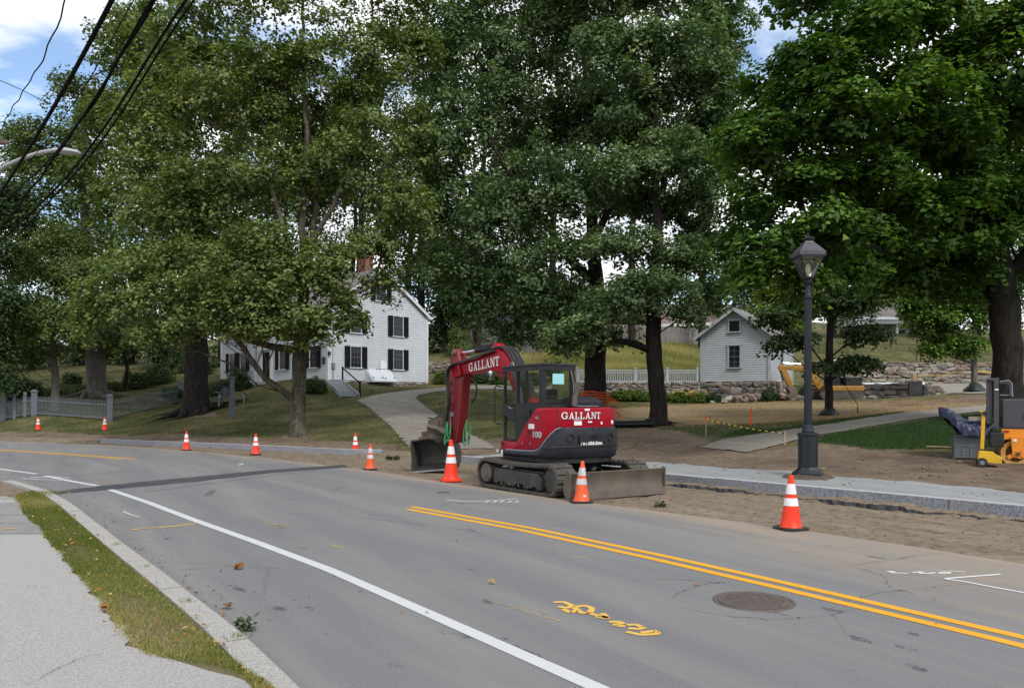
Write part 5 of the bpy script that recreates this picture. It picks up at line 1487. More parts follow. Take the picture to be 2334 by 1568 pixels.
def window(root, fr, a, z0, w, h, cols=3, rows=4, shutters=0.0, name='window', trim='trim_white', mid=True):
    """frame with sill and muntins, dark panes, and two shutters as parts of the house"""
    mb = MB()
    def bx(a0, a1, b0, b1, c0, c1):
        P = [fr(x, y, z) for z in (c0, c1) for x, y in ((a0, b0), (a1, b0), (a1, b1), (a0, b1))]
        mb.add(P, [(3, 2, 1, 0), (4, 5, 6, 7), (0, 1, 5, 4), (1, 2, 6, 5), (2, 3, 7, 6), (3, 0, 4, 7)])
    t = 0.085
    bx(a - w / 2 - t, a - w / 2, 0.0, 0.09, z0, z0 + h); bx(a + w / 2, a + w / 2 + t, 0.0, 0.09, z0, z0 + h)
    bx(a - w / 2 - t - 0.02, a + w / 2 + t + 0.02, 0.0, 0.11, z0 + h, z0 + h + 0.10)
    bx(a - w / 2 - t - 0.03, a + w / 2 + t + 0.03, 0.0, 0.14, z0 - 0.06, z0)
    f = mb.build(name, M[trim], root)
    mb = MB()
    P = [fr(a - w / 2, 0.05, z0), fr(a + w / 2, 0.05, z0), fr(a + w / 2, 0.05, z0 + h), fr(a - w / 2, 0.05, z0 + h)]
    mb.add(P, [(0, 1, 2, 3)]); mb.build('pane', M['glass_dark'], f)
    mb = MB()
    for i in range(1, cols):
        x = a - w / 2 + w * i / cols; bx(x - 0.011, x + 0.011, 0.052, 0.064, z0, z0 + h)
    for j in range(1, rows):
        z = z0 + h * j / rows; q = 0.022 if (mid and j == rows // 2) else 0.011
        bx(a - w / 2, a + w / 2, 0.053, 0.063 + (0.006 if q > 0.02 else 0), z - q, z + q)
    tag(mb.build('muntins', M['muntin'], f), kind='stuff') if len(mb.v) else None
    if shutters:
        for s in (-1, 1):
            mb = MB()
            c = a + s * (w / 2 + t + shutters / 2 - 0.03)
            bx(c - shutters / 2, c + shutters / 2, 0.092, 0.125, z0 - 0.03, z0 + h + 0.03)
            o = mb.build('shutter', M['shutter'], root)
            mb = MB()
            n = int(h / 0.07)
            for j in range(n):
                z = z0 + 0.05 + (h - 0.1) * j / n
                if abs(z - z0 - h / 2) > 0.06:
                    bx(c - shutters / 2 + 0.05, c + shutters / 2 - 0.05, 0.125, 0.132, z, z + 0.035)
            tag(mb.build('louvres', M['shutter'], o), kind='stuff')
    return f

GW, FL, EV, PK = 8.55, 14.5, 4.85, 7.83
hp = px(748.3, 865.3, 52)
HA = R(47)
house = thing('white_house', 'white two-storey clapboard house with black shutters behind the sycamore', 'house', hp, HA)
g_fr = wall_frame((0, 0, 0), (1, 0, 0), (0, -1, 0))
f_fr = wall_frame((0, FL, 0), (0, -1, 0), (-1, 0, 0))
gtop = lambda a: EV + (PK - EV) * (1 - abs(a - GW / 2) / (GW / 2))
# solid core behind the boards
mb = MB()
mb.prism([(0.01, -0.9), (GW - 0.01, -0.9), (GW - 0.01, EV), (GW / 2, PK), (0.01, EV)], 0.005, FL - 0.005)
mb.build('wall_core', M['siding'], house)
clapboards(house, g_fr, GW, 0.0, gtop, 0.14, M['siding'])
clapboards(house, f_fr, FL, 0.0, lambda a: EV, 0.14, M['siding'])
r_fr = wall_frame((GW, 0, 0), (0, 1, 0), (1, 0, 0))
clapboards(house, r_fr, FL, 0.0, lambda a: EV, 0.14, M['siding'])
for x, y in ((-0.04, -0.04), (GW + 0.04, -0.04), (-0.04, FL)):
    MB().box((x + (0.07 if x < 1 else -0.07), y + 0.001, EV / 2 - 0.05), (0.19, 0.06, EV + 0.05)).box((x, y + 0.08, EV / 2 - 0.05), (0.06, 0.16, EV + 0.05)).build('corner_board', M['trim_white'], house)
# roof with rake boards
sl = math.atan2(PK - EV, GW / 2)
mb = MB()
for s in (-1, 1):
    e = Vector((GW / 2 + s * (GW / 2 + 0.28), 0, EV - 0.28 * math.tan(sl))); r = Vector((GW / 2, 0, PK))
    up = Vector((s * math.sin(sl), 0, math.cos(sl)))
    P = []
    for q in (e + up * 0.03, r + Vector((0, 0, 0.036)), r + Vector((0, 0, 0.16)), e + up * 0.13):
        P += [q + Vector((0, -0.22, 0)), q + Vector((0, FL + 0.22, 0))]
    mb.add(P, [(0, 2, 4, 6), (1, 7, 5, 3), (0, 1, 3, 2), (2, 3, 5, 4), (4, 5, 7, 6), (6, 7, 1, 0)])
rf = mb.build('roof', M['roof'], house)
mb = MB()
for s in (-1, 1):
    e = Vector((GW / 2 + s * (GW / 2 + 0.26), -0.235, EV - 0.26 * math.tan(sl) - 0.02)); r = Vector((GW / 2, -0.235, PK))
    mb.bar(e, r, 0.04, 0.2)
mb.build('rake_board', M['trim_white'], house)
for x in (GW + 0.16, -0.16): MB().box((x, -0.10, EV - 0.12), (0.36, 0.34, 0.16)).build('eave_return', M['trim_white'], house)
# chimney of separate bricks
ch = MB().box((GW / 2, 1.7, PK + 0.30), (0.62, 0.80, 1.7)).build('chimney', M['mortar'], rf)
mb = MB()
z = PK - 0.3; k = 0
while z < PK + 1.20:
    ov = 0.05 if z > PK + 0.95 else 0.0
    for face in range(4):
        Lf = (0.62, 0.80)[face % 2] + 2 * ov
        nb = 3 if face % 2 == 0 else 4
        for i in range(nb):
            c = (i + 0.5) / nb * Lf - Lf / 2 + (0.05 if k % 2 else -0.05)
            bl = Lf / nb - 0.012
            if face == 0: mb.box((GW / 2 + c, 1.7 - 0.40 - ov, z + 0.033), (bl, 0.03, 0.062))
            elif face == 2: mb.box((GW / 2 + c, 1.7 + 0.40 + ov, z + 0.033), (bl, 0.03, 0.062))
            elif face == 1: mb.box((GW / 2 - 0.31 - ov, 1.7 + c, z + 0.033), (0.03, bl, 0.062))
            else: mb.box((GW / 2 + 0.31 + ov, 1.7 + c, z + 0.033), (0.03, bl, 0.062))
    z += 0.075; k += 1
bk = mb.build('bricks', M['brick'], rf); bk['kind'] = 'stuff'
# windows, gable side then front
for a, z in ((2.15, 0.88), (5.79, 0.86), (5.79, 3.22), (2.15, 3.22)):
    window(house, g_fr, a, z, 0.84, 1.40, 3, 4, 0.44)
window(house, g_fr, 4.27, 5.58, 0.84, 1.25, 3, 4, 0.42)
for y in (1.66, 5.55, 11.1, 12.8):
    window(house, f_fr, FL - y, 0.85, 0.84, 1.42, 3, 4, 0.44)
for y in (1.66, 5.2, 8.4, 10.6, 12.8):
    window(house, f_fr, FL - y, 3.2, 0.84, 1.36, 3, 4, 0.44)
def fbox(mb, fr, a0, a1, b0, b1, c0, c1):
    P = [fr(x, y, z) for z in (c0, c1) for x, y in ((a0, b0), (a1, b0), (a1, b1), (a0, b1))]
    mb.add(P, [(3, 2, 1, 0), (4, 5, 6, 7), (0, 1, 5, 4), (1, 2, 6, 5), (2, 3, 7, 6), (3, 0, 4, 7)])
a = FL - 7.7
mb = MB(); fbox(mb, f_fr, a - 0.55, a + 0.55, 0.03, 0.07, 0.02, 2.15); dr = mb.build('door', M['shutter'], house)
mb = MB(); fbox(mb, f_fr, a + 0.38, a + 0.44, 0.06, 0.12, 0.98, 1.04); mb.build('handle', M['chrome'], dr)
mb = MB()
for s in (-1, 1): fbox(mb, f_fr, a + s * 0.68 - 0.13, a + s * 0.68 + 0.13, 0.0, 0.14, 0.0, 2.3)
fbox(mb, f_fr, a - 0.95, a + 0.95, 0.0, 0.2, 2.3, 2.62)
mb.build('door_surround', M['trim_white'], house)
mb = MB(); fbox(mb, f_fr, a - 1.1, a + 1.1, 0.0, 0.9, -0.6, 0.0); mb.build('door_step', M['granite_old'], house)
mb = MB(); fbox(mb, f_fr, FL - 0.62, FL - 0.28, 0.045, 0.07, 1.05, 1.5); mb.build('plaque', M['sign_dark'], house)
mb = MB().box((-0.03, -0.16, 1.72), (0.13, 0.15, 0.24)).box((-0.03, -0.10, 1.92), (0.04, 0.10, 0.05)); mb.build('wall_lantern', M['lamp_iron'], house)
mb = MB(); fbox(mb, g_fr, 0.22, 0.44, 0.03, 0.15, 0.75, 1.1); fbox(mb, g_fr, 0.31, 0.35, 0.03, 0.07, 0.02, 0.75); fbox(mb, g_fr, 0.30, 0.33, 0.03, 0.06, 1.1, 4.4); mb.build('electric_meter', M['trim_grey'], house)
# cellar hatch with two leaves, leaning arched board
mb = MB(); mb.prism([(0, 0), (0.95, 0), (0.0, 0.92)], 2.95, 5.05, lambda x, y, z: g_fr(y, x, z - 0.1)); ht = mb.build('cellar_hatch', M['trim_white'], house)
for y0, y1 in ((3.0, 3.985), (4.015, 5.0)):
    d = Vector((0.95, -0.92)).normalized()
    mb = MB()
    c0 = (0.03, 0.92); c1 = (0.95, 0.03)
    P = []
    for (x, z) in (c0, c1):
        for y in (y0, y1):
            for q in (0.0, 0.045):
                P.append(g_fr(y, x + 0.7 * q, z - 0.1 + 0.7 * q))
    mb.add(P, [(0, 2, 6, 4), (1, 5, 7, 3), (0, 1, 3, 2), (4, 6, 7, 5), (0, 4, 5, 1), (2, 3, 7, 6)])
    lf = mb.build('leaf', M['siding'], ht)
    mb = MB()
    for yy in (y0 + 0.1, y1 - 0.14):
        mb.box(g_fr(yy, 0.14, 0.83), (0.05, 0.1, 0.05)); mb.box(g_fr(yy, 0.80, 0.21), (0.05, 0.1, 0.05))
    tag(mb.build('hinges', M['lamp_iron'], lf), kind='stuff')
bo = MB(); bo.prism([(-0.28, 0), (0.28, 0), (0.28, 0.45), (0.17, 0.56), (0, 0.62), (-0.17, 0.56), (-0.28, 0.45)], 0, 0.05)
tp_ = Vector(hp) + Matrix.Rotation(HA, 3, 'Z') @ Vector((4.45, -0.13, 0.86))
tag(bo.build('arched_board', M['pipe_white'], None, loc=tp_, rz=HA), 'small white arched board standing on top of the cellar hatch', 'board')
# stone footing under the gable
STONES = {}
def stone_meshes():
    out = []
    for k in range(12):
        g = np.random.default_rng(300 + k)
        bm = bmesh.new(); bmesh.ops.create_cube(bm, size=1.0)
        bmesh.ops.subdivide_edges(bm, edges=bm.edges[:], cuts=1, use_grid_fill=True)
        for v in bm.verts:
            c = v.co
            s = 1.0 - 0.13 * ((abs(c.x) > 0.4) + (abs(c.y) > 0.4) + (abs(c.z) > 0.4) - 1) * 0.7
            v.co = Vector((c.x * s, c.y * s, c.z * s)) + Vector(g.uniform(-0.10, 0.10, 3))
        me = bpy.data.meshes.new('stone'); bm.to_mesh(me); bm.free()
        me.materials.append(M[('stone_a', 'stone_b', 'stone_c', 'stone_d')[k % 4]])
        out.append(me)
    return out
STONE = stone_meshes()
def stone_wall(root, A, B, zbot, ztop, thick, sw=(0.28, 0.55), shh=(0.18, 0.32), seed=1, face='both', local=False, pale=0):
    """courses of separate stones on a dark core between plan points A and B; zbot/ztop are functions of 0..1"""
    g = random.Random(seed)
    A = Vector(A); B = Vector(B); d = (B - A); L = d.length; d.normalize()
    n = Vector((d.y, -d.x)); ang = math.atan2(d.y, d.x)
    mb = MB(); m = 14
    for i in range(m + 1):
        u = i / m; c = A + d * (L * u)
        for s in (-1, 1):
            for z in (zbot(u) - 0.2, ztop(u) - 0.06):
                mb.v.append((c.x + n.x * s * thick * 0.36, c.y + n.y * s * thick * 0.36, z))
    for i in range(m):
        a = i * 4; b = a + 4
        mb.f += [(a, b, b + 1, a + 1), (a + 2, a + 3, b + 3, b + 2), (a + 1, b + 1, b + 3, a + 3)]
    mb.f += [(0, 1, 3, 2), (m * 4, m * 4 + 2, m * 4 + 3, m * 4 + 1)]
    mb.build('wall_core', M['stone_core'], root)
    z = 0.0; count = 0
    hmax = max(ztop(u) - zbot(u) for u in (0, .25, .5, .75, 1))
    while z < hmax - 0.03:
        h = g.uniform(*shh)
        if hmax - z - h < 0.10: h = hmax - z
        s = -g.uniform(0, 0.2)
        while s < L - 0.02:
            w = g.uniform(*sw) * (1.25 if z < 0.2 else 1.0)
            s0 = max(s, 0); s1 = min(s + w, L)
            if s1 - s0 > 0.08:
                u = (s0 + s1) / 2 / L
                zb = zbot(u) + z * (ztop(u) - zbot(u)) / hmax; hh = h * (ztop(u) - zbot(u)) / hmax
                c = A + d * ((s0 + s1) / 2)
                me = STONE[g.choice((3, 7, 11, 0, 2, 4)) if (pale and g.random() < pale) else g.randrange(12)]
                big = g.random() < 0.2 and z + 2 * h < hmax
                if big: hh *= g.uniform(1.4, 1.8)
                hh *= g.uniform(0.82, 1.2); zj = g.uniform(-0.035, 0.035)
                for sd in ((1,) if face == 'front' else (1, -1)):
                    q = c + n * (sd * thick * g.uniform(0.17, 0.23))
                    o = mo('stone', me, root, (q.x, q.y, min(zb + hh / 2 + zj, ztop(u) - hh / 2 + 0.03)), (g.uniform(-.1, .1), g.uniform(-.22, .22), ang + g.uniform(-.06, .06) + (math.pi if g.random() < .5 else 0)),
                           ((s1 - s0) * 1.06, thick * 0.62, hh * 1.08))
                    count += 1
            s += w * g.uniform(0.93, 1.03) + 0.006
        z += h + 0.008
    return count
footing = thing('stone_footing', 'low rubble stone footing under the gable wall of the white house', 'stone footing')
Rh = Matrix.Rotation(HA, 3, 'Z')
def hw(x, y, z=0): return Vector(hp) + Rh @ Vector((x, y, z))
A_, B_ = hw(1.5, -0.10), hw(GW + 0.4, -0.10)
stone_wall(footing, A_.xy, B_.xy, lambda u: hp.z - 0.42 - 0.15 * u, lambda u: hp.z - 0.06 + 0.0 * u, 0.34, (0.25, 0.5), (0.15, 0.24), 5, 'front')
low = thing('low_stone_wall', 'mossy low dry-stone wall between the house and the drive shrubs', 'stone wall')
A_, B_ = px(975, 850, 60.5), px(1135, 850, 60.5)
zA = [gh(A_.x + (B_.x - A_.x) * i / 4, 60.5) for i in range(5)]
stone_wall(low, A_.xy, B_.xy, lambda u: float(np.interp(u, np.linspace(0, 1, 5), zA)), lambda u: float(np.interp(u, np.linspace(0, 1, 5), zA)) + 0.8, 0.5, seed=6, face='front')

# steps with handrail
def steps_thing(name, label, top, bot, width, n, rail, rz):
    top = Vector(top); bot = Vector(bot)
    run = (top - bot); L = run.xy.length; H = run.z
    root = thing(name, label, 'steps', bot, rz)
    for i in range(n):
        z = H * (i + 1) / n - 0.0; y = L * i / n
        MB().box((0, y + L / n / 2, z - 0.02), (width, L / n + 0.03, 0.04)).build('tread', M['step_grey'], root)
        MB().box((0, y + 0.02, z - 0.04 - (H / n - 0.04) / 2), (width - 0.04, 0.02, H / n - 0.045)).build('riser', M['step_grey'], root)
    for s in (-1, 1):
        mb = MB(); x = s * (width / 2 + 0.035)
        mb.prism([(-0.12, -0.06), (L + 0.02, H - 0.25), (L + 0.02, H + 0.10), (-0.12, 0.22)], x - 0.025, x + 0.025, lambda a, b, c: Vector((b, a, c)))
        mb.build('stringer', M['step_grey'], root)
    if rail:
        x = width / 2 + 0.12
        for yy, zz in ((-0.02, 0), (L, H)):
            MB().box((x, yy, zz + 0.42), (0.09, 0.09, 1.0)).build('rail_post', M['shutter'], root)
        MB().bar((x, 0, 0.82), (x, L, H + 0.82), 0.05, 0.07).build('handrail', M['shutter'], root)
    return root
t0 = px(759, 867.5, 50.3); b0 = at(797, 906); b0.z += 0.05
rz = math.atan2(-(t0.x - b0.x), t0.y - b0.y)
steps_thing('grey_steps', 'grey wooden steps with black handrail climbing the bank to the house corner', t0, b0, 1.0, 6, True, rz)
p0 = at(478, 894)
steps_thing('small_steps', 'short grey wooden steps by the massive old trunk', (p0.x + 0.8, p0.y + 1.3, p0.z + 0.60), (p0.x, p0.y, p0.z + 0.08), 1.0, 3, False, R(-32))

# ------------------------------------------------------------------ small shed on its stone base
sp = px(1600, 870.5, 46.5)
SA = R(-32)
SW_, SL, SE, SPk = 3.9, 5.4, 2.73, 4.1
shed = thing('white_shed', 'small white clapboard shed with gable window on a fieldstone base', 'shed', sp, SA)
s_fr = wall_frame((0, 0, 0), (1, 0, 0), (0, -1, 0)); s_rt = wall_frame((SW_, 0, 0), (0, 1, 0), (1, 0, 0)); s_lf = wall_frame((0, SL, 0), (0, -1, 0), (-1, 0, 0))
stop = lambda a: SE + (SPk - SE) * (1 - abs(a - SW_ / 2) / (SW_ / 2))
MB().prism([(0.01, 0), (SW_ - 0.01, 0), (SW_ - 0.01, SE), (SW_ / 2, SPk), (0.01, SE)], 0.005, SL).build('wall_core', M['siding_shed'], shed)
clapboards(shed, s_fr, SW_, 0.0, stop, 0.13, M['siding_shed']); clapboards(shed, s_rt, SL, 0.0, lambda a: SE, 0.13, M['siding_shed']); clapboards(shed, s_lf, SL, 0.0, lambda a: SE, 0.13, M['siding_shed'])
for x, y in ((0, 0), (SW_, 0), (SW_, SL), (0, SL)):
    MB().box((x, y, SE / 2), (0.17, 0.17, SE)).build('corner_board', M['fence_white'], shed)
sl = math.atan2(SPk - SE, SW_ / 2)
for s in (-1, 1):
    mb = MB()
    e = Vector((SW_ / 2 + s * (SW_ / 2 + 0.42), 0, SE - 0.42 * math.tan(sl))); r = Vector((SW_ / 2, 0, SPk)); up = Vector((s * math.sin(sl), 0, math.cos(sl)))
    P = []
    for q in (e + up * 0.03, r + Vector((0, 0, 0.036)), r + Vector((0, 0, 0.13)), e + up * 0.11): P += [q + Vector((0, -0.35, 0)), q + Vector((0, SL + 0.35, 0))]
    mb.add(P, [(0, 2, 4, 6), (1, 7, 5, 3), (0, 1, 3, 2), (2, 3, 5, 4), (4, 5, 7, 6), (6, 7, 1, 0)])
    mb.build('roof_slope', M['roof'], shed)
    MB().bar(e + Vector((0, -0.365, 0.02)), r + Vector((0, -0.365, 0.04)), 0.03, 0.16).build('rake_board', M['fence_white'], shed)
window(shed, s_fr, 1.93, 0.80, 0.62, 1.25, 2, 4, 0, 'window', 'fence_white')
window(shed, s_fr, 1.93, 2.86, 0.60, 0.62, 1, 1, 0, 'window', 'fence_white')
window(shed, s_rt, 2.6, 0.80, 0.62, 1.25, 2, 4, 0, 'window', 'fence_white')

w1 = thing('fieldstone_wall', 'fieldstone retaining wall below the picket fence', 'stone wall')
Rs_ = Matrix.Rotation(SA, 3, 'Z')
def sw(x, y): return (Vector(sp) + Rs_ @ Vector((x, y, 0))).xy
gA = lambda P, Q: (lambda u: gh(P[0] + (Q[0] - P[0]) * u, P[1] + (Q[1] - P[1]) * u - 0.6) - 0.05)
a0, a1 = (3.6, 46.35), tuple(sw(-0.15, -0.1))
stone_wall(w1, a0, a1, gA(a0, a1), lambda u: sp.z - 0.03, 0.55, (0.22, 0.5), (0.16, 0.28), 21, 'front', pale=0.45)
w2 = thing('shed_foundation', 'dark rough stone foundation of the white shed', 'stone foundation')
q0, q1, q2 = tuple(sw(-0.1, -0.08)), tuple(sw(SW_ + 0.08, -0.08)), tuple(sw(SW_ + 0.08, SL))
stone_wall(w2, q0, q1, lambda u: sp.z - 1.25, lambda u: sp.z - 0.02, 0.5, (0.3, 0.7), (0.2, 0.36), 22, 'front')
stone_wall(w2, q1, q2, lambda u: sp.z - 1.25, lambda u: sp.z - 0.02, 0.5, (0.3, 0.7), (0.2, 0.36), 23, 'front')
w3 = thing('fieldstone_wall', 'fieldstone retaining wall with square end pier right of the lamp post', 'stone wall')
a0, a1 = (17.2, 46.6), (22.6, 45.2)
stone_wall(w3, a0, a1, gA(a0, a1), lambda u: 2.94, 0.6, (0.3, 0.7), (0.2, 0.36), 24, 'front')
MB().box((22.95, 45.15, 2.45), (0.75, 0.6, 1.25)).build('end_pier', M['stone_b'], w3, bevel=0.04)
a0, a1 = (23.3, 45.2), (26.2, 48.5)
stone_wall(w3, a0, a1, gA(a0, a1), lambda u: 2.9 - 0.25 * u, 0.6, (0.3, 0.7), (0.2, 0.36), 25, 'front')
w4 = thing('fieldstone_wall', 'second fieldstone wall terrace, pale and freshly laid, above the white pipe', 'stone wall')
a0, a1 = (22.5, 56.2), (37.5, 55.6)
stone_wall(w4, a0, a1, gA(a0, a1), lambda u: 4.05, 0.6, (0.35, 0.8), (0.22, 0.36), 26, 'front', pale=0.7)
w5 = thing('fieldstone_wall', 'upper fieldstone wall terrace below the far lawn', 'stone wall')
a0, a1 = (26.5, 64.2), (42.0, 63.6)
stone_wall(w5, a0, a1, gA(a0, a1), lambda u: 5.15, 0.6, (0.4, 0.9), (0.24, 0.4), 27, 'front')

# loose stones at the foot of the wall
lst = [(1625, 913, .45), (1648, 911, .5), (1668, 909, .7), (1680, 903, .6), (1695, 909, .55), (1710, 903, .7), (1722, 910, .6), (1738, 907, .7), (1752, 911, .6), (1778, 909, .8), (1792, 904, .5), (1806, 910, .7), (1960, 910, .8), (1985, 912, .6), (1935, 911, .9), (2010, 909, .7), (2035, 911, .6), (2060, 910, .55), (2120, 900, .6), (2142, 897, .5), (1830, 912, .6), (1912, 912, .5)]
LS = ['small pale stone at the left end of the rubble heap below the shed', 'pale flat stone second from the left in the rubble heap', 'large pale rubble stone under the shed window', 'rubble stone on top of the heap below the shed window', 'tilted stone in the middle of the rubble heap', 'large upper stone of the rubble heap', 'stone at the right of the rubble heap centre', 'big stone right of the rubble heap centre', 'stone at the right end of the rubble heap',
      'broad stone left of the yellow digger bucket', 'small stone directly behind the yellow digger bucket', 'stone at the tip of the yellow digger bucket', 'long pale stone right of the slim young tree', 'stone second right of the slim young tree', 'broad stone just right of the lamp post foot', 'stone midway along the right wall foot', 'stone near the middle of the right wall foot', 'stone left of the square wall pier', 'stone right of the square wall pier', 'last loose stone right of the square wall pier', 'stone half hidden behind the lamp post', 'stone between lamp post and slim young tree']
for i, (x, y, s) in enumerate(lst):
    p = stand(x, 44.2 if x < 1780 else 44.6)
    g = random.Random(i)
    o = mo('loose_stone', STONE[(3, 7, 11, 2, 0, 6)[i % 6]], None, (p.x, p.y + g.uniform(-.3, .3), p.z + s * 0.12 + max(0, (912 - y)) * 0.02), (g.uniform(-.4, .4), g.uniform(-.4, .4), g.uniform(0, 6)), (s * 0.85, s * 0.62, s * 0.45))
    tag(o, LS[i], 'stone', 'loose stones along the wall foot')

# ------------------------------------------------------------------ fences
def run_pts(A, B, step):
    A = Vector(A); B = Vector(B); n = max(1, int(round((B - A).xy.length / step)))
    return [A.lerp(B, i / n) for i in range(n + 1)]
pk = thing('white_picket_fence', 'pale picket fence with square posts on the stone wall left of the shed', 'fence')
zf = sp.z - 0.02
fA = Vector((3.85, 46.35, zf)); fB = Vector((*sw(-0.28, 0.0), zf))
me_p = MB().box((0, 0, 0.30), (0.042, 0.022, 0.60)).mesh('picket', M['fence_white'])
me_post = MB().box((0, 0, 0.40), (0.14, 0.14, 0.80)).box((0, 0, 0.82), (0.18, 0.18, 0.05)).box((0, 0, 0.86), (0.12, 0.12, 0.04)).mesh('post', M['fence_white'])
ang = math.atan2(fB.y - fA.y, fB.x - fA.x)
posts = [fA, fA.lerp(fB, 0.48), fA.lerp(fB, 0.745), fB]
for p in posts: mo('post', me_post, pk, p, (0, 0, ang))
for a, b in zip(posts[:-1], posts[1:]):
    for z, h in ((0.05, 0.08), (0.70, 0.07), (0.56, 0.05)):
        MB().bar(a + Vector((0, 0, z)), b + Vector((0, 0, z)), 0.06, h).build('rail', M['fence_white'], pk)
    for q in run_pts(a, b, 0.105)[1:-1]: mo('picket', me_p, pk, q + Vector((0, 0, 0.08)), (0, 0, ang))

gf = thing('grey_picket_fence', 'long grey picket fence with capped square posts along the left lawn', 'fence')
me_gp = MB().box((0, 0, 0.50), (0.024, 0.024, 1.0)).add([(-.012, -.012, 1), (.012, -.012, 1), (.012, .012, 1), (-.012, .012, 1), (0, 0, 1.05)], [(0, 1, 4), (1, 2, 4), (2, 3, 4), (3, 0, 4)]).mesh('picket', M['fence_grey'])
me_gpost = MB().box((0, 0, 0.65), (0.30, 0.30, 1.5)).box((0, 0, 1.42), (0.38, 0.38, 0.06)).box((0, 0, 1.47), (0.32, 0.32, 0.04)).box((0, 0, 1.52), (0.22, 0.22, 0.05)).mesh('post', M['fence_grey'])
FP = [stand(-90, 49.5), stand(8, 47.0), stand(79, 45.8), stand(251, 44.2), stand(413, 56.0)]
for p in FP: mo('post', me_gpost, gf, p, (0, 0, R(20)))
for k, (a, b) in enumerate(zip(FP[:-1], FP[1:])):
    if k == 1: continue
    an = math.atan2(b.y - a.y, b.x - a.x)
    for z, h in ((0.18, 0.08), (0.92, 0.07)):
        MB().bar(a + Vector((0, 0, z)), b + Vector((0, 0, z)), 0.05, h).build('rail', M['fence_grey'], gf)
    for q in run_pts(a, b, 0.10 if k < 3 else 0.30)[1:-1]: mo('picket', me_gp, gf, q + Vector((0, 0, 0.12)), (0, 0, an))
gate = thing('garden_gate', 'narrow grey picket gate with two pointed posts in the left fence', 'gate', (0, 0, 0))
a, b = FP[1], FP[2]
g1, g2 = a.lerp(b, 0.36), a.lerp(b, 0.70)
me_gate_post = MB().box((0, 0, 0.65), (0.17, 0.17, 1.4)).add([(-.085, -.085, 1.35), (.085, -.085, 1.35), (.085, .085, 1.35), (-.085, .085, 1.35), (-0.085, 0, 1.5), (0.085, 0, 1.5)], [(0, 1, 5, 4), (2, 3, 4, 5), (0, 4, 3), (1, 2, 5)]).mesh('gate_post', M['fence_grey'])
for q in (g1, g2): mo('gate_post', me_gate_post, gate, q, (0, 0, R(20)))
for s, e in ((a, g1), (g1, g2), (g2, b)):
    for z in (0.20, 0.94):
        MB().bar(s + Vector((0, 0, z)), e + Vector((0, 0, z)), 0.05, 0.07).build('rail', M['fence_grey'], gate)
    for q in run_pts(s, e, 0.12)[1:-1]: mo('picket', me_gp, gate, q + Vector((0, 0, 0.14)), (0, 0, 0.3))
MB().box(g2 + Vector((-0.11, -0.02, 0.85)), (0.1, 0.06, 0.06)).build('latch', M['lamp_iron'], gate)

def stockade(label, A, B, h, mkey, seed):
    root = thing('board_fence', label, 'fence')
    g = random.Random(seed)
    A = Vector(A); B = Vector(B); an = math.atan2(B.y - A.y, B.x - A.x)
    meb = [MB().box((0, 0, h / 2), (0.135, 0.03, h)).add([(-.0675, -.0155, h), (.0675, -.0155, h), (.0675, .0155, h), (-.0675, .0155, h), (-.03, -.0155, h + .05), (.03, -.0155, h + .05), (.03, .0155, h + .05), (-.03, .0155, h + .05)], [(0, 1, 5, 4), (4, 5, 6, 7), (2, 3, 7, 6), (0, 4, 7, 3), (1, 2, 6, 5)]).mesh('board', M[mkey])]
    P = run_pts(A, B, 0.145)
    for q in P:
        q = Vector((q.x, q.y, gh(q.x, q.y) - 0.05))
        mo('board', meb[0], root, q + Vector((0, 0, g.uniform(-.03, .03))), (g.uniform(-.01, .01), g.uniform(-.012, .012), an + g.uniform(-.03, .03)))
    for q in P[::17]:
        MB().box((q.x, q.y - 0.07, gh(q.x, q.y) + h / 2), (0.12, 0.1, h + 0.12), an).build('post', M[mkey], root)
    return root
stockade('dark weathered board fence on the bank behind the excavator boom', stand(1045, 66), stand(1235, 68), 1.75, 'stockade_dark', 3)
stockade('sunlit grey board fence at the top of the meadow left of the shed', stand(1400, 75), stand(1625, 73.5), 1.65, 'stockade', 4)

# ------------------------------------------------------------------ far houses
def far_house(label, x0, x1, Y0, Y1, base_y, eave_y, ridge_y, depth, roofm, wins):
    A = px(x0, base_y, Y0); B = px(x1, base_y, Y1)
    L = (B - A).xy.length; an = math.atan2(B.y - A.y, B.x - A.x)
    root = thing('far_house', label, 'house', (A.x, A.y, A.z), an)
    eh = (base_y - eave_y) * Y0 / F; rh = (base_y - ridge_y) * Y0 / F
    MB().prism([(0, -1.5), (depth, -1.5), (depth, eh), (depth / 2, rh), (0, eh)], 0, L, lambda a, b, c: Vector((b, a, c))).build('wall', M['siding'], root)
    for s in (0, 1):
        y = 0 if s == 0 else depth
        mb = MB(); q = -0.4 if s == 0 else 0.4
        k = (rh - eh) / (depth / 2)
        P = [(-0.4, y + q, eh - 0.4 * k + 0.02), (L + 0.4, y + q, eh - 0.4 * k + 0.02), (L + 0.4, depth / 2, rh + 0.02), (-0.4, depth / 2, rh + 0.02)]
        P += [(a, b, c + 0.16) for a, b, c in P]
        mb.add(P, [(0, 1, 2, 3), (4, 5, 6, 7), (0, 1, 5, 4), (1, 2, 6, 5), (2, 3, 7, 6), (3, 0, 4, 7)])
        mb.build('roof_slope', M[roofm], root)
    MB().box((L / 2, -0.42, eh - 0.4 * k), (L + 0.8, 0.06, 0.32)).build('fascia', M['pipe_white'], root)
    fr = wall_frame((0, 0, 0), (1, 0, 0), (0, -1, 0))
    for a, z, w, h in wins: window(root, fr, a * L, z, w, h, 2, 2, 0, trim='pipe_white')
    return root
far_house('low white house with brown shingle roof above the meadow fence', 1385, 1625, 92, 88, 775, 742, 694, 8, 'roof_brown', [(0.25, 0.35, 1.2, 0.9), (0.72, 0.35, 1.2, 0.9)])
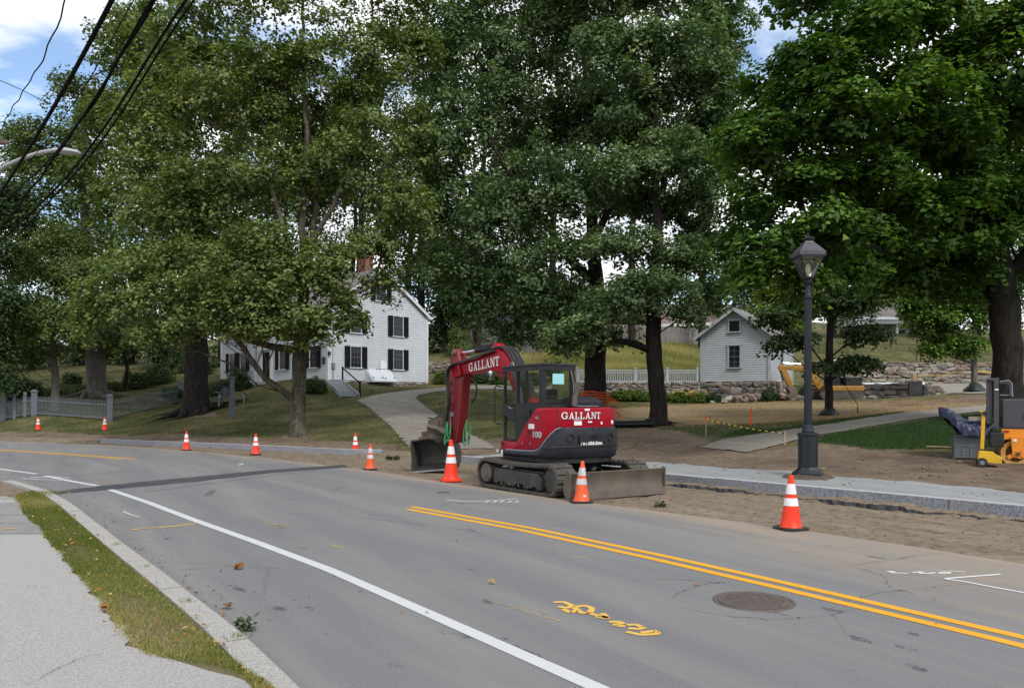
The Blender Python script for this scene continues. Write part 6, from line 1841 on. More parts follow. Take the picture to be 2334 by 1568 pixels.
far_house('white house glimpsed through leaves above the dark board fence', 1060, 1245, 86, 88, 790, 690, 600, 8, 'roof', [(0.16, 1.9, 0.9, 1.5), (0.27, 1.9, 0.9, 1.5), (0.70, 2.2, 0.9, 1.5), (0.82, 2.2, 0.9, 1.5)])
fh = far_house('white porch house far behind the terraced walls', 1960, 2110, 104, 104, 800, 720, 660, 8, 'roof', [(0.35, 1.2, 1.1, 1.6), (0.62, 1.2, 1.1, 1.6)])
for i in range(3):
    MB().box((1.0 + i * 3.0, -1.8, 1.4), (0.3, 0.3, 4.0)).build('porch_column', M['pipe_white'], fh)
MB().box((4.0, -1.0, 3.5), (8.6, 2.4, 0.3)).build('porch_roof', M['pipe_white'], fh)

# ================================================================== red excavator
EX = Vector((0.90, 16.10, 0.0))
exc = thing('excavator', 'red and dark grey tracked excavator with dozer blade parked on the dirt shoulder', 'excavator', EX, R(123))
UND = -0.0
# local axes: x to the front (boom), y to the machine's left, z up
# --- tracks
def track(side):
    yc = 0.90 * side
    root = None
    Rr = 0.285; xa, xb = -1.28, 0.98; zc = 0.30
    # belt outline: stadium with slight sag on top
    out = []
    for k in range(13):
        t = -math.pi / 2 + math.pi * k / 12; out.append((xb + Rr * math.cos(t), zc + Rr * math.sin(t)))
    for k in range(1, 8):
        u = k / 8; out.append((xb + (xa - xb) * u, zc + Rr - 0.035 * math.sin(math.pi * u)))
    for k in range(13):
        t = math.pi / 2 + math.pi * k / 12; out.append((xa + Rr * math.cos(t), zc + Rr * math.sin(t)))
    for k in range(1, 8):
        u = k / 8; out.append((xa + (xb - xa) * u, zc - Rr))
    n = len(out)
    P = np.array(out); c = P.mean(0)
    t = np.roll(P, -1, 0) - np.roll(P, 1, 0); t /= np.linalg.norm(t, axis=1)[:, None]
    nn = np.stack([t[:, 1], -t[:, 0]], 1)
    inn = P - nn * 0.045
    mb = MB()
    w = 0.225
    for q in range(n):
        for pt in (P[q], inn[q]):
            for y in (-w, w): mb.v.append((pt[0], yc + y, pt[1]))
    for q in range(n):
        a = q * 4; b = ((q + 1) % n) * 4
        mb.f += [(a, b, b + 1, a + 1), (a + 2, a + 3, b + 3, b + 2), (a, a + 2, b + 2, b), (a + 1, b + 1, b + 3, a + 3)]
    tr = mb.build('track', M['rubber'], exc, True)
    # lugs along the belt
    d = np.r_[0, np.cumsum(np.linalg.norm(np.diff(np.vstack([P, P[:1]]), axis=0), axis=1))]
    PP = np.vstack([P, P[:1]]); NNn = np.vstack([nn, nn[:1]])
    lug = MB().box((0, 0.118, 0.012), (0.085, 0.205, 0.034), taper=0.86).box((0.0, -0.118, 0.012), (0.085, 0.205, 0.034), taper=0.86).mesh('lug', M['rubber'])
    num = 44
    for i in range(num):
        s = d[-1] * i / num
        p = np.array([np.interp(s, d, PP[:, 0]), np.interp(s, d, PP[:, 1])]); m = np.array([np.interp(s, d, NNn[:, 0]), np.interp(s, d, NNn[:, 1])])
        an = math.atan2(m[0], m[1])
        mo('lug', lug, tr, (p[0], yc, p[1]), (0, an, 0))
    # inner drive bosses
    boss = MB().box((0, 0, 0), (0.04, 0.09, 0.05)).mesh('drive_boss', M['rubber'])
    for i in range(num):
        s = d[-1] * (i + 0.5) / num
        p = np.array([np.interp(s, d, PP[:, 0]), np.interp(s, d, PP[:, 1])]); m = np.array([np.interp(s, d, NNn[:, 0]), np.interp(s, d, NNn[:, 1])])
        mo('drive_boss', boss, tr, (p[0] - m[0] * 0.07, yc, p[1] - m[1] * 0.07), (0, math.atan2(m[0], m[1]), 0))
    # frame, final drive, idler, rollers
    fr = MB()
    fr.prism([(-1.0, 0.10), (-1.05, 0.30), (-0.95, 0.40), (0.55, 0.42), (0.62, 0.36), (0.62, 0.14), (0.5, 0.12), (0.42, 0.16), (0.2, 0.16), (0.1, 0.11), (-0.1, 0.11), (-0.2, 0.16), (-0.42, 0.16), (-0.52, 0.11), (-0.7, 0.11), (-0.8, 0.16)], yc + side * 0.10, yc + side * 0.215)
    fr.box((-0.2, yc - side * 0.02, 0.40), (1.5, 0.22, 0.07))
    fo = fr.build('track_frame', M['undercarriage'], exc, bevel=0.012)
    MB().box((-0.2, yc, 0.30), (1.9, 0.26, 0.16)).build('frame_beam', M['undercarriage'], fo)
    tag(MB().prism([(-0.98, 0.17), (-0.98, 0.27), (-0.2, 0.29), (-0.2, 0.19)], yc + side * 0.216, yc + side * 0.222).build('side_plate', M['undercarriage'], fo))
    mb = MB()
    for x in (-0.62, -0.30, 0.0, 0.32): mb.lathe([(0.0001, 0), (0.022, 0), (0.022, 0.012), (0.0001, 0.012)], 8, (x, yc + side * 0.216, 0.135), 'Y')
    tag(mb.build('bolts', M['steel_dirty'], fo), kind='stuff')
    s0 = yc + side * 0.02
    MB().lathe([(0.0001, -0.12), (0.20, -0.12), (0.20, 0.10), (0.175, 0.13), (0.10, 0.135), (0.10, 0.15), (0.0001, 0.15)], 24, (xb - 0.02, s0 + side * 0.06, zc), 'Y').build('final_drive', M['steel_dirty'], exc, True)
    mb = MB()
    for k in range(18):
        t = 2 * math.pi * k / 18
        mb.box((xb - 0.02 + 0.235 * math.cos(t), yc - side * 0.06, zc + 0.235 * math.sin(t)), (0.05, 0.07, 0.05), Matrix.Rotation(-t, 3, 'Y'))
    mb.lathe([(0.0001, -0.03), (0.22, -0.03), (0.22, 0.03), (0.0001, 0.03)], 24, (xb - 0.02, yc - side * 0.06, zc), 'Y')
    mb.build('sprocket', M['undercarriage'], exc)
    MB().lathe([(0.0001, -0.13), (0.235, -0.13), (0.235, 0.13), (0.17, 0.14), (0.0001, 0.14)], 24, (xa + 0.02, yc, zc), 'Y').build('idler', M['undercarriage'], exc, True)
    for x in (-0.75, -0.35, 0.05, 0.42):
        MB().lathe([(0.0001, -0.15), (0.095, -0.15), (0.095, 0.09), (0.0001, 0.09)], 14, (x, yc, 0.14), 'Y').build('track_roller', M['undercarriage'], exc, True)
    MB().lathe([(0.0001, -0.12), (0.06, -0.12), (0.06, 0.19), (0.03, 0.20), (0.0001, 0.20)], 12, (0.0, yc, 0.49), 'Y').build('carrier_roller', M['steel_dirty'], exc, True)
track(1); track(-1)
# car body and slew ring
mb = MB()
mb.prism([(-0.75, 0.28), (0.6, 0.28), (0.5, 0.52), (-0.55, 0.52)], -0.72, 0.72)
mb.build('car_body', M['undercarriage'], exc, bevel=0.02)
MB().lathe([(0.52, 0.50), (0.52, 0.60), (0.50, 0.60), (0.50, 0.72), (0.0001, 0.72)], 36).build('slew_ring', M['black'], exc, True)
# blade with its two arms
bl = MB()
prof = [(-1.93, 0.03), (-1.975, 0.10), (-1.99, 0.22), (-1.975, 0.36), (-1.93, 0.46), (-1.90, 0.47), (-1.93, 0.36), (-1.945, 0.22), (-1.93, 0.10), (-1.90, 0.03)]
# curved mould board faces backwards (towards -x)
prof = [(-1.96, 0.015), (-1.94, 0.10), (-1.90, 0.22), (-1.905, 0.36), (-1.965, 0.485), (-1.93, 0.495), (-1.865, 0.37), (-1.86, 0.22), (-1.895, 0.09), (-1.90, 0.015)]
bl.prism(prof, -1.12, 1.12)
blade = bl.build('dozer_blade', M['steel_dirty'], exc, 30)
MB().box((-1.972, 0, 0.07), (0.024, 2.24, 0.13), Matrix.Rotation(R(8), 3, 'Y')).build('cutting_edge', M['steel_dirty'], blade)
for s in (-1, 1):
    MB().prism([(-1.975, 0.01), (-1.97, 0.50), (-1.90, 0.52), (-1.80, 0.40), (-1.78, 0.15), (-1.86, 0.01)], s * 1.12, s * 1.145).build('end_plate', M['steel_dirty'], blade)
    MB().bar((-1.88, s * 0.42, 0.26), (-0.6, s * 0.32, 0.40), 0.12, 0.14).build('blade_arm', M['undercarriage'], exc)
MB().tube([(-1.72, 0, 0.42), (-1.2, 0, 0.46)], 0.032, 10).build('blade_ram_rod', M['chrome'], exc, True)
MB().tube([(-1.25, 0, 0.46), (-0.6, 0, 0.50)], 0.06, 10).build('blade_ram', M['undercarriage'], exc, True)

# --- upper body: plan outline helper (rounded tail)
RC = 0.24
def tail_outline(b, a_rear, side, r, n=8, a_front=0.85):
    """plan polygon from front left round the tail to front right"""
    P = [(a_front, side)]
    for k in range(n + 1):
        t = math.pi / 2 * k / n
        P.append((a_rear + r - r * math.sin(t), side - r + r * math.cos(t)))
    # slightly bowed rear
    for k in range(1, 8):
        u = k / 8; y = (side - r) + (-(side - r) * 2 + RC) * u
        P.append((a_rear - 0.07 * math.sin(math.pi * u), y))
    for k in range(n + 1):
        t = math.pi / 2 * k / n
        P.append((a_rear + r - r * math.cos(t), -side + RC + r - r * math.sin(t)))
    P.append((a_front + RC, -side + RC))
    return P
def solid(name, outl, zs, mat_, parent, smooth=True, bevel=0.0):
    """stack of plan outlines: zs = [(z, grow)]"""
    mb = MB(); n = len(outl)
    c = np.mean(np.array(outl), 0)
    for z, gk in zs:
        for x, y in outl:
            d = Vector((x - c[0], y - c[1])); L = d.length
            k = (L + gk) / L
            mb.v.append((c[0] + d.x * k, c[1] + d.y * k, z))
    m = len(zs)
    for i in range(m - 1):
        for j in range(n):
            a = i * n + j; b = i * n + (j + 1) % n
            mb.f.append((a, b, b + n, a + n))
    mb.f.append(tuple(range(n - 1, -1, -1))); mb.f.append(tuple((m - 1) * n + j for j in range(n)))
    return mb.build(name, mat_, parent, smooth, bevel)
SIDE = 0.99
# deck
deck = solid('deck', [(0.86, 0.74), (0.3, 0.86)] + tail_outline(0, -1.26, 0.92, 0.5, a_front=0.2)[1:-1] + [(0.3, -0.9), (0.9, -0.75)], [(0.60, 0), (0.72, 0.0)], M['black'], exc)
# counterweight: dark casting wrapping the tail; front ends slope (cut by a sloping side shape)
def cw_ring(name, a_rear, side, r, z0f, z1f, mat_, inner=0.35, a_front=0.35, m=44, parent=exc, bulge=0.03, rows=7, cap_bev=0.03):
    """shell following the tail outline; z0f, z1f give bottom and top along the outline from the left front end"""
    O = resample(np.array(tail_outline(0, a_rear, side, r, 10, a_front)), m)
    t = np.gradient(O, axis=0); t /= np.linalg.norm(t, axis=1)[:, None]
    nn = np.stack([t[:, 1], -t[:, 0]], 1)
    c = O.mean(0)
    if ((O[m // 2] - c) * nn[m // 2]).sum() < 0: nn = -nn
    mb = MB()
    prof = [(0.0, -cap_bev), (0.06, 0.0), (0.3, bulge), (0.6, bulge), (0.94, 0.0), (1.0, -cap_bev)]
    k = len(prof) + 2
    for q in range(m):
        s = q / (m - 1)
        z0, z1 = z0f(s), z1f(s)
        for u, off in prof:
            p = O[q] + nn[q] * off
            mb.v.append((p[0], p[1], z0 + (z1 - z0) * u))
        p = O[q] - nn[q] * inner
        mb.v.append((p[0], p[1], z1)); mb.v.append((p[0], p[1], z0))
    for q in range(m - 1):
        a = q * k; b = a + k
        for i in range(k):
            j = (i + 1) % k
            mb.f.append((a + i, b + i, b + j, a + j))
    mb.f.append(tuple(range(k))); mb.f.append(tuple((m - 1) * k + i for i in range(k - 1, -1, -1)))
    o = mb.build(name, mat_, parent, 30)
    return o, O, nn
def lin(s, P): return float(np.interp(s, [p[0] for p in P], [p[1] for p in P]))
# outline parameter s: 0 = left front end ... 0.5 = middle of the rear ... 1 = right front end
cw, CWO, CWN = cw_ring('counterweight', -1.30, SIDE, 0.50, lambda s: 0.69, lambda s: lin(s, [(0, 0.80), (0.20, 0.815), (0.245, 0.85), (0.315, 1.22), (0.335, 1.27), (0.74, 1.27), (0.82, 0.9), (1, 0.8)]), M['cw_grey'], 0.4, 0.42, m=60)
hood, HO, HN = cw_ring('engine_hood', -1.24, SIDE - 0.03, 0.46, lambda s: lin(s, [(0, 0.80), (0.24, 0.80), (0.335, 1.24), (0.74, 1.24), (0.82, 0.9), (1, 0.8)]),
                       lambda s: lin(s, [(0, 0.82), (0.075, 0.825), (0.212, 1.58), (0.228, 1.63), (0.7, 1.645), (0.80, 1.60), (0.84, 1.2), (1, 1.15)]), M['red'], 0.5, 0.52, m=60, bulge=0.012, cap_bev=0.035)
tag(hood, 'red engine hood with white lettering')
# hood top plate and gaps
MB().add([(p[0], p[1], 1.632) for p in HO[15:48] * 0.94 + np.array([[-0.02, 0.0]])], [tuple(range(33))]).build('hood_top', M['red'], exc)
MB().box((-0.82, -0.18, 1.655), (0.62, 0.96, 0.04)).build('hood_rim', M['cab_grey'], exc, bevel=0.01)
# light edge line where the counterweight meets the hood
E1 = []
for q in range(0, 60):
    s = q / 59
    if 0.01 < s < 0.34:
        z = lin(s, [(0, 0.80), (0.20, 0.815), (0.245, 0.85), (0.315, 1.22), (0.335, 1.27), (0.4, 1.27)])
        E1.append((CWO[q][0] + CWN[q][0] * 0.006, CWO[q][1] + CWN[q][1] * 0.006, z - 0.005))
MB().tube(E1, 0.016, 6).build('edge_trim', M['trim_grey'], exc, True)
# lower side red step piece and base
solid('red_sill', [(0.05, 0.5), (0.05, 0.90), (0.25, 0.90), (0.87, 0.78), (0.87, 0.5)], [(0.81, 0), (0.93, 0.0), (0.95, -0.03)], M['red'], exc)
solid('cab_base', [(0.05, 0.1), (0.05, 0.92), (0.28, 0.92), (0.90, 0.79), (0.95, 0.1)], [(0.66, -0.06), (0.68, 0), (0.80, 0.0)], M['cab_grey'], exc)
# panel seam on the rear hood (dark slit)
def on_curve(O, N, s, off=0.0):
    m = len(O); f = s * (m - 1); i = int(f); u = f - i; i2 = min(i + 1, m - 1)
    p = O[i] * (1 - u) + O[i2] * u; n = N[i] * (1 - u) + N[i2] * u; n = n / np.linalg.norm(n)
    return p + n * off, n
for s in (0.335, 0.655):
    p, n = on_curve(HO, HN, s, 0.008)
    MB().box((p[0], p[1], 1.44), (0.012, 0.02, 0.36), math.atan2(n[1], n[0])).build('panel_gap', M['black'], exc)

# --- cab
cabp = [(-0.74, 0.09), (-0.74, 0.85), (0.22, 0.85), (0.86, 0.735), (0.92, 0.64), (0.92, 0.09)]
ZT = 2.44
cab = solid('cab', [(-0.735, 0.095), (-0.735, 0.845), (0.22, 0.845), (0.85, 0.73), (0.91, 0.64), (0.91, 0.095)], [(0.80, 0), (0.86, 0.0)], M['cab_grey'], exc)
def wallpanel(p, q, z0, z1, th, mat_, name, parent=cab, z0b=None, z1b=None):
    p = Vector(p); q = Vector(q); d = (q - p).normalized(); n = Vector((-d.y, d.x))
    z0b = z0 if z0b is None else z0b; z1b = z1 if z1b is None else z1b
    P = []
    for pt, a, b in ((p, z0, z1), (q, z0b, z1b)):
        for s in (0, -th):
            for z in (a, b): P.append((pt.x - n.x * s, pt.y - n.y * s, z))
    return MB().add(P, [(0, 1, 3, 2), (4, 6, 7, 5), (0, 4, 5, 1), (2, 3, 7, 6), (0, 2, 6, 4), (1, 5, 7, 3)]).build(name, mat_, parent)
def post(p, z0, z1, w, name='pillar'):
    return MB().box((p[0], p[1], (z0 + z1) / 2), (w, w, z1 - z0)).build(name, M['cab_grey'], cab, bevel=0.015)
for p, w in (((-0.70, 0.81), 0.085), ((0.19, 0.815), 0.075), ((0.85, 0.69), 0.06), ((0.88, 0.13), 0.06), ((-0.70, 0.13), 0.085)):
    post(p, 0.86, ZT, w)
post((-0.63, 0.825), 1.72, ZT, 0.055)
# left side lower panels, rear lower panel, door
wallpanel((-0.74, 0.85), (0.20, 0.85), 0.86, 1.72, -0.03, M['cab_grey'], 'side_panel')
wallpanel((-0.74, 0.10), (-0.74, 0.85), 0.86, 1.70, 0.03, M['cab_grey'], 'rear_panel')
# windows
def pane(p, q, z0, z1, name='pane', z0b=None, z1b=None):
    z0b = z0 if z0b is None else z0b; z1b = z1 if z1b is None else z1b
    return MB().add([(p[0], p[1], z0), (q[0], q[1], z0b), (q[0], q[1], z1b), (p[0], p[1], z1)], [(0, 1, 2, 3)]).build(name, M['glass'], cab)
pane((-0.60, 0.838), (0.155, 0.838), 1.73, 2.37)
pane((-0.735, 0.17), (-0.735, 0.77), 1.72, 2.37)
pane((0.23, 0.838), (0.84, 0.728), 1.60, 2.36, 'door_pane', 1.78, 2.34)
pane((0.23, 0.838), (0.84, 0.728), 1.02, 1.30, 'door_lower_pane', 1.02, 1.48)
pane((0.905, 0.62), (0.905, 0.16), 1.0, 2.36, 'windscreen')
pane((0.86, 0.10), (-0.70, 0.10), 1.3, 2.36, 'right_pane')
# door frame pieces with diagonal rails
door = wallpanel((0.23, 0.85), (0.85, 0.738), 0.86, 1.02, -0.03, M['cab_grey'], 'door_bottom')
wallpanel((0.23, 0.852), (0.85, 0.74), 1.32, 1.58, -0.03, M['cab_grey'], 'door_rail', cab, 1.50, 1.76)
wallpanel((0.23, 0.852), (0.85, 0.74), 2.36, 2.44, -0.03, M['cab_grey'], 'door_top')
wallpanel((-0.74, 0.852), (0.22, 0.852), 2.36, 2.44, -0.03, M['cab_grey'], 'window_top')
wallpanel((-0.742, 0.10), (-0.742, 0.85), 2.36, 2.44, 0.03, M['cab_grey'], 'rear_top')
wallpanel((-0.62, 0.855), (0.17, 0.855), 1.70, 1.735, -0.02, M['black'], 'window_sill')
MB().tube([(0.30, 0.865, 1.62), (0.30, 0.90, 1.62), (0.44, 0.872, 1.645), (0.44, 0.85, 1.645)], 0.014, 6).build('door_grip', M['trim_grey'], cab)
MB().box((-0.16, 0.868, 1.52), (0.30, 0.03, 0.17)).box((-0.16, 0.878, 1.52), (0.20, 0.03, 0.10)).build('latch_box', M['black'], cab, bevel=0.008)
# roof
solid('cab_roof', [(-0.76, 0.07), (-0.76, 0.87), (0.22, 0.87), (0.88, 0.755), (0.95, 0.65), (0.95, 0.07)], [(2.435, -0.03), (2.455, 0.0), (2.475, -0.005), (2.49, -0.05)], M['cw_grey'], cab, 25)
MB().box((-0.2, 0.45, 2.495), (0.5, 0.3, 0.012)).build('roof_hatch', M['cab_grey'], cab)
# interior
MB().box((-0.25, 0.47, 1.18), (0.52, 0.5, 0.16)).box((-0.47, 0.47, 1.50), (0.14, 0.46, 0.62)).box((-0.49, 0.47, 1.90), (0.11, 0.26, 0.20)).build('seat', M['seat'], cab, bevel=0.05)
MB().box((-0.05, 0.20, 1.22), (0.6, 0.14, 0.24)).box((-0.05, 0.75, 1.20), (0.5, 0.12, 0.22)).box((0.12, 0.47, 0.90), (1.4, 0.7, 0.06)).build('console', M['cab_inside'], cab, bevel=0.02)
for y in (0.22, 0.73): MB().tube([(0.18, y, 1.32), (0.22, y, 1.52), (0.22, y, 1.56)], [0.012, 0.012, 0.026], 8).build('lever', M['black'], cab, True)
# teal card in the rear window, wiper rod
MB().box((-0.752, 0.50, 2.19), (0.004, 0.27, 0.20)).build('window_card', M['teal_card'], cab)
MB().tube([(-0.76, 0.20, 2.36), (-0.765, 0.14, 2.10), (-0.76, 0.13, 1.85)], 0.012, 6).build('work_light_rod', M['trim_grey'], cab)
# grab bar and mirror
MB().tube([(0.86, 0.76, 2.06), (0.98, 0.83, 2.09), (1.02, 0.84, 2.05), (1.02, 0.84, 1.35), (0.98, 0.82, 1.30), (0.88, 0.76, 1.30)], 0.016, 8).build('grab_bar', M['black'], cab, True)
MB().tube([(0.92, 0.70, 2.36), (1.05, 0.78, 2.36), (1.12, 0.84, 2.34)], 0.012, 6).build('mirror_arm', M['black'], cab, True)
MB().lathe([(0.0001, -0.05), (0.08, -0.045), (0.125, -0.01), (0.13, 0.02), (0.115, 0.028), (0.0001, 0.03)], 22, (0, 0, 0), 'X').build('mirror', M['black'], cab, True, loc=(1.14, 0.90, 2.30), rz=R(210))
MB().lathe([(0.0001, 0.031), (0.112, 0.030), (0.0001, 0.038)], 22, (0, 0, 0), 'X', cap=False).build('mirror_glass', M['chrome'], cab, True, loc=(1.14, 0.90, 2.30), rz=R(210))
# exhaust pipe and right side hood
MB().tube([(-0.88, 0.22, 1.60), (-0.90, 0.21, 1.85), (-0.97, 0.16, 2.02)], 0.058, 14, False).tube([(-0.88, 0.22, 1.60), (-0.90, 0.21, 1.85), (-0.97, 0.16, 2.02)], 0.045, 14, False).build('exhaust_pipe', M['steel_dirty'], exc, True)
MB().prism([(-0.62, 1.30), (0.85, 1.0), (0.85, 1.45), (0.30, 1.75), (-0.35, 1.86), (-0.62, 1.78)], -0.72, -0.05).build('right_cover', M['cab_grey'], exc, bevel=0.04)
MB().box((-1.12, 0.1, 1.668), (0.10, 0.5, 0.02)).build('hood_grip', M['trim_grey'], exc)
# counterweight recess, lamp holes
def decal(s, z0, w, h, mat_, O=HO, N=HN, off=0.02, name='sticker', th=0.004):
    p, n = on_curve(O, N, s, off)
    return MB().box((0, 0, 0), (th, w, h)).build(name, M[mat_], exc, loc=(p[0], p[1], z0), rz=math.atan2(n[1], n[0]))
decal(0.47, 1.075, 0.66, 0.155, 'cab_grey', CWO, CWN, 0.030, 'recess_plate', 0.012)
for s in (0.375, 0.565):
    p, n = on_curve(CWO, CWN, s, 0.030)
    o = MB().lathe([(0.085, 0.0), (0.085, 0.014), (0.06, 0.016), (0.055, -0.01), (0.0001, -0.012)], 20, (0, 0, 0), 'X', cap=False).build('lamp_hole', M['black'], exc, True, loc=(p[0], p[1], 1.08), rz=math.atan2(n[1], n[0]))
decal(0.47, 1.245, 0.03, 0.03, 'black', CWO, CWN, 0.012, 'lifting_hole', 0.01)
decal(0.315, 0.895, 0.10, 0.03, 'orange_dark', CWO, CWN, 0.032, 'reflector')
decal(0.62, 0.905, 0.07, 0.03, 'orange_dark', CWO, CWN, 0.032, 'reflector')
# raised rib along the lower casting
RB = [(*(on_curve(CWO, CWN, s, 0.033)[0]), 0.86 + 0.06 * math.sin(math.pi * (s - 0.2) / 0.6)) for s in np.linspace(0.27, 0.72, 24)]
MB().tube(RB, 0.014, 6).build('casting_rib', M['cw_grey'], exc, True)
# stickers
decal(0.208, 1.28, 0.19, 0.095, 'white_print', off=0.016)
for s, z, w, h in ((0.415, 1.36, 0.155, 0.10), (0.525, 1.345, 0.05, 0.05), (0.592, 1.36, 0.085, 0.07)):
    decal(s, z, w, h, 'white_print', off=0.016)
for s, z, w in ((0.415, 1.395, 0.15),): decal(s, z, w, 0.018, 'orange_dark', off=0.019)
decal(0.465, 1.37, 0.09, 0.028, 'white_print', off=0.016); decal(0.465, 1.35, 0.09, 0.012, 'black', off=0.017)
for s in (0.145, 0.20): decal(s, 0.95, 0.032, 0.04, 'trim_grey', off=0.016, name='bolt_head')
p_, n_ = on_curve(HO, HN, 0.452, 0.0)
for dy in (-0.025, 0.03): decal(0.452 + dy * 0.2, 1.60, 0.05, 0.04, 'white_print', off=0.02)

# lettering ---------------------------------------------------------------
def slab_letter(ch):
    """slab-serif capitals as lists of polygons in a unit cell (width, polygons)"""
    t = 0.15; s = 0.09; f = 0.13
    def serif(x0, x1, y0, y1): return [(x0, y0), (x1, y0), (x1, y1), (x0, y1)]
    if ch == 'L':
        return 0.74, [serif(0.12, 0.12 + t, 0, 1), serif(0, 0.40, 1 - s, 1), serif(0, 0.68, 0, s), serif(0.60, 0.70, 0, 0.30)]
    if ch == 'T':
        return 0.80, [serif(0.325, 0.325 + t, 0, 1), serif(0.02, 0.78, 1 - s, 1), serif(0.02, 0.11, 0.72, 1), serif(0.69, 0.78, 0.72, 1), serif(0.20, 0.60, 0, s)]
    if ch == 'A':
        return 0.94, [[(0.10, 0.0), (0.20, 0.0), (0.50, 0.86), (0.44, 1.0)], [(0.62, 0.0), (0.80, 0.0), (0.53, 1.0), (0.38, 1.0)], serif(0.24, 0.66, 0.26, 0.35), serif(0.0, 0.32, 0, s), serif(0.52, 0.92, 0, s)]
    if ch == 'N':
        return 0.98, [serif(0.13, 0.23, 0, 1), serif(0.75, 0.85, 0, 1), [(0.13, 1.0), (0.30, 1.0), (0.85, 0.0), (0.70, 0.0)], serif(0.0, 0.36, 0, s), serif(0.0, 0.25, 1 - s, 1), serif(0.62, 0.98, 1 - s, 1)]
    if ch == 'G':
        P = []
        for k in range(17):
            a = R(50 + 262 * k / 16); P.append((0.46 + 0.46 * math.cos(a), 0.5 + 0.52 * math.sin(a)))
        for k in range(16, -1, -1):
            a = R(50 + 262 * k / 16); P.append((0.46 + 0.31 * math.cos(a), 0.5 + 0.40 * math.sin(a)))
        quads = [[P[k], P[k + 1], P[33 - k - 1], P[33 - k]] for k in range(16)]
        return 0.98, quads + [serif(0.70, 0.84, 0.06, 0.46), serif(0.52, 0.94, 0.40, 0.49), serif(0.72, 0.82, 0.62, 0.98)]
    return 0.6, []
def word(txt, f, h, sp=0.06, th=0.004):
    """f maps (along, up, out) to a point; returns MB and the width"""
    mb = MB(); x = 0.0
    for i, ch in enumerate(txt):
        w, polys = slab_letter(ch)
        for j, pg in enumerate(polys):
            n = len(pg); o = th + 0.0004 * j
            V = [f((x + a) * h, b * h, o) for a, b in pg] + [f((x + a) * h, b * h, 0) for a, b in pg]
            mb.add(V, [tuple(range(n)), tuple(range(2 * n - 1, n - 1, -1))] + [(k, (k + 1) % n, (k + 1) % n + n, k + n) for k in range(n)])
        x += w + sp
    return mb, (x - sp) * h
def curve_f(O, N, s0, z0, off):
    d = np.r_[0, np.cumsum(np.linalg.norm(np.diff(O, axis=0), axis=1))]
    a0 = s0 * d[-1]
    def f(a, b, o):
        s = (a0 + a) / d[-1]
        p, n = on_curve(O, N, s, off + o)
        return Vector((p[0], p[1], z0 + b))
    return f
def text_mesh(txt, size, name, mat_, extr=0.002, bold=0.0):
    cu = bpy.data.curves.new(name, 'FONT'); cu.body = txt; cu.size = size; cu.extrude = extr; cu.resolution_u = 2; cu.offset = bold
    ob = bpy.data.objects.new(name, cu); COL.objects.link(ob)
    dg = bpy.context.evaluated_depsgraph_get(); dg.update()
    me = bpy.data.meshes.new_from_object(ob.evaluated_get(dg))
    bpy.data.objects.remove(ob); bpy.data.curves.remove(cu)
    me.materials.clear(); me.materials.append(mat_); me.name = name
    return me
def curved_text(txt, size, O, N, s0, z0, off, mat_, name, stretch=1.0, bold=0.0):
    me = text_mesh(txt, size, name, mat_, 0.002, bold)
    f = curve_f(O, N, s0, z0, off)
    for v in me.vertices:
        v.co = f(v.co.x * stretch, v.co.y, v.co.z + 0.002)
    return mo(name, me, exc)
wb, ww = word('GALLANT', curve_f(HO, HN, 0.352, 1.425, 0.020), 0.125, 0.09); wb.build('lettering', M['print_black'], exc, loc=(0.004, -0.004, -0.006))
wb, ww = word('GALLANT', curve_f(HO, HN, 0.350, 1.428, 0.024), 0.125, 0.09); wb.build('lettering', M['white_print'], exc)
curved_text('YANMAR', 0.115, CWO, CWN, 0.415, 1.036, 0.040, M['black_gloss'], 'embossed_lettering', 1.05)
curved_text('781.826.8388', 0.084, CWO, CWN, 0.415, 0.945, 0.036, M['white_print'], 'phone_number', 1.08, 0.003)
curved_text('SV', 0.10, HO, HN, 0.182, 1.13, 0.014, M['print_black'], 'model_lettering', 1.1, 0.004)
curved_text('100', 0.155, HO, HN, 0.212, 1.075, 0.016, M['print_silver'], 'model_number', 1.32, 0.008)
curved_text('ME6', 0.08, HO, HN, 0.233, 1.42, 0.014, M['print_silver'], 'fleet_number', 0.8)
for a, z, w, h in ((0.80, 0.75, 0.05, 0.05), (0.62, 0.73, 0.07, 0.10)):
    MB().box((a, 0.915, z), (w, 0.004, h)).build('sticker', M['white_print'], exc)

# --- boom, stick, rams (in the machine's mid plane)
def plate(poly, half, mat_, name, bev=0.012, y=0.0, parent=exc):
    return MB().prism(poly, y - half, y + half).build(name, mat_, parent, 25, bev)
boom_poly = [(0.62, 1.18), (0.92, 1.15), (1.25, 1.85), (1.62, 2.32), (1.94, 2.43), (2.45, 2.47), (3.24, 2.44), (3.72, 2.43), (3.95, 2.47), (4.02, 2.56), (3.95, 2.66), (3.74, 2.70), (2.96, 2.79), (2.40, 2.88), (2.05, 2.92), (1.80, 2.88), (1.58, 2.72), (1.20, 2.25), (0.85, 1.75)]
boom = plate(boom_poly, 0.15, M['red'], 'boom')
MB().prism([(0.55, 0.80), (0.98, 0.80), (1.02, 1.25), (0.62, 1.30)], -0.26, 0.26).build('boom_foot', M['cab_grey'], exc, bevel=0.03)
plate([(2.02, 2.90), (2.40, 2.88), (2.33, 3.02), (2.22, 3.10), (2.12, 3.06)], 0.11, M['red'], 'ram_bracket')
plate([(1.35, 2.36), (2.12, 2.44), (2.05, 2.34), (1.75, 2.26), (1.5, 2.20)], 0.12, M['red'], 'lower_bracket')
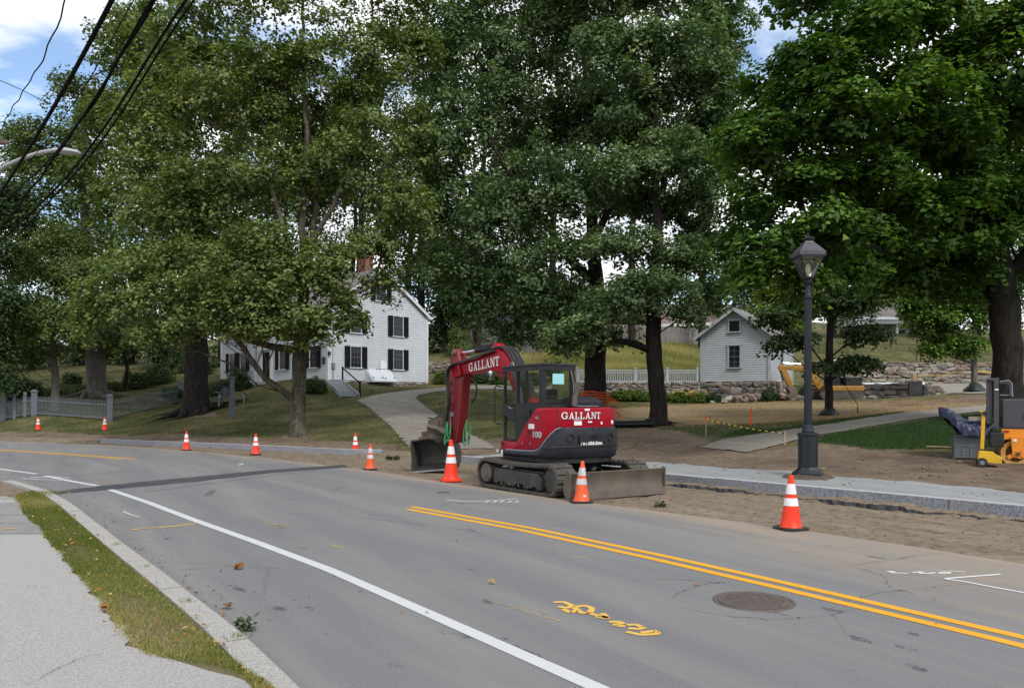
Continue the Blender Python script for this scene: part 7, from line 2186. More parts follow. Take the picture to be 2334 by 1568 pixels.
# lettering on the boom side (left side faces +y)
def boom_f(a, b, o):
    u = Vector((-1.0, 0.075)).normalized(); v = Vector((0.075, 1.0)).normalized()
    return Vector((3.28 + u.x * a + v.x * b, 0.153 + o, 2.475 + u.y * a + v.y * b))
wb, ww = word('GALLANT', boom_f, 0.205, 0.08); wb.build('lettering', M['print_black'], boom, loc=(0.006, 0.0, -0.008))
def boom_f2(a, b, o): return boom_f(a, b, o + 0.005)
wb, ww = word('GALLANT', boom_f2, 0.205, 0.08); wb.build('lettering', M['white_print'], boom)
# stick
stick_poly = [(4.19, 3.00), (4.10, 3.07), (3.98, 3.05), (3.90, 2.92), (3.86, 2.78), (3.68, 2.62), (3.56, 2.44), (3.66, 2.28), (3.74, 1.90), (3.84, 1.30), (3.94, 0.86), (4.02, 0.76), (4.18, 0.76), (4.27, 0.90), (4.37, 1.40), (4.37, 2.20), (4.36, 2.50), (4.28, 2.78), (4.22, 2.92)]
stick = plate(stick_poly, 0.115, M['red_dusty'], 'stick')
MB().lathe([(0.0001, -0.17), (0.07, -0.17), (0.07, 0.17), (0.0001, 0.17)], 14, (4.08, 0, 2.98), 'Y').build('pin', M['steel_dirty'], stick, True)
MB().lathe([(0.0001, -0.19), (0.085, -0.19), (0.085, 0.19), (0.0001, 0.19)], 16, (3.86, 0, 2.55), 'Y').build('pin', M['red_dusty'], stick, True)
for s in (-1, 1): plate([(3.62, 2.40), (4.0, 2.36), (4.12, 2.6), (3.9, 2.78), (3.7, 2.62)], 0.02, M['red'], 'fork_plate', 0.006, s * 0.17, stick)
# stick ram over the boom
MB().tube([(2.22, 0, 3.02), (3.20, 0, 2.985)], 0.068, 14).build('stick_ram', M['cab_grey'], exc, True)
MB().tube([(3.15, 0, 2.987), (4.05, 0, 2.965)], 0.042, 12).build('ram_rod', M['chrome'], exc, True)
MB().tube([(2.35, 0.06, 3.085), (2.7, 0.09, 3.075), (3.1, 0.08, 3.06)], 0.016, 6).build('ram_pipe', M['hose'], exc, True)
# boom ram under the boom, with rod
MB().tube([(0.95, 0.0, 1.05), (1.35, 0.0, 1.75)], 0.08, 12).build('boom_ram', M['cab_grey'], exc, True)
MB().tube([(1.3, 0.0, 1.68), (1.72, 0.0, 2.30)], 0.045, 10).build('ram_rod', M['chrome'], exc, True)
# bucket ram on the far side of the stick
MB().tube([(4.40, 0, 2.30), (4.46, 0, 1.55)], 0.06, 12).build('bucket_ram', M['hose'], exc, True)
MB().tube([(4.45, 0, 1.6), (4.44, 0, 1.05)], 0.036, 10).build('ram_rod', M['chrome'], exc, True)
# hoses: bundle over the boom back, along the top and down the stick
def hose(L, r=0.018, m='hose', name='hose', n=30):
    P = np.array(L, float); Q = resample(P, n)
    for _ in range(4): Q[1:-1] = (Q[:-2] + 2 * Q[1:-1] + Q[2:]) / 4
    return MB().tube([tuple(q) for q in Q], r, 7).build(name, M[m], exc, True)
for i in range(6):
    y = 0.13 - i * 0.052
    hose([(0.80, y, 1.55), (1.02, y, 2.05), (1.32, y, 2.52), (1.62, y, 2.86 + 0.03 * (i % 2)), (1.92, y, 3.02), (2.20, y * 0.9, 2.98), (2.5, y * 0.8 + 0.06, 2.90)], 0.022)
for i in range(4):
    hose([(0.86 - i * 0.02, 0.20 + 0.03 * i, 1.45), (1.05 - i * 0.035, 0.19, 1.9), (1.28 - i * 0.035, 0.18, 2.28), (1.45 - i * 0.03, 0.17, 2.62)], 0.017, 'trim_grey' if i % 2 else 'hose')
for i in range(3):
    y = 0.165 + i * 0.03
    hose([(2.1, y, 2.92 - i * 0.01), (2.9, y, 2.83 - i * 0.015), (3.6, y, 2.75 - i * 0.02), (4.05, y + 0.05, 2.70), (4.26, y + 0.06, 2.45), (4.18, y + 0.05, 2.1), (4.12, y + 0.02, 1.8), (4.28, y, 1.52), (4.34, y, 1.3)], 0.022)
hose([(3.60, -0.14, 2.35), (3.45, -0.16, 2.1), (3.52, -0.15, 1.85), (3.66, -0.14, 1.75)], 0.024)
hose([(4.30, 0.13, 1.6), (4.24, 0.14, 1.3), (4.22, 0.15, 1.05)], 0.016, 'trim_grey')
for z in (2.24, 2.0, 1.72): MB().box((4.32, 0.16, z), (0.14, 0.06, 0.05)).build('hose_clamp', M['trim_grey'], exc)
MB().box((4.20, 0.13, 1.46), (0.16, 0.05, 0.12)).build('valve_block', M['trim_grey'], exc, bevel=0.01)
for k, (x, y, zt_) in enumerate(((4.40, 0.16, 1.30), (4.30, 0.20, 1.24), (4.20, 0.17, 1.18), (3.74, -0.02, 1.34), (3.68, -0.10, 1.20))):
    lo = 0.66 + 0.05 * (k % 3); wd_ = 0.05 + 0.012 * (k % 2)
    hose([(x - wd_ * 0.5, y, zt_), (x - wd_, y + 0.03, zt_ - 0.22), (x - wd_ * 0.9, y + 0.05, lo + 0.10), (x - 0.01, y + 0.06, lo), (x + wd_ * 0.8, y + 0.05, lo + 0.10), (x + wd_, y + 0.03, zt_ - 0.30), (x + wd_ * 0.3, y, zt_ - 0.1)], 0.016, 'hose_green', 'green_hose')
    hose([(x - wd_ * 0.9, y + 0.055, lo + 0.22), (x - wd_ * 0.95, y + 0.058, lo + 0.15)], 0.021, 'hose', 'hose_sleeve', 6)

# tilt rotator between stick and bucket, built in the bucket's own frame
inv = Matrix.Rotation(-R(123), 4, 'Z')
def to_local(w): return inv @ (Vector(w) - EX)
BW = Vector((-1.93, 20.15, 0.0))                     # bucket centre on the ground (world)
bl_ = to_local(BW)
bz = R(-123) + R(-18)                                # bucket turned so that its mouth looks at the road
tr_c = to_local(px(1005, 990, 20.0))
mb = MB()
mb.lathe([(0.0001, -0.12), (0.22, -0.12), (0.24, -0.05), (0.24, 0.05), (0.18, 0.10), (0.0001, 0.12)], 20, (0, 0, 0))
mb.box((0.0, -0.16, 0.12), (0.34, 0.10, 0.36), Matrix.Rotation(0.4, 3, 'X')); mb.box((0.16, 0.05, 0.17), (0.10, 0.34, 0.30)); mb.box((-0.16, 0.05, 0.17), (0.10, 0.34, 0.30))
rot = mb.build('rotator', M['bucket_steel'], exc, bevel=0.012, loc=tr_c + Vector((0, 0, -0.02)))
rot.rotation_euler = (0.35, 0.5, bz)
mb = MB()
for s in (-1, 1):
    mb.prism([(-0.28, -0.05), (0.26, -0.12), (0.34, 0.22), (0.10, 0.40), (-0.20, 0.34), (-0.32, 0.14)], s * 0.20 - 0.02, s * 0.20 + 0.02)
    mb.tube([(-0.25, s * 0.26, 0.30), (0.25, s * 0.26, 0.0)], 0.05, 10)
cpl = mb.build('quick_coupler', M['steel_dirty'], exc, 25, loc=tr_c + Vector((0.02, 0.0, 0.06)))
cpl.rotation_euler = (0.2, -0.3, bz + 0.3)
link1 = to_local(px(1042, 1003, 19.7))
MB().bar(tr_c + Vector((0, 0, 0.12)), link1, 0.16, 0.20).build('link_arm', M['steel_dirty'], exc, bevel=0.015)
MB().bar(tr_c + Vector((0.0, -0.1, 0.28)), Vector((4.30, 0.0, 0.95)), 0.10, 0.10).build('link_arm', M['bucket_steel'], exc, bevel=0.01)
for k in range(9):
    g = random.Random(k); a = tr_c + Vector((g.uniform(-.2, .2), g.uniform(-.22, .22), g.uniform(-.05, .3)))
    b2 = a + Vector((g.uniform(-.25, .25), g.uniform(-.25, .25), g.uniform(-.1, .2)))
    hose([a, a.lerp(b2, 0.5) + Vector((0, 0, 0.12)), b2], 0.017, 'hose', 'rotator_hose', 10)
MB().lathe([(0.0001, 0), (0.045, 0), (0.045, 0.06), (0.0001, 0.06)], 10, (0, 0, 0)).build('yellow_cap', M['yellow'], exc, loc=tr_c + Vector((-0.10, 0.12, 0.18)))
# bucket: curved shell, open towards the viewer
W2 = 0.56
prof = [(0.30, 0.0), (0.02, 0.005)]                   # lip to back (y away from mouth is -), drawn as (depth, z)
shell = []
pts = [(0.36, 0.02), (0.10, 0.015), (-0.14, 0.05), (-0.32, 0.18), (-0.40, 0.38), (-0.37, 0.58), (-0.25, 0.74), (-0.05, 0.83), (0.14, 0.86)]
inn = [(0.35, 0.05), (0.10, 0.045), (-0.12, 0.08), (-0.29, 0.20), (-0.365, 0.38), (-0.335, 0.56), (-0.23, 0.71), (-0.04, 0.795), (0.14, 0.825)]
mb = MB()
mb.prism(pts + inn[::-1], -W2, W2, lambda a, b, c: Vector((b, -a, c)))
bucket = mb.build('bucket', M['bucket_steel'], exc, 30)
for s in (-1, 1):
    MB().prism([(0.36, 0.02), (0.10, 0.015), (-0.14, 0.05), (-0.32, 0.18), (-0.40, 0.38), (-0.37, 0.58), (-0.25, 0.74), (-0.05, 0.83), (0.14, 0.86), (0.22, 0.70), (0.20, 0.42), (0.28, 0.18)], s * W2 - 0.012, s * W2 + 0.012, lambda a, b, c: Vector((b, -a, c))).build('side_plate', M['bucket_steel'], bucket)
MB().box((0, -0.34, 0.045), (2 * W2 + 0.02, 0.20, 0.03)).build('cutting_edge', M['steel_worn'], bucket)
MB().box((0, -0.05, 0.88), (0.62, 0.34, 0.07)).box((-0.2, -0.05, 0.96), (0.05, 0.34, 0.16)).box((0.2, -0.05, 0.96), (0.05, 0.34, 0.16)).build('hanger', M['steel_dirty'], bucket, bevel=0.01)
bucket.location = bl_
bucket.rotation_euler = (0.0, R(-6), bz)

# ================================================================== street lamp
lb = Vector((6.11, 16.3, 0.19))
lamp = thing('street_lamp', 'dark cast-iron street lamp with four-sided glass lantern beside the new kerb', 'street lamp', lb, R(8))
def octa(prof, name, n=8, rot=R(22.5), smooth=False, m='lamp_iron', par=lamp):
    return MB().lathe(prof, n, (0, 0, 0), 'Z', rot).build(name, M[m], par, smooth)
octa([(0.315, 0.0), (0.315, 0.10), (0.29, 0.12), (0.225, 0.175), (0.205, 0.20)], 'plinth')
octa([(0.205, 0.20), (0.195, 0.22), (0.195, 0.86), (0.215, 0.88), (0.215, 0.91), (0.17, 0.935)], 'base_box')
mb = MB()
for k in range(8):
    t = 2 * math.pi * k / 8
    mb.box((0.182 * math.cos(t), 0.182 * math.sin(t), 0.54), (0.008, 0.10, 0.54), t)
mb.build('base_panel', M['lamp_iron'], lamp)
octa([(0.115, 0.93), (0.125, 0.95), (0.115, 1.0), (0.105, 1.07), (0.085, 1.09)], 'lower_collar', 20, 0, True)
mb = MB(); n = 32
for z, r in ((1.08, 0.080), (2.4, 0.077), (3.70, 0.072)):
    for k in range(n):
        t = 2 * math.pi * k / n; rr = r * (1.0 if k % 2 else 0.90)
        mb.v.append((rr * math.cos(t), rr * math.sin(t), z))
for i in range(2):
    for k in range(n): mb.f.append((i * n + k, i * n + (k + 1) % n, (i + 1) * n + (k + 1) % n, (i + 1) * n + k))
mb.build('fluted_pole', M['lamp_iron'], lamp)
octa([(0.078, 3.68), (0.095, 3.70), (0.095, 3.73), (0.07, 3.75), (0.058, 3.80), (0.058, 3.95), (0.085, 3.98), (0.10, 4.05), (0.075, 4.09), (0.12, 4.10), (0.12, 4.125)], 'upper_collar', 20, 0, True)
LA = R(38)
def sq(r, z): return [(r * math.cos(LA + math.pi / 2 * k) , r * math.sin(LA + math.pi / 2 * k), z) for k in range(4)]
lan = MB()
rb, rt = 0.125, 0.335
B4, T4 = sq(rb, 4.13), sq(rt, 4.55)
for k in range(4):
    lan.bar(B4[k], T4[k], 0.024, 0.024)
    lan.bar(B4[k], B4[(k + 1) % 4], 0.03, 0.03); lan.bar(T4[k], T4[(k + 1) % 4], 0.035, 0.05)
    m0 = (Vector(B4[k]) + Vector(B4[(k + 1) % 4])) / 2; m1 = (Vector(T4[k]) + Vector(T4[(k + 1) % 4])) / 2
lantern = lan.build('lantern_frame', M['lamp_iron'], lamp)
for k in range(4):
    a, b, c, d = Vector(B4[k]), Vector(B4[(k + 1) % 4]), Vector(T4[(k + 1) % 4]), Vector(T4[k])
    ctr = (a + b + c + d) / 4; off = Vector((ctr.x, ctr.y, 0)).normalized() * -0.004
    MB().add([a + off, b + off, c + off, d + off], [(0, 1, 2, 3)]).build('glass_pane', M['glass_lamp'], lantern)
MB().lathe([(0.0001, 4.13), (0.028, 4.13), (0.028, 4.2), (0.05, 4.26), (0.055, 4.33), (0.035, 4.40), (0.0001, 4.41)], 12).build('bulb', M['white_print'], lantern, True)
mb = MB()
V = sq(0.375, 4.555) + sq(0.375, 4.635) + sq(0.355, 4.645) + sq(0.125, 4.845) + sq(0.118, 4.86)
Fc = [(3, 2, 1, 0)]
for i in range(4):
    for k in range(4): Fc.append((i * 4 + k, i * 4 + (k + 1) % 4, (i + 1) * 4 + (k + 1) % 4, (i + 1) * 4 + k))
Fc.append((16, 17, 18, 19))
mb.add(V, Fc); mb.build('lantern_roof', M['lamp_roof'], lamp)
octa([(0.075, 4.855), (0.075, 4.895), (0.11, 4.90), (0.115, 4.925), (0.07, 4.955), (0.045, 4.975), (0.02, 4.99), (0.028, 5.02), (0.0001, 5.05)], 'finial', 16, 0, True)
# little mound of sod at its foot
mnd = MB()
pr = [(0.62, -0.05), (0.55, 0.02), (0.45, 0.07), (0.34, 0.09), (0.0001, 0.09)]
mnd.lathe([(r, z - 0.02) for r, z in pr], 22, (lb.x - 0.02, lb.y - 0.08, lb.z))
for i, v in enumerate(mnd.v):
    g = random.Random(i); mnd.v[i] = (v[0] + g.uniform(-.05, .05), v[1] + g.uniform(-.05, .05), v[2] + g.uniform(-.02, .02))
md = mnd.build('sod_mound', M['dark_soil'], None, True); md['kind'] = 'structure'

# ================================================================== traffic cones
def cone(x, y, label, h=0.71, faded=False, base='black', rz=0.0, Yd=None, dent=0.0):
    if Yd is None: q = pl(x, y); z = 0.006
    else: q = ((x - HORX) / F * Yd, Yd); z = gh(*q)
    root = thing('traffic_cone', label, 'traffic cone', (q[0], q[1], z), rz, 'orange traffic cones along the works')
    s = h / 0.71
    rb, rt = 0.137 * s, 0.028 * s
    def rad(u): return rb + (rt - rb) * u
    body = 'cone_faded' if faded else 'cone'; col = 'collar_dirty' if faded else 'collar'
    z0 = 0.03 * s; H = h - z0
    hb = 0.185 * s if base == 'black' else 0.175 * s
    b = MB()
    bo = [(hb, hb * 0.72), (hb * 0.72, hb), (-hb * 0.72, hb), (-hb, hb * 0.72), (-hb, -hb * 0.72), (-hb * 0.72, -hb), (hb * 0.72, -hb), (hb, -hb * 0.72)]
    n = 8
    for z, k in ((0.0, 1.0), (0.022 * s, 1.0), (0.032 * s, 0.9)):
        for i, (a, c) in enumerate(bo): b.v.append((a * k, c * k, z + (dent * 0.012 if i in (1, 2) and z == 0 else 0)))
    for i in range(2):
        for k in range(n): b.f.append((i * n + k, i * n + (k + 1) % n, (i + 1) * n + (k + 1) % n, (i + 1) * n + k))
    b.f += [tuple(range(n - 1, -1, -1)), tuple(range(2 * n, 3 * n))]
    b.build('base', M['cone_base' if base == 'black' else body], root)
    prof = [(rb * 1.10, z0 - 0.004), (rb * 1.03, z0 + 0.012)]
    for u in (0.03, 0.2, 0.38, 0.40, 0.41, 0.55, 0.56, 0.62, 0.63, 0.83, 0.84, 0.95, 0.985): prof.append((rad(u), z0 + H * u))
    prof += [(rt * 0.85, z0 + H), (rt * 0.5, z0 + H * 0.985)]
    cb = MB().lathe(prof, 24)
    for i, v in enumerate(cb.v):
        u = (v[2] - z0) / H; k = 1 + dent * 0.09 * math.sin(u * 9) * math.cos(3 * math.atan2(v[1], v[0]))
        cb.v[i] = (v[0] * k + dent * 0.02 * u, v[1] * k, v[2])
    cb.build('body', M[body], root, 50)
    for u0, u1 in ((0.41, 0.56), (0.635, 0.835)):
        c = MB().lathe([(rad(u0) + 0.0005, z0 + H * u0), (rad(u0) + 0.004 * s, z0 + H * u0 + 0.002), (rad(u1) + 0.004 * s, z0 + H * u1 - 0.002), (rad(u1) + 0.0005, z0 + H * u1)], 24, cap=False)
        for i, v in enumerate(c.v):
            u = (v[2] - z0) / H; k = 1 + dent * 0.09 * math.sin(u * 9) * math.cos(3 * math.atan2(v[1], v[0]))
            c.v[i] = (v[0] * k * 1.004 + dent * 0.02 * u, v[1] * k * 1.004, v[2])
        c.build('collar', M[col], root, 50)
    return root
cone(87, 980, 'traffic cone at the far left below the grey fence gate', Yd=42.6, rz=0.3)
cone(239, 980, 'traffic cone below the big corner post of the grey fence', Yd=41.0, rz=0.8)
cone(425, 1026, 'traffic cone standing before the far granite kerb, left one of two', rz=0.5)
cone(583, 1036, 'traffic cone before the far kerb, left of the sycamore trunk', rz=0.2)
cone(810, 1034, 'traffic cone at the tapered end of the far kerb beside the gravel drive', rz=0.9)
cone(844, 1070, 'faded dirty orange cone at the road edge left of the bucket', 0.66, True, 'black', 0.4, None, 0.3)
cone(1028, 1096, 'tall bright cone with orange base in front of the excavator bucket', 0.91, False, 'orange', 0.25)
c9 = cone(1325, 1145, 'worn wrinkled cone with greyed collars in front of the dozer blade', 0.71, True, 'black', 0.1, None, 1.0)
MB().box((0.035, -0.125, 0.12), (0.05, 0.003, 0.035), Matrix.Rotation(R(10), 3, 'X')).build('sticker', M['white_print'], c9)
cone(1803, 1206, 'nearest bright cone with white collars at the right road edge', 0.73, False, 'black', 0.35)

# ================================================================== roller, wheeled saw, pavers at the right border
G = M
rz_ = 0.0
rc = px(2314.7, 1032.8, 18.5); gz0 = rc.z - 0.297
rol = thing('road_roller', 'orange and dark grey drum roller cut off by the right border', 'road roller', (rc.x, rc.y, gz0), R(-24))
def drum(x):
    d = MB().lathe([(0.20, -0.42), (0.297, -0.44), (0.297, 0.44), (0.20, 0.42)], 40, (x, 0.45, 0.297), 'Y', cap=False).build('drum', M['drum_face'], rol, True)
    MB().lathe([(0.0001, -0.36), (0.28, -0.38), (0.28, 0.38), (0.0001, 0.36)], 40, (x, 0.45, 0.297), 'Y').build('drum_web', M['drum_rust'], d, True)
    MB().prism([(x - 0.11, 0.70), (x + 0.22, 0.70), (x + 0.20, 0.22), (x + 0.10, 0.17), (x - 0.06, 0.20)], -0.045, 0.0).build('drum_fork', M['roller_orange'], d, bevel=0.012)
    MB().prism([(x - 0.19, 0.22), (x + 0.0, 0.34), (x + 0.05, 0.22), (x - 0.14, 0.15)], -0.02, 0.01).build('drum_lever', M['roller_orange'], d, bevel=0.01)
    MB().lathe([(0.0001, -0.02), (0.05, -0.02), (0.05, 0.02), (0.0001, 0.02)], 14, (x + 0.04, -0.055, 0.28), 'Y').build('hub', M['drum_rust'], d, True)
    tag(MB().lathe([(0.0001, 0), (0.012, 0), (0.012, 0.01), (0.0001, 0.01)], 6, (x - 0.02, -0.055, 0.34), 'Y').lathe([(0.0001, 0), (0.012, 0), (0.012, 0.01), (0.0001, 0.01)], 6, (x + 0.11, -0.055, 0.34), 'Y').lathe([(0.0001, 0), (0.012, 0), (0.012, 0.01), (0.0001, 0.01)], 6, (x + 0.11, -0.055, 0.22), 'Y').build('bolts', M['drum_rust'], d), kind='stuff')
drum(0.0); drum(1.25)
MB().box((0.62, 0.45, 0.74), (1.85, 0.86, 0.26)).build('chassis', M['roller_orange'], rol, bevel=0.02)
MB().box((-0.18, 0.008, 0.81), (0.11, 0.02, 0.035)).build('reflector', M['orange_dark'], rol)
for x in (-0.02, 0.20): MB().box((x, -0.05, 0.60), (0.075, 0.008, 0.055)).build('sticker', M['white_print'], rol)
body = MB().box((0.55, 0.42, 1.22), (1.62, 0.84, 0.70)).build('engine_cover', M['roller_grey'], rol, bevel=0.035)
mb = MB()
for i in range(3): mb.box((0.38, -0.004, 1.20 - 0.055 * i), (0.50, 0.012, 0.018))
tag(mb.build('vent_slots', M['black'], body), kind='stuff')
for x, w, z1 in ((-0.52, 0.115, 2.02), (-0.39, 0.105, 2.0)):
    MB().box((x, 0.10 if x < -0.45 else 0.02, (z1 + (0.97 if x < -0.45 else 0.52)) / 2), (w, 0.09, z1 - (0.97 if x < -0.45 else 0.52))).build('guard_post', M['roller_grey'], rol, bevel=0.012)
MB().box((-0.45, 0.07, 2.03), (0.24, 0.15, 0.07)).build('guard_top', M['roller_grey'], rol, bevel=0.02)
MB().box((-0.385, -0.035, 1.79), (0.075, 0.006, 0.035)).build('sticker', M['white_print'], rol)
MB().tube([(-0.30, 0.10, 1.98), (-0.12, 0.10, 2.0), (-0.06, 0.10, 1.93), (-0.05, 0.10, 1.62)], 0.018, 8).tube([(-0.30, 0.14, 1.94), (-0.14, 0.14, 1.95), (-0.09, 0.14, 1.9), (-0.08, 0.14, 1.66), (-0.3, 0.14, 1.66)], 0.016, 8).build('grab_rail', M['trim_grey'], rol, True)
MB().lathe([(0.19, -0.016), (0.206, 0), (0.19, 0.016)], 22, (0.35, 0.42, 1.78), 'Z', cap=False).build('steering_wheel', M['black'], rol, True)
MB().box((0.95, 0.42, 1.68), (0.4, 0.5, 0.16)).box((1.16, 0.42, 1.86), (0.10, 0.5, 0.40)).build('driver_seat', M['seat'], rol, bevel=0.03)
# wheeled floor saw / cart
wc = px(2247, 1045, 18.2); wg = gh(wc.x, wc.y)
saw = thing('wheeled_compactor', 'yellow wheeled plate compactor with upright yellow handle left of the roller', 'compactor', (wc.x, wc.y, wg + 0.01), R(-26))
MB().prism([(-0.15, 0.10), (0.30, 0.07), (0.32, 0.22), (0.17, 0.30), (0.14, 0.34), (-0.14, 0.36), (-0.16, 0.24)], -0.10, 0.26).build('deck', M['yellow'], saw, bevel=0.015)
for y in (-0.13, 0.28):
    w = MB().lathe([(0.055, -0.03), (0.10, -0.035), (0.10, 0.035), (0.055, 0.03)], 22, (-0.08, y, 0.10), 'Y', cap=False).build('tyre', M['black'], saw, True)
    MB().lathe([(0.0001, -0.02), (0.06, -0.022), (0.06, 0.022), (0.0001, 0.02)], 18, (-0.08, y, 0.10), 'Y').build('rim', M['trim_grey'], w)
MB().bar((-0.08, -0.05, 0.40), (-0.05, -0.05, 1.26), 0.05, 0.075).build('handle', M['yellow'], saw, bevel=0.008)
MB().lathe([(0.0001, -0.05), (0.055, -0.05), (0.055, 0.05), (0.0001, 0.05)], 14, (-0.02, -0.05, 1.22), 'Y').build('handle_pivot', M['black'], saw, True)
MB().box((-0.07, -0.05, 1.265), (0.13, 0.09, 0.03)).build('handle_grip', M['yellow'], saw, bevel=0.006)
MB().bar((-0.06, 0.02, 0.42), (0.0, 0.02, 0.82), 0.035, 0.04).bar((0.0, 0.02, 0.80), (0.18, 0.06, 0.98), 0.035, 0.04).build('brace', M['roller_grey'], saw)
MB().box((0.22, 0.15, 0.62), (0.28, 0.36, 0.34)).box((0.22, 0.15, 0.84), (0.20, 0.26, 0.12)).build('engine', M['black'], saw, bevel=0.03)
# stack of pavers on a pallet
pc = stand(2207, 19.2)
pav = thing('paver_stack', 'stack of grey concrete pavers with a sheet on top left of the compactor', 'paver stack', pc, R(-22))
me_pv = [MB().box((0, 0, 0), (0.155, 0.30, 0.062)).mesh('paver', M['paver'], bevel=0.006)]
for lay in range(4):
    for i in range(4):
        for j in range(2):
            mo('paver', me_pv[0], pav, (-0.235 + i * 0.16 + random.uniform(-.006, .006), j * 0.31, 0.06 + lay * 0.066 + (0.0)), (0, 0, random.uniform(-.03, .03)))
MB().box((0.0, 0.15, 0.41), (0.66, 0.62, 0.26)).build('wrapped_block', M['paver'], pav, bevel=0.02)
MB().box((0.02, 0.14, 0.552), (0.72, 0.68, 0.018)).build('top_sheet', M['paver'], pav)
for i in range(2): MB().box((0, 0.0 + i * 0.36, 0.005), (0.68, 0.09, 0.04)).build('pallet_board', M['wood_old'], pav)
# dark blue tarpaulin bundle with plank
tg = np.random.default_rng(5)
mb = MB(); nu, nv = 34, 30
def fold(a, b): return 0.03 * abs(math.sin(a * 9 + 2.5 * math.sin(b * 3))) + 0.022 * abs(math.sin(b * 7 - a * 6)) + 0.012 * abs(math.sin(a * 21 + b * 13))
for i in range(nu):
    u = i / (nu - 1); x = -0.62 + 1.16 * u
    top = 1.20 - 0.46 * u + 0.05 * math.sin(u * 9); wid = 0.10 + 0.18 * min(1, u * 4) if u < 0.25 else 0.28
    bot = 1.00 - 1.25 * max(0, u - 0.06) if u < 0.36 else 0.57
    for j in range(nv):
        v = j / (nv - 1); a_ = math.pi * v
        y = -math.cos(a_) * wid * (1.0 + 0.25 * (abs(math.cos(a_)) > 0.8)); zz = bot + (top - bot) * math.sin(a_) ** 0.55
        k = fold(u * 3, v * 3.5)
        mb.v.append((x + k * 0.6 * math.cos(v * 5) + tg.normal() * 0.004, y - k * 1.3 * math.cos(a_), zz + k * math.sin(a_) - 0.02))
for i in range(nu - 1):
    for j in range(nv - 1): a = i * nv + j; mb.f.append((a, a + 1, a + nv + 1, a + nv))
mb.f += [tuple(range(nv - 1, -1, -1)), tuple((nu - 1) * nv + j for j in range(nv))]
tag(mb.build('tarpaulin', M['tarp'], None, 60, loc=(pc.x + 0.06, pc.y + 0.10, pc.z + 0.02), rz=R(-22)), 'crumpled dark blue tarpaulin bundle lying on the paver stack', 'tarpaulin')
tag(MB().box((0, 0, 0), (0.95, 0.035, 0.10)).build('plank', M['wood_old'], None, loc=(pc.x + 0.36, pc.y - 0.20, pc.z + 0.98), bevel=0.004), 'weathered plank lying across the blue tarpaulin', 'plank')
o = MB().box((0, 0, 0), (0.05, 0.03, 0.42)).build('wood_stick', M['wood_old'], None, loc=(pc.x + 0.36, pc.y - 0.27, pc.z + 0.66)); o.rotation_euler = (0, R(24), 0)
tag(o, 'short slanting wooden stick between paver stack and yellow handle', 'stick')
bp = at(2155, 1021)
o = MB().box((0, 0, 0), (0.85, 0.10, 0.02)).build('flat_board', M['wood'], None, loc=(bp.x - 0.05, bp.y, bp.z + 0.03)); o.rotation_euler = (0, R(2), R(-4))
tag(o, 'pale board lying flat on the grass left of the paver stack', 'board')

# ================================================================== small yellow excavator
cy = 44.4
cb_ = stand(1905, cy)
cat_ = thing('mini_excavator', 'small yellow excavator with white canopy working behind the lamp post', 'excavator', cb_, math.pi)
k = F / cy
def cl(x, y): return (-(x - 1905) / k, (HORY - y) / k + CAMH - cb_.z)       # picture -> local (x forward, z)
for s in (-1, 1):
    mb = MB(); out = []
    for a in range(9):
        t = -math.pi / 2 + math.pi * a / 8; out.append((0.95 + 0.22 * math.cos(t), 0.24 + 0.22 * math.sin(t)))
    for a in range(9):
        t = math.pi / 2 + math.pi * a / 8; out.append((-1.0 + 0.22 * math.cos(t), 0.24 + 0.22 * math.sin(t)))
    mb.prism(out, s * 0.55, s * 0.85); mb.build('track', M['rubber'], cat_, 30)
MB().box((-0.3, 0, 0.62), (2.0, 1.4, 0.30)).build('body', M['cat_yellow'], cat_, bevel=0.06)
MB().lathe([(0.0001, 0.3), (0.45, 0.3), (0.45, 0.5), (0.0001, 0.5)], 16).build('slew_ring', M['black'], cat_)
MB().box((-0.75, 0.0, 1.0), (0.9, 1.3, 0.5)).build('engine_cover', M['black'], cat_, bevel=0.06)
cabin = MB()
for x in (-0.35, 0.75):
    for y in (-0.6, 0.3): cabin.box((x, y, 1.45), (0.07, 0.07, 1.4))
cabin.box((0.2, -0.15, 0.85), (1.1, 0.9, 0.14)); cabin.box((0.2, -0.15, 2.12), (1.15, 0.95, 0.05))
cabin.build('cab_frame', M['black'], cat_)
MB().box((0.2, -0.15, 2.18), (1.25, 1.05, 0.07)).build('canopy', M['pipe_white'], cat_, bevel=0.03)
MB().box((0.0, -0.15, 1.2), (0.5, 0.5, 0.6)).build('seat', M['seat'], cat_, bevel=0.05)
def flat(pts, half, m, name, y=0.35): return MB().prism([cl(*p) for p in pts], y - half, y + half).build(name, M[m], cat_, 25, 0.01)
flat([(1858, 888), (1835, 852), (1815, 845), (1778, 842), (1774, 835), (1820, 833), (1842, 838), (1872, 878)], 0.10, 'cat_yellow', 'boom')
flat([(1768, 838), (1774, 830), (1784, 836), (1796, 862), (1803, 886), (1796, 889), (1778, 858)], 0.09, 'cat_yellow', 'stick')
flat([(1786, 884), (1796, 880), (1806, 884), (1810, 894), (1804, 904), (1792, 908), (1782, 903), (1794, 896)], 0.24, 'steel_dirty', 'bucket')
p, q = cl(1780, 832), cl(1820, 834)
MB().tube([(p[0], 0.35, p[1] + 0.1), (q[0], 0.35, q[1] + 0.08)], 0.035, 8).build('ram', M['chrome'], cat_, True)
p, q = cl(1778, 870), cl(1773, 845)
MB().tube([(p[0], 0.48, p[1]), (q[0], 0.48, q[1])], 0.05, 8).build('hose_loop', M['hose'], cat_, True)

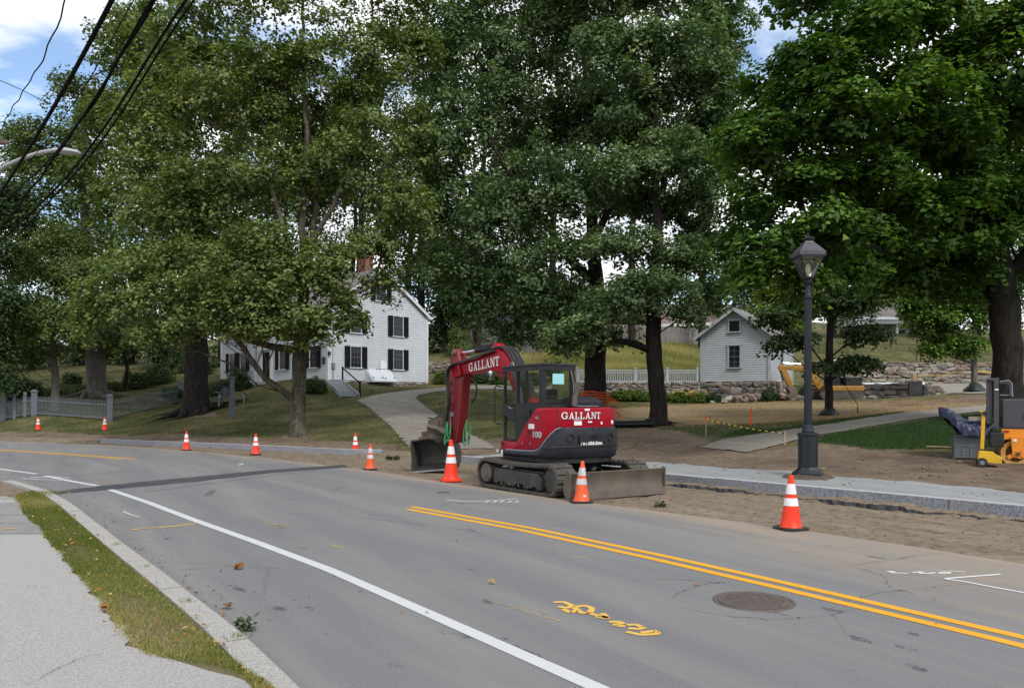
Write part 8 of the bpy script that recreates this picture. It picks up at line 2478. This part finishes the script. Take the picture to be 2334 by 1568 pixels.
# ================================================================== small works items
def stake(x, y, ytop, label, m='wood', flag=None, w=0.035, Yd=None):
    b = at(x, y); h = (y - ytop) * b.y / F
    root = thing('marker_stake', label, 'stake', b, random.uniform(0, 1))
    MB().box((0, 0, h / 2 - 0.05), (w, w * 0.6, h + 0.1)).build('shaft', M[m], root)
    if flag:
        g = random.Random(int(x)); mb = MB()
        mb.tube([(0, 0, h - 0.03), (0.0, 0, h - 0.10)], 0.03, 8)
        mb.tube([(0.03, 0, h - 0.06), (0.07, -0.02, h - 0.14), (0.06, -0.03, h - 0.26)], [0.012, 0.02, 0.012], 5)
        mb.tube([(-0.02, 0, h - 0.05), (-0.06, 0.01, h - 0.10)], [0.015, 0.01], 5)
        mb.build('ribbon', M['flag_orange'], root)
    return b, h
b1, h1 = stake(1609, 994, 948, 'wooden stake with orange ribbon at the left end of the caution tape', 'wood', True)
b2, h2 = stake(1789, 1014, 983, 'short wooden stake at the right end of the caution tape', 'wood', False)
stake(1711, 968, 931, 'red-topped stake standing in the grass behind the caution tape', 'flag_orange', False, 0.06)
def tape(A, B, label, sag=0.06, w=0.05, stripes=True):
    root = thing('caution_tape', label, 'tape')
    A = Vector(A); B = Vector(B); n = 26
    for nm, par, m, sel in (('strip', root, 'tape_yellow', 0), ('stripe', root, 'print_black', 1)):
        mb = MB()
        for i in range(n):
            if stripes and (i % 2) != sel: continue
            if not stripes and sel: continue
            for a_, b_ in ((i / n, (i + 1) / n),):
                P = []
                for u in (a_, b_):
                    p = A.lerp(B, u) - Vector((0, 0, sag * 4 * u * (1 - u)))
                    tw = 0.5 * math.sin(u * 7)
                    P += [p + Vector((0, math.sin(tw) * w / 2, math.cos(tw) * w / 2)), p - Vector((0, math.sin(tw) * w / 2, math.cos(tw) * w / 2))]
                mb.add(P, [(0, 1, 3, 2)])
        if mb.v: tag(mb.build(nm, M[m], root), kind='stuff')
tape(b1 + Vector((0, 0, h1 - 0.1)), b2 + Vector((0, 0, h2 - 0.06)), 'yellow and black caution tape strung between two wooden stakes', 0.05, 0.03)
q1 = px(2083, 858, 47.2); q2 = px(2262, 842, 30); 
tape(q1, px(2200, 844, 43), 'yellow caution tape from wooden post to the young tree', 0.10, 0.07, False)
tape(px(2222, 844, 42), px(2345, 843, 40), 'yellow caution tape running right from the young tree', 0.12, 0.07, False)
wp = [(2083, 47.0, 'square timber post at the right end of the white pipe', 905, 852, 0.22), (1942, 47.6, 'short brown timber post at the left end of the white pipe', 885, 850, 0.2)]
for x, Y, lab, yb, yt, w in wp:
    a = px(x, yb, Y); b_ = px(x, yt, Y)
    tag(MB().box((0, 0, (b_.z - a.z) / 2), (w, w, b_.z - a.z)).build('timber_post', M['wood'], None, loc=a, bevel=0.01), lab, 'post', 'timber posts behind the right wall')
pA, pB = px(1956, 876, 47.0), px(2106, 875.5, 47.0)
wpipe = thing('white_pipe', 'long white plastic pipe lying along the top of the right stone wall', 'pipe', pA)
d = pB - pA
MB().tube([(0, 0, 0), tuple(d * 0.9)], 0.095, 14).build('pipe', M['pipe_white'], wpipe, True)
MB().tube([tuple(d * 0.9), tuple(d)], 0.115, 14).build('socket', M['pipe_white'], wpipe, True)
MB().box(((pA + pB) / 2 + Vector((0, 0.1, -0.32))), (d.length + 1.2, 1.6, 0.42)).build('earth_bench', M['soil']); bpy.data.objects['earth_bench']['kind'] = 'structure'
# corrugated drain pipe
cA = at(1330, 978); cB = at(1493, 975)
d = Vector((cB.x - cA.x, cB.y - cA.y, 0)); L = d.length; nrg = int(L / 0.05)
mb = MB(); prof = []
for i in range(nrg):
    z = i * 0.05; prof += [(0.15, z), (0.15, z + 0.02), (0.125, z + 0.028), (0.125, z + 0.042)]
mb.lathe(prof, 16, (0, 0, 0), 'X')
o = mb.build('drain_pipe', M['pipe_black'], None, 30, loc=(cA.x, cA.y, cA.z + 0.15)); o.rotation_euler = (0, -math.atan2(cB.z - cA.z, L), math.atan2(d.y, d.x))
tag(o, 'black corrugated drain pipe lying on the grass behind the excavator', 'pipe')
# orange mesh round the wide trunk
tb_ = stand(1356, 34.0)
mb = MB(); nn_ = 52; hh_ = 0.95
def mr(t, z): return 0.60 + 0.03 * math.sin(3 * t) + 0.02 * math.sin(9 * t + z * 8)
def mpt(t, z): return (tb_.x + mr(t, z) * math.cos(t), tb_.y + mr(t, z) * math.sin(t), tb_.z + 0.42 + z + 0.03 * math.sin(2 * t))
for i in range(nn_):
    t0, t1 = 2 * math.pi * i / nn_, 2 * math.pi * (i + 1) / nn_
    for j in range(9):
        z = hh_ * j / 8 + 0.012 * math.sin(t0 * 7 + j)
        mb.add([mpt(t0, z - 0.017), mpt(t1, z - 0.017), mpt(t1, z + 0.017), mpt(t0, z + 0.017)], [(0, 1, 2, 3)])
    mb.add([mpt(t0 - 0.013, 0), mpt(t0 + 0.013, 0), mpt(t0 + 0.013, hh_), mpt(t0 - 0.013, hh_)], [(0, 1, 2, 3)])
for i in range(9):
    z = hh_ * (0.85 - i * 0.1); e = 0.35 + 0.3 * (i / 8) + 0.1 * math.sin(i * 2.0)
    a = Vector(mpt(-0.2, z)); mb.tube([a, a + Vector((e * 0.5, -0.05, -0.10)), a + Vector((e, -0.1, -0.25 - 0.05 * (i % 3)))], 0.014, 4)
for i in range(5):
    a = Vector(mpt(-0.2, hh_ * 0.8)) + Vector((0.10 * i, -0.02 * i, -0.03 * i)); mb.tube([a, a + Vector((0.05, 0, -0.45)), a + Vector((0.12, 0, -0.80))], 0.012, 4)
tag(mb.build('safety_mesh', M['mesh_orange'], None), 'orange plastic safety mesh wrapped round the wide tree trunk', 'safety mesh')
# watering bags and straps
def bag(x, Y, r, h, lab):
    b = stand(x, Y); mb = MB(); n = 20
    for i, (k, z) in enumerate(((1.0, 0), (1.05, 0.15), (0.9, 0.45), (0.62, 0.75), (0.42, 1.0), (0.30, 1.02))):
        for j in range(n):
            t = 2 * math.pi * j / n; w = 1 + 0.13 * math.sin(3 * t + i) + 0.06 * math.sin(7 * t - i * 2)
            mb.v.append((r * k * w * math.cos(t), r * k * w * math.sin(t), h * z))
    for i in range(5):
        for j in range(n): mb.f.append((i * n + j, i * n + (j + 1) % n, (i + 1) * n + (j + 1) % n, (i + 1) * n + j))
    tag(mb.build('watering_bag', M['bag_green'], None, 60, loc=b), lab, 'watering bag')
bag(1889, 33, 0.36, 0.34, 'dark green watering bag round the foot of the slim young tree')
bag(2221, 42, 0.48, 0.46, 'dark green watering bag round the foot of the round-headed young tree')
for i, (x0, y0, Y0, x1, y1) in enumerate(((1895, 830, 33, 1955, 942), (1886, 830, 33, 1840, 955))):
    a = px(x0, y0, Y0); b_ = at(x1, y1)
    tag(MB().tube([a, b_ + Vector((0, 0, 0.35)), b_ - Vector((0, 0, 0.1))], [0.010, 0.014, 0.03], 6).build('guy_strap', M['cable'], None), ('dark guy strap on the right side of the slim young tree', 'dark guy strap on the left side of the slim young tree')[i], 'guy strap')
# small black tub by the tall tree
bt = stand(1483, 30.3)
tag(MB().box((0, 0, 0.17), (0.34, 0.34, 0.34), taper=1.12).build('black_tub', M['pipe_black'], None, loc=bt, bevel=0.02), 'small black plastic box at the foot of the slender tree', 'box')

# ================================================================== picnic table and hanging sign
pt = stand(528, 46.5)
tb = thing('picnic_table', 'weathered grey picnic table with two benches on the lawn left of the sycamore', 'picnic table', pt, R(12))
for i in range(5): MB().box((0, -0.30 + i * 0.15, 0.75), (1.85, 0.142, 0.04)).build('top_plank', M['table_grey'], tb)
for s in (-1, 1):
    for i in range(2): MB().box((0, s * (0.66 + i * 0.15), 0.44), (1.85, 0.142, 0.04)).build('bench_plank', M['table_grey'], tb)
for x in (-0.68, 0.68):
    MB().box((x, 0, 0.705), (0.05, 0.66, 0.05)).build('top_brace', M['table_grey'], tb); MB().box((x, 0, 0.395), (0.05, 1.6, 0.08)).build('bench_brace', M['table_grey'], tb)
    for s in (-1, 1): MB().bar((x + 0.045, s * 0.58, -0.06), (x + 0.045, s * 0.20, 0.73), 0.05, 0.10, (1, 0, 0)).build('leg', M['table_grey'], tb)
sgp = stand(529, 39.5)
sg = thing('sign_post', 'grey square wooden post carrying a small dark hanging sign', 'sign post', sgp, R(10))
MB().box((0, 0, 0.35), (0.27, 0.27, 0.80)).build('lower_post', M['fence_grey'], sg, bevel=0.01)
MB().box((0, 0, 0.77), (0.33, 0.33, 0.05)).build('band', M['fence_grey'], sg)
MB().box((0, 0, 1.40), (0.20, 0.20, 1.25)).build('upper_post', M['fence_grey'], sg)
MB().box((0, 0, 2.03), (0.29, 0.29, 0.05)).box((0, 0, 2.07), (0.22, 0.22, 0.04)).build('cap', M['fence_grey'], sg)
MB().box((-0.30, 0, 1.62), (0.50, 0.03, 0.03)).build('bracket', M['lamp_iron'], sg)
bd = MB().prism([(-0.50, 1.04), (-0.14, 1.04), (-0.14, 1.50), (-0.22, 1.56), (-0.32, 1.59), (-0.42, 1.56), (-0.50, 1.50)], -0.015, 0.015).build('sign_board', M['sign_dark'], sg)
mb = MB()
mb.lathe([(0.085, -0.003), (0.095, -0.003), (0.095, 0.003), (0.085, 0.003)], 24, (-0.32, -0.019, 1.20), 'Y', cap=False)
mb.lathe([(0.04, -0.003), (0.05, -0.003), (0.05, 0.003), (0.04, 0.003)], 16, (-0.32, -0.019, 1.20), 'Y', cap=False)
for z, w in ((1.47, 0.16), (1.42, 0.24), (1.36, 0.20)): mb.box((-0.32, -0.018, z), (w, 0.004, 0.022))
tag(mb.build('sign_print', M['trim_grey'], bd), kind='stuff')

# ================================================================== overhead wires, street light on its pole
polep = Vector((-15.6, 22.6, 0.02))
pole = thing('utility_pole', 'wooden utility pole just beyond the left border carrying the wires', 'utility pole', polep)
MB().tube([(0, 0, -0.3), (0, 0, 10.2)], [0.17, 0.12], 14).build('shaft', M['pole_wood'], pole, True)
MB().box((0, 0, 9.4), (2.0, 0.1, 0.12), R(42)).build('crossarm', M['pole_wood'], pole)
backp = Vector((1.3, -7.0, 0.0))
pole2 = thing('utility_pole', 'wooden utility pole behind the viewer carrying the wires', 'utility pole', backp)
MB().tube([(0, 0, -0.3), (0, 0, 10.2)], [0.17, 0.12], 14).build('shaft', M['pole_wood'], pole2, True)
WF = 0.75
W = [([(150, 0), (128, 60), (104, 112), (60, 190), (6, 282)], 0.014, 10.0, 20.5, 'thin wavy wire, leftmost across the sky'),
     ([(255, 0), (180, 133), (90, 290), (0, 443)], 0.045, 10.0, 20.5, 'thickest black cable crossing the upper left sky'),
     ([(338, 0), (250, 165), (120, 352), (0, 468)], 0.020, 10.0, 20.5, 'thin black cable right of the thickest one'),
     ([(343, 0), (256, 162), (190, 255), (130, 345), (0, 525)], 0.030, 10.3, 20.8, 'black cable in the middle of the bundle'),
     ([(412, 0), (282, 220), (160, 390), (0, 552)], 0.026, 10.3, 21.0, 'black cable second from the right'),
     ([(428, 0), (300, 215), (210, 345), (0, 580)], 0.020, 10.5, 21.0, 'lowest rightmost cable of the bundle'),
     ([(300, 0), (215, 160), (100, 320), (0, 450)], 0.010, 10.2, 20.6, 'hair-thin wire beside the thickest cable')]
for i, (L, r, Y0, Y1, lab) in enumerate(W):
    n = len(L); y0 = L[0][1]; y1 = L[-1][1]
    P = [px(x, y, 1.0 / (1 / Y0 + (1 / Y1 - 1 / Y0) * (math.hypot(x - L[0][0], y - y0) / math.hypot(L[-1][0] - L[0][0], y1 - y0)))) for x, y in L]
    P = [p_ - Vector((0, 0, 0.10 * math.sin(math.pi * j_ / (n - 1)))) for j_, p_ in enumerate(P)]
    d0 = (P[0] - P[1]).normalized()
    dd = (P[0] - P[-1]).normalized(); a = P[0] + dd * ((P[0].y + 7.0) / -dd.y); a.z = P[0].z + 0.3
    e = P[-1] - dd * ((polep.y - P[-1].y) / -dd.y); e.z = P[-1].z + 0.05
    pts = np.array([tuple(a), tuple(a.lerp(P[0], 0.5) - Vector((0, 0, 0.12)))] + [tuple(p) for p in P] + [tuple(e)])
    Q = resample(pts, 70)
    for _ in range(10): Q[1:-1] = (Q[:-2] + 2 * Q[1:-1] + Q[2:]) / 4
    if i in (0, 3): Q[:, 0] += 0.02 * np.sin(np.arange(70) * 1.4); Q[:, 2] += 0.015 * np.sin(np.arange(70) * 0.9)
    tag(MB().tube([tuple(q) for q in Q], r * WF, 8).build('overhead_wire', M['cable'], None, True), lab, 'wire', 'overhead wires')
Q = [px(-60, 160, 24), px(0, 184, 26), px(48, 205, 28), px(95, 229, 30), px(180, 262, 36), px(330, 300, 56)]
tag(MB().tube(Q, 0.012, 6).build('service_wire', M['cable'], None, True), 'thin service wire entering the trees from the left border', 'wire', 'overhead wires')
sl_ = thing('street_light', 'curved grey street light arm with cobra-head lamp among the wires', 'street light', polep + Vector((0, 0, 0)))
arm = [polep + Vector((0.1, -0.1, 7.0)), px(0, 383, 20.6), px(50, 362, 20.2), px(92, 347, 19.8), px(125, 343, 19.6)]
Q = resample(np.array([tuple(Vector(p) - polep) for p in arm]), 24)
for _ in range(3): Q[1:-1] = (Q[:-2] + 2 * Q[1:-1] + Q[2:]) / 4
MB().tube([tuple(q) for q in Q], 0.05, 10).build('arm', M['alu'], sl_, True)
h0 = px(122, 343, 19.6) - polep; h1 = px(181, 348, 19.2) - polep
hd = MB(); ax = (h1 - h0)
secs = [(0.0, 0.055, 0.05), (0.25, 0.10, 0.07), (0.55, 0.15, 0.085), (0.85, 0.13, 0.06), (1.0, 0.05, 0.03)]
sd_ = ax.cross(Vector((0, 0, 1))).normalized(); upv = sd_.cross(ax).normalized()
for u, w, t in secs:
    c = h0 + ax * u
    for k_ in range(12):
        a_ = 2 * math.pi * k_ / 12; hd.v.append(tuple(c + sd_ * (w * math.cos(a_)) + upv * (t * math.sin(a_))))
for i in range(4):
    for k_ in range(12): hd.f.append((i * 12 + k_, i * 12 + (k_ + 1) % 12, (i + 1) * 12 + (k_ + 1) % 12, (i + 1) * 12 + k_))
hd.f += [tuple(range(11, -1, -1)), tuple(range(48, 60))]
hd.build('lamp_head', M['alu'], sl_, True)

# ================================================================== grass, flowers, litter
def blades(name, P, h, w, mat_, seed, lean=0.5, val=None, kind='stuff', parent=None):
    """one leaning triangle for each point"""
    g = np.random.default_rng(seed); n = len(P)
    a = g.uniform(0, 2 * np.pi, n); ln = g.uniform(0, lean, n)
    b = g.uniform(0, 2 * np.pi, n)
    hh = h * g.uniform(0.5, 1.3, n)
    side = np.stack([np.cos(a), np.sin(a), np.zeros(n)], 1) * (w * g.uniform(0.6, 1.3, n))[:, None] / 2
    tip = np.stack([np.cos(b) * ln, np.sin(b) * ln, np.ones(n)], 1); tip = unit(tip) * hh[:, None]
    V = np.stack([P - side, P + side, P + tip], 1).reshape(-1, 3)
    v = np.clip(val if val is not None else g.normal(0.45, 0.2, n), 0, 1)
    o = mo(name, np_mesh(name, V, 3, np.arange(n * 3), mat_, {'v': np.repeat(v, 3)}), parent)
    if kind: o['kind'] = kind
    return o
gR = np.random.default_rng(77)
def patch(x, y, s):    # smooth random field 0..1
    return 0.5 + 0.5 * np.sin(x * 1.1 * s + 2 * np.sin(y * 0.7 * s)) * np.sin(y * 1.3 * s + 1.5 * np.sin(x * 0.9 * s + 1))
# verge strip by the near kerb
u = gR.uniform(0, 1, 110000); q = gR.uniform(0, 1, 110000)
fi = u ** 1.25 * 199
i0 = np.clip(199 - fi, 0, 198.999).astype(int); fr_ = (199 - fi) - i0
A_ = verge_in[i0] * (1 - fr_)[:, None] + verge_in[np.minimum(i0 + 1, 199)] * fr_[:, None]
B_ = verge_out[i0] * (1 - fr_)[:, None] + verge_out[np.minimum(i0 + 1, 199)] * fr_[:, None]
w_ = np.linalg.norm(A_ - B_, axis=1)
q2 = 0.01 + 1.03 * q
P2 = A_ * (1 - q2)[:, None] + B_ * q2[:, None] + gR.normal(0, 0.012, (len(u), 2))
dens = patch(P2[:, 0] * 2.2, P2[:, 1] * 2.2, 1.0)
keep = gR.uniform(0, 1, len(u)) < (0.30 + 0.75 * dens)
P2 = P2[keep]; dens = dens[keep]
P3 = np.c_[P2, np.full(len(P2), 0.05) + 0.02 * gR.uniform(0, 1, len(P2))]
dry = patch(P2[:, 0] * 1.3 + 4, P2[:, 1] * 1.3, 1.0)
val = np.clip(0.34 + 0.45 * dry ** 2 + 0.16 * (P2[:, 1] < 7.5) + gR.normal(0, 0.2, len(P2)), 0, 1)
blades('verge_grass', P3, 0.035 + 0.0, 0.007, M['blade'], 1, 1.6, val)
vd = unit(verge_out - verge_in)
ve = strip('verge_soil', verge_in, verge_out + vd * 0.14, 12, lambda x, y, u: 0.050 + 0.022 * np.sin(np.pi * np.clip(u * 1.12, 0, 1)) + 0 * x, M['thatch'])
# taller weeds at the far end of the verge, in the kerb joints
tw = []
for (x, y, s, n) in ((95, 1127, 0.22, 700), (60, 1135, 0.2, 500), (540, 1459, 0.035, 60), (430, 1376, 0.03, 50), (328, 1298, 0.03, 40), (268, 1246, 0.03, 40)):
    c = pl(x, y, 0.05); tw.append(np.c_[gR.normal(c[0], s, n), gR.normal(c[1], s, n), np.full(n, 0.055)])
tw = np.concatenate(tw)
blades('verge_weeds', tw, 0.06, 0.007, M['blade'], 2, 0.9, gR.normal(0.5, 0.25, len(tw)))

# lawns: short blades on the grassy ground only
def lawn_points(n, x0, x1, y0, y1, pick):
    x = gR.uniform(x0, x1, n); y = y0 + (y1 - y0) * gR.uniform(0, 1, n) ** 1.15
    z = zones(x, y); d = dist_poly(x, y, Cd)
    ok = (d > 1.0) & pick(z, x, y, gR.uniform(0, 1, n))
    for A, B in PATHS: ok &= ~in_strip(x, y, A, B)
    x = x[ok]; y = y[ok]
    return np.c_[x, y, ground_h(x, y) - 0.004], z[ok]
def plan_edges(o, m):
    co = np.empty(len(o.data.vertices) * 3, dtype=np.float32); o.data.vertices.foreach_get('co', co)
    co = co.reshape(-1, m, 3); return co[:, 0, :2].astype(float), co[:, -1, :2].astype(float)
def in_strip(x, y, A, B):
    P = np.vstack([A, B[::-1]])[::3]
    ins = np.zeros(x.shape, bool)
    for a, b in zip(P, np.roll(P, -1, 0)):
        c = ((a[1] > y) != (b[1] > y)); xi = (b[0] - a[0]) * (y - a[1]) / (b[1] - a[1] + 1e-12) + a[0]
        ins ^= c & (x < xi)
    return ins
PATHS = [plan_edges(drive, 26), plan_edges(footpath, 14)]
P, z = lawn_points(210000, -26, 14, 27, 53, lambda z, x, y, r: (z[:, 0] < 0.5) & (z[:, 1] < 0.4) & (z[:, 2] < 0.5))
v = np.clip(0.30 + 0.5 * patch(P[:, 0] * 0.35, P[:, 1] * 0.5, 1.0) ** 2 + gR.normal(0, 0.16, len(P)), 0, 1)
blades('lawn_grass', P, 0.055, 0.022, M['blade_lawn'], 3, 1.2, v)
P, z = lawn_points(150000, 5, 20, 17, 34, lambda z, x, y, r: (z[:, 1] > 0.45) & (z[:, 0] < 0.55))
blades('lush_grass', P, 0.07, 0.018, M['blade_lush'], 4, 0.9, gR.normal(0.4, 0.18, len(P)))
P, z = lawn_points(60000, 2, 28, 25, 46, lambda z, x, y, r: (z[:, 2] > 0.3) | ((z[:, 0] > 0.3) & (r < 0.1)))
P[:, 2] += 0.008
blades('straw_mulch', P, 0.03, 0.05, M['dry_leaf'], 5, 3.0, gR.uniform(0.45, 0.85, len(P)))
# meadow on the bank behind the picket fence, far yards
def field(n, x0, x1, Y0, Y1, h, w, m, seed, name, ok=None):
    x = gR.uniform(x0, x1, n); Y = gR.uniform(Y0, Y1, n); X = (x - HORX) / F * Y
    P = np.c_[X, Y, ground_h(X, Y) - 0.02]
    if ok is not None: P = P[ok(P)]
    v = np.clip(0.2 + 0.6 * patch(P[:, 0] * 0.4, P[:, 1] * 0.3, 1.0) + gR.normal(0, 0.18, len(P)), 0, 1)
    return blades(name, P, h, w, M[m], seed, 0.5, v)
def not_built(P):
    d = np.stack([P[:, 0] - sp.x, P[:, 1] - sp.y], 1); c, s = math.cos(SA), math.sin(SA)
    lx = d[:, 0] * c + d[:, 1] * s; ly = -d[:, 0] * s + d[:, 1] * c
    ok = ~((lx > -0.3) & (lx < SW_ + 0.3) & (ly > -0.6) & (ly < SL + 0.3))
    return ok & ~in_strip(P[:, 0], P[:, 1], *PATHS[0])
field(64000, 1150, 1640, 47.3, 74, 0.42, 0.035, 'blade_meadow', 6, 'meadow_grass', lambda P: not_built(P) & ~((P[:, 1] < 54) & (P[:, 0] < 3.0)))
field(26000, 1850, 2400, 57, 84, 0.10, 0.05, 'blade_lawn', 7, 'far_lawn_grass')
field(36000, -60, 500, 45, 78, 0.09, 0.04, 'blade_lawn', 8, 'yard_grass')
# flower heads in the border
for i, (x, Y, n, w) in enumerate(((1560, 45.2, 70, 1.6), (1595, 45.1, 60, 1.3), (1535, 45.2, 30, 1.0), (1590, 72.8, 40, 1.6))):
    b = stand(x, Y); mb = MB(); g = random.Random(i)
    for k in range(n):
        p = Vector((b.x + g.uniform(-w / 2, w / 2), b.y + g.uniform(-.4, .2), b.z + g.uniform(0.32, 0.62)))
        s = g.uniform(0.025, 0.045)
        mb.add([p + Vector((s, 0, 0)), p + Vector((0, s, s * .4)), p + Vector((-s, 0, 0)), p + Vector((0, -s, s * .4)), p + Vector((0, 0, s))], [(0, 1, 4), (1, 2, 4), (2, 3, 4), (3, 0, 4)])
    tag(mb.build('flower_heads', M['flower_yellow']), kind='stuff')

# pebbles and clods on the dirt, grit by the kerb, fallen leaves
ico = bmesh.new(); bmesh.ops.create_icosphere(ico, subdivisions=1, radius=1.0)
IV = np.array([v.co[:] for v in ico.verts]); IF = np.array([[v.index for v in f.verts] for f in ico.faces]); ico.free()
def pebbles(name, P, s, m, seed):
    g = np.random.default_rng(seed); n = len(P)
    sc = s * g.lognormal(0, 0.45, n)
    V = IV[None] * (1 + g.uniform(-.25, .25, (n, len(IV), 1))) * sc[:, None, None] * np.array([1, 1, 0.6]) * g.uniform(0.7, 1.3, (n, 1, 3))
    V = V + P[:, None, :] + np.array([0, 0, 1]) * sc[:, None, None] * 0.25
    idx = (IF[None] + (np.arange(n) * len(IV))[:, None, None]).ravel()
    o = mo(name, np_mesh(name, V.reshape(-1, 3), 3, idx, M[m])); o['kind'] = 'stuff'; return o
n = 3600; t = gR.uniform(0, 1, n)
k_ = (t * (len(Cn) - 1)).astype(int); u = gR.uniform(0.02, 1.0, n)
Rn8 = resample(R_in, len(Cn)); X = Rn8[k_] * (1 - u)[:, None] + Cn[k_] * u[:, None]
X = X[(X[:, 1] < 45)]
pebbles('shoulder_pebbles', np.c_[X, shoulder_z(X[:, 0], X[:, 1], np.full(len(X), 0.5))], 0.012, 'pebble', 11)
n = 9000; x = gR.uniform(-26, 20, n); y = gR.uniform(8, 46, n); z = zones(x, y); ok = (z[:, 0] > 0.6) & (dist_poly(x, y, Cd) > 0.5)
pebbles('dirt_clods', np.c_[x[ok], y[ok], ground_h(x[ok], y[ok])], 0.024, 'soil', 13)
n = 2600; k_ = gR.integers(60, 220, n); t_l = np.gradient(La, axis=0); t_l /= np.linalg.norm(t_l, axis=1)[:, None]
off = gR.exponential(0.35, n) + 0.02; kk = np.clip(k_, 0, len(La) - 1)
XY = La[kk] + np.stack([t_l[kk, 1], -t_l[kk, 0]], 1) * off[:, None] + gR.normal(0, 0.1, (n, 2))
pebbles('gutter_grit', np.c_[XY, np.zeros(n)], 0.0056, 'pebble', 14)
# fallen leaves: those that can be told apart are things
def fallen(P, size, val, seed):
    g = np.random.default_rng(seed); P = np.asarray(P, float)
    N = np.c_[g.normal(0, 0.35, (len(P), 2)), np.ones(len(P))]
    return leaf_mesh('fallen_leaves', P, N, size, M['dry_leaf'], LEAF_5 * np.array([1, 1, 3.0]), np.full(len(P), val) + g.normal(0, .25, len(P)), g)
q = []
for i in range(220):
    j = gR.integers(0, 199); f = gR.uniform(-0.1, 1.2)
    p = verge_in[j] * (1 - f) + verge_out[j] * f; q.append((p[0], p[1], 0.095))
for i in range(130):
    j = gR.integers(60, 150); p = La[j] + np.array([t_l[j, 1], -t_l[j, 0]]) * abs(gR.normal(0.08, 0.15)); q.append((p[0], p[1], 0.02))
for i in range(40): q.append((gR.uniform(-4, 6), gR.uniform(5, 16), 0.012))
o = mo('fallen_leaves', fallen(q, 0.036, 0.45, 3)); o['kind'] = 'stuff'
for i, (x, y, s, v, lab) in enumerate(((541, 1297, 0.085, 0.12, 'curled brown leaf lying alone on the asphalt'), (237, 1392, 0.06, 0.4, 'orange-brown leaf at the edge of the asphalt walk'), (523, 1388, 0.07, 0.15, 'dark dry leaf in the gutter beside the old kerb'), (1120, 1330, 0.05, 0.9, 'pale yellow leaf in the middle of the near lane'))):
    p = pl(x, y, 0.0 if i != 1 else 0.06)
    g = np.random.default_rng(i); m_ = leaf_mesh('fallen_leaf', np.zeros((3, 3)) + g.normal(0, s * 0.15, (3, 3)) * [1, 1, 0.3], np.c_[g.normal(0, .5, (3, 2)), np.ones(3)], s, M['dry_leaf'], LEAF_5 * np.array([1, 1, 4.0]), np.full(3, v), g)
    tag(mo('fallen_leaf', m_, None, (p[0], p[1], (0.03 if i != 1 else 0.09))), lab, 'leaf')
# green leafy twigs torn off
for i, (x, y, h, s, lab) in enumerate(((560, 1438, 0.0, 0.13, 'green leafy twig lying in the gutter by the kerb'), (895, 1046, 0.02, 0.34, 'green leafy sprig on the dirt left of the bucket'), (1505, 1155, 0.0, 0.16, 'small green weed in the dirt right of the blade'))):
    p = pl(x, y, h); g = np.random.default_rng(40 + i); n = 70
    P = np.c_[g.uniform(-s * 0.6, s * 0.6, n), g.normal(0, s * 0.16, n), np.abs(g.normal(0.03, 0.03, n))]
    tag(mo('leafy_twig', leaf_mesh('leafy_twig', P, np.c_[g.normal(0, .5, (n, 2)), np.ones(n)], s * 0.3, M['leaf_dark'], LEAF_Q, g.normal(0.6, 0.2, n), g), None, (p[0], p[1], h + 0.01)), lab, 'twig')
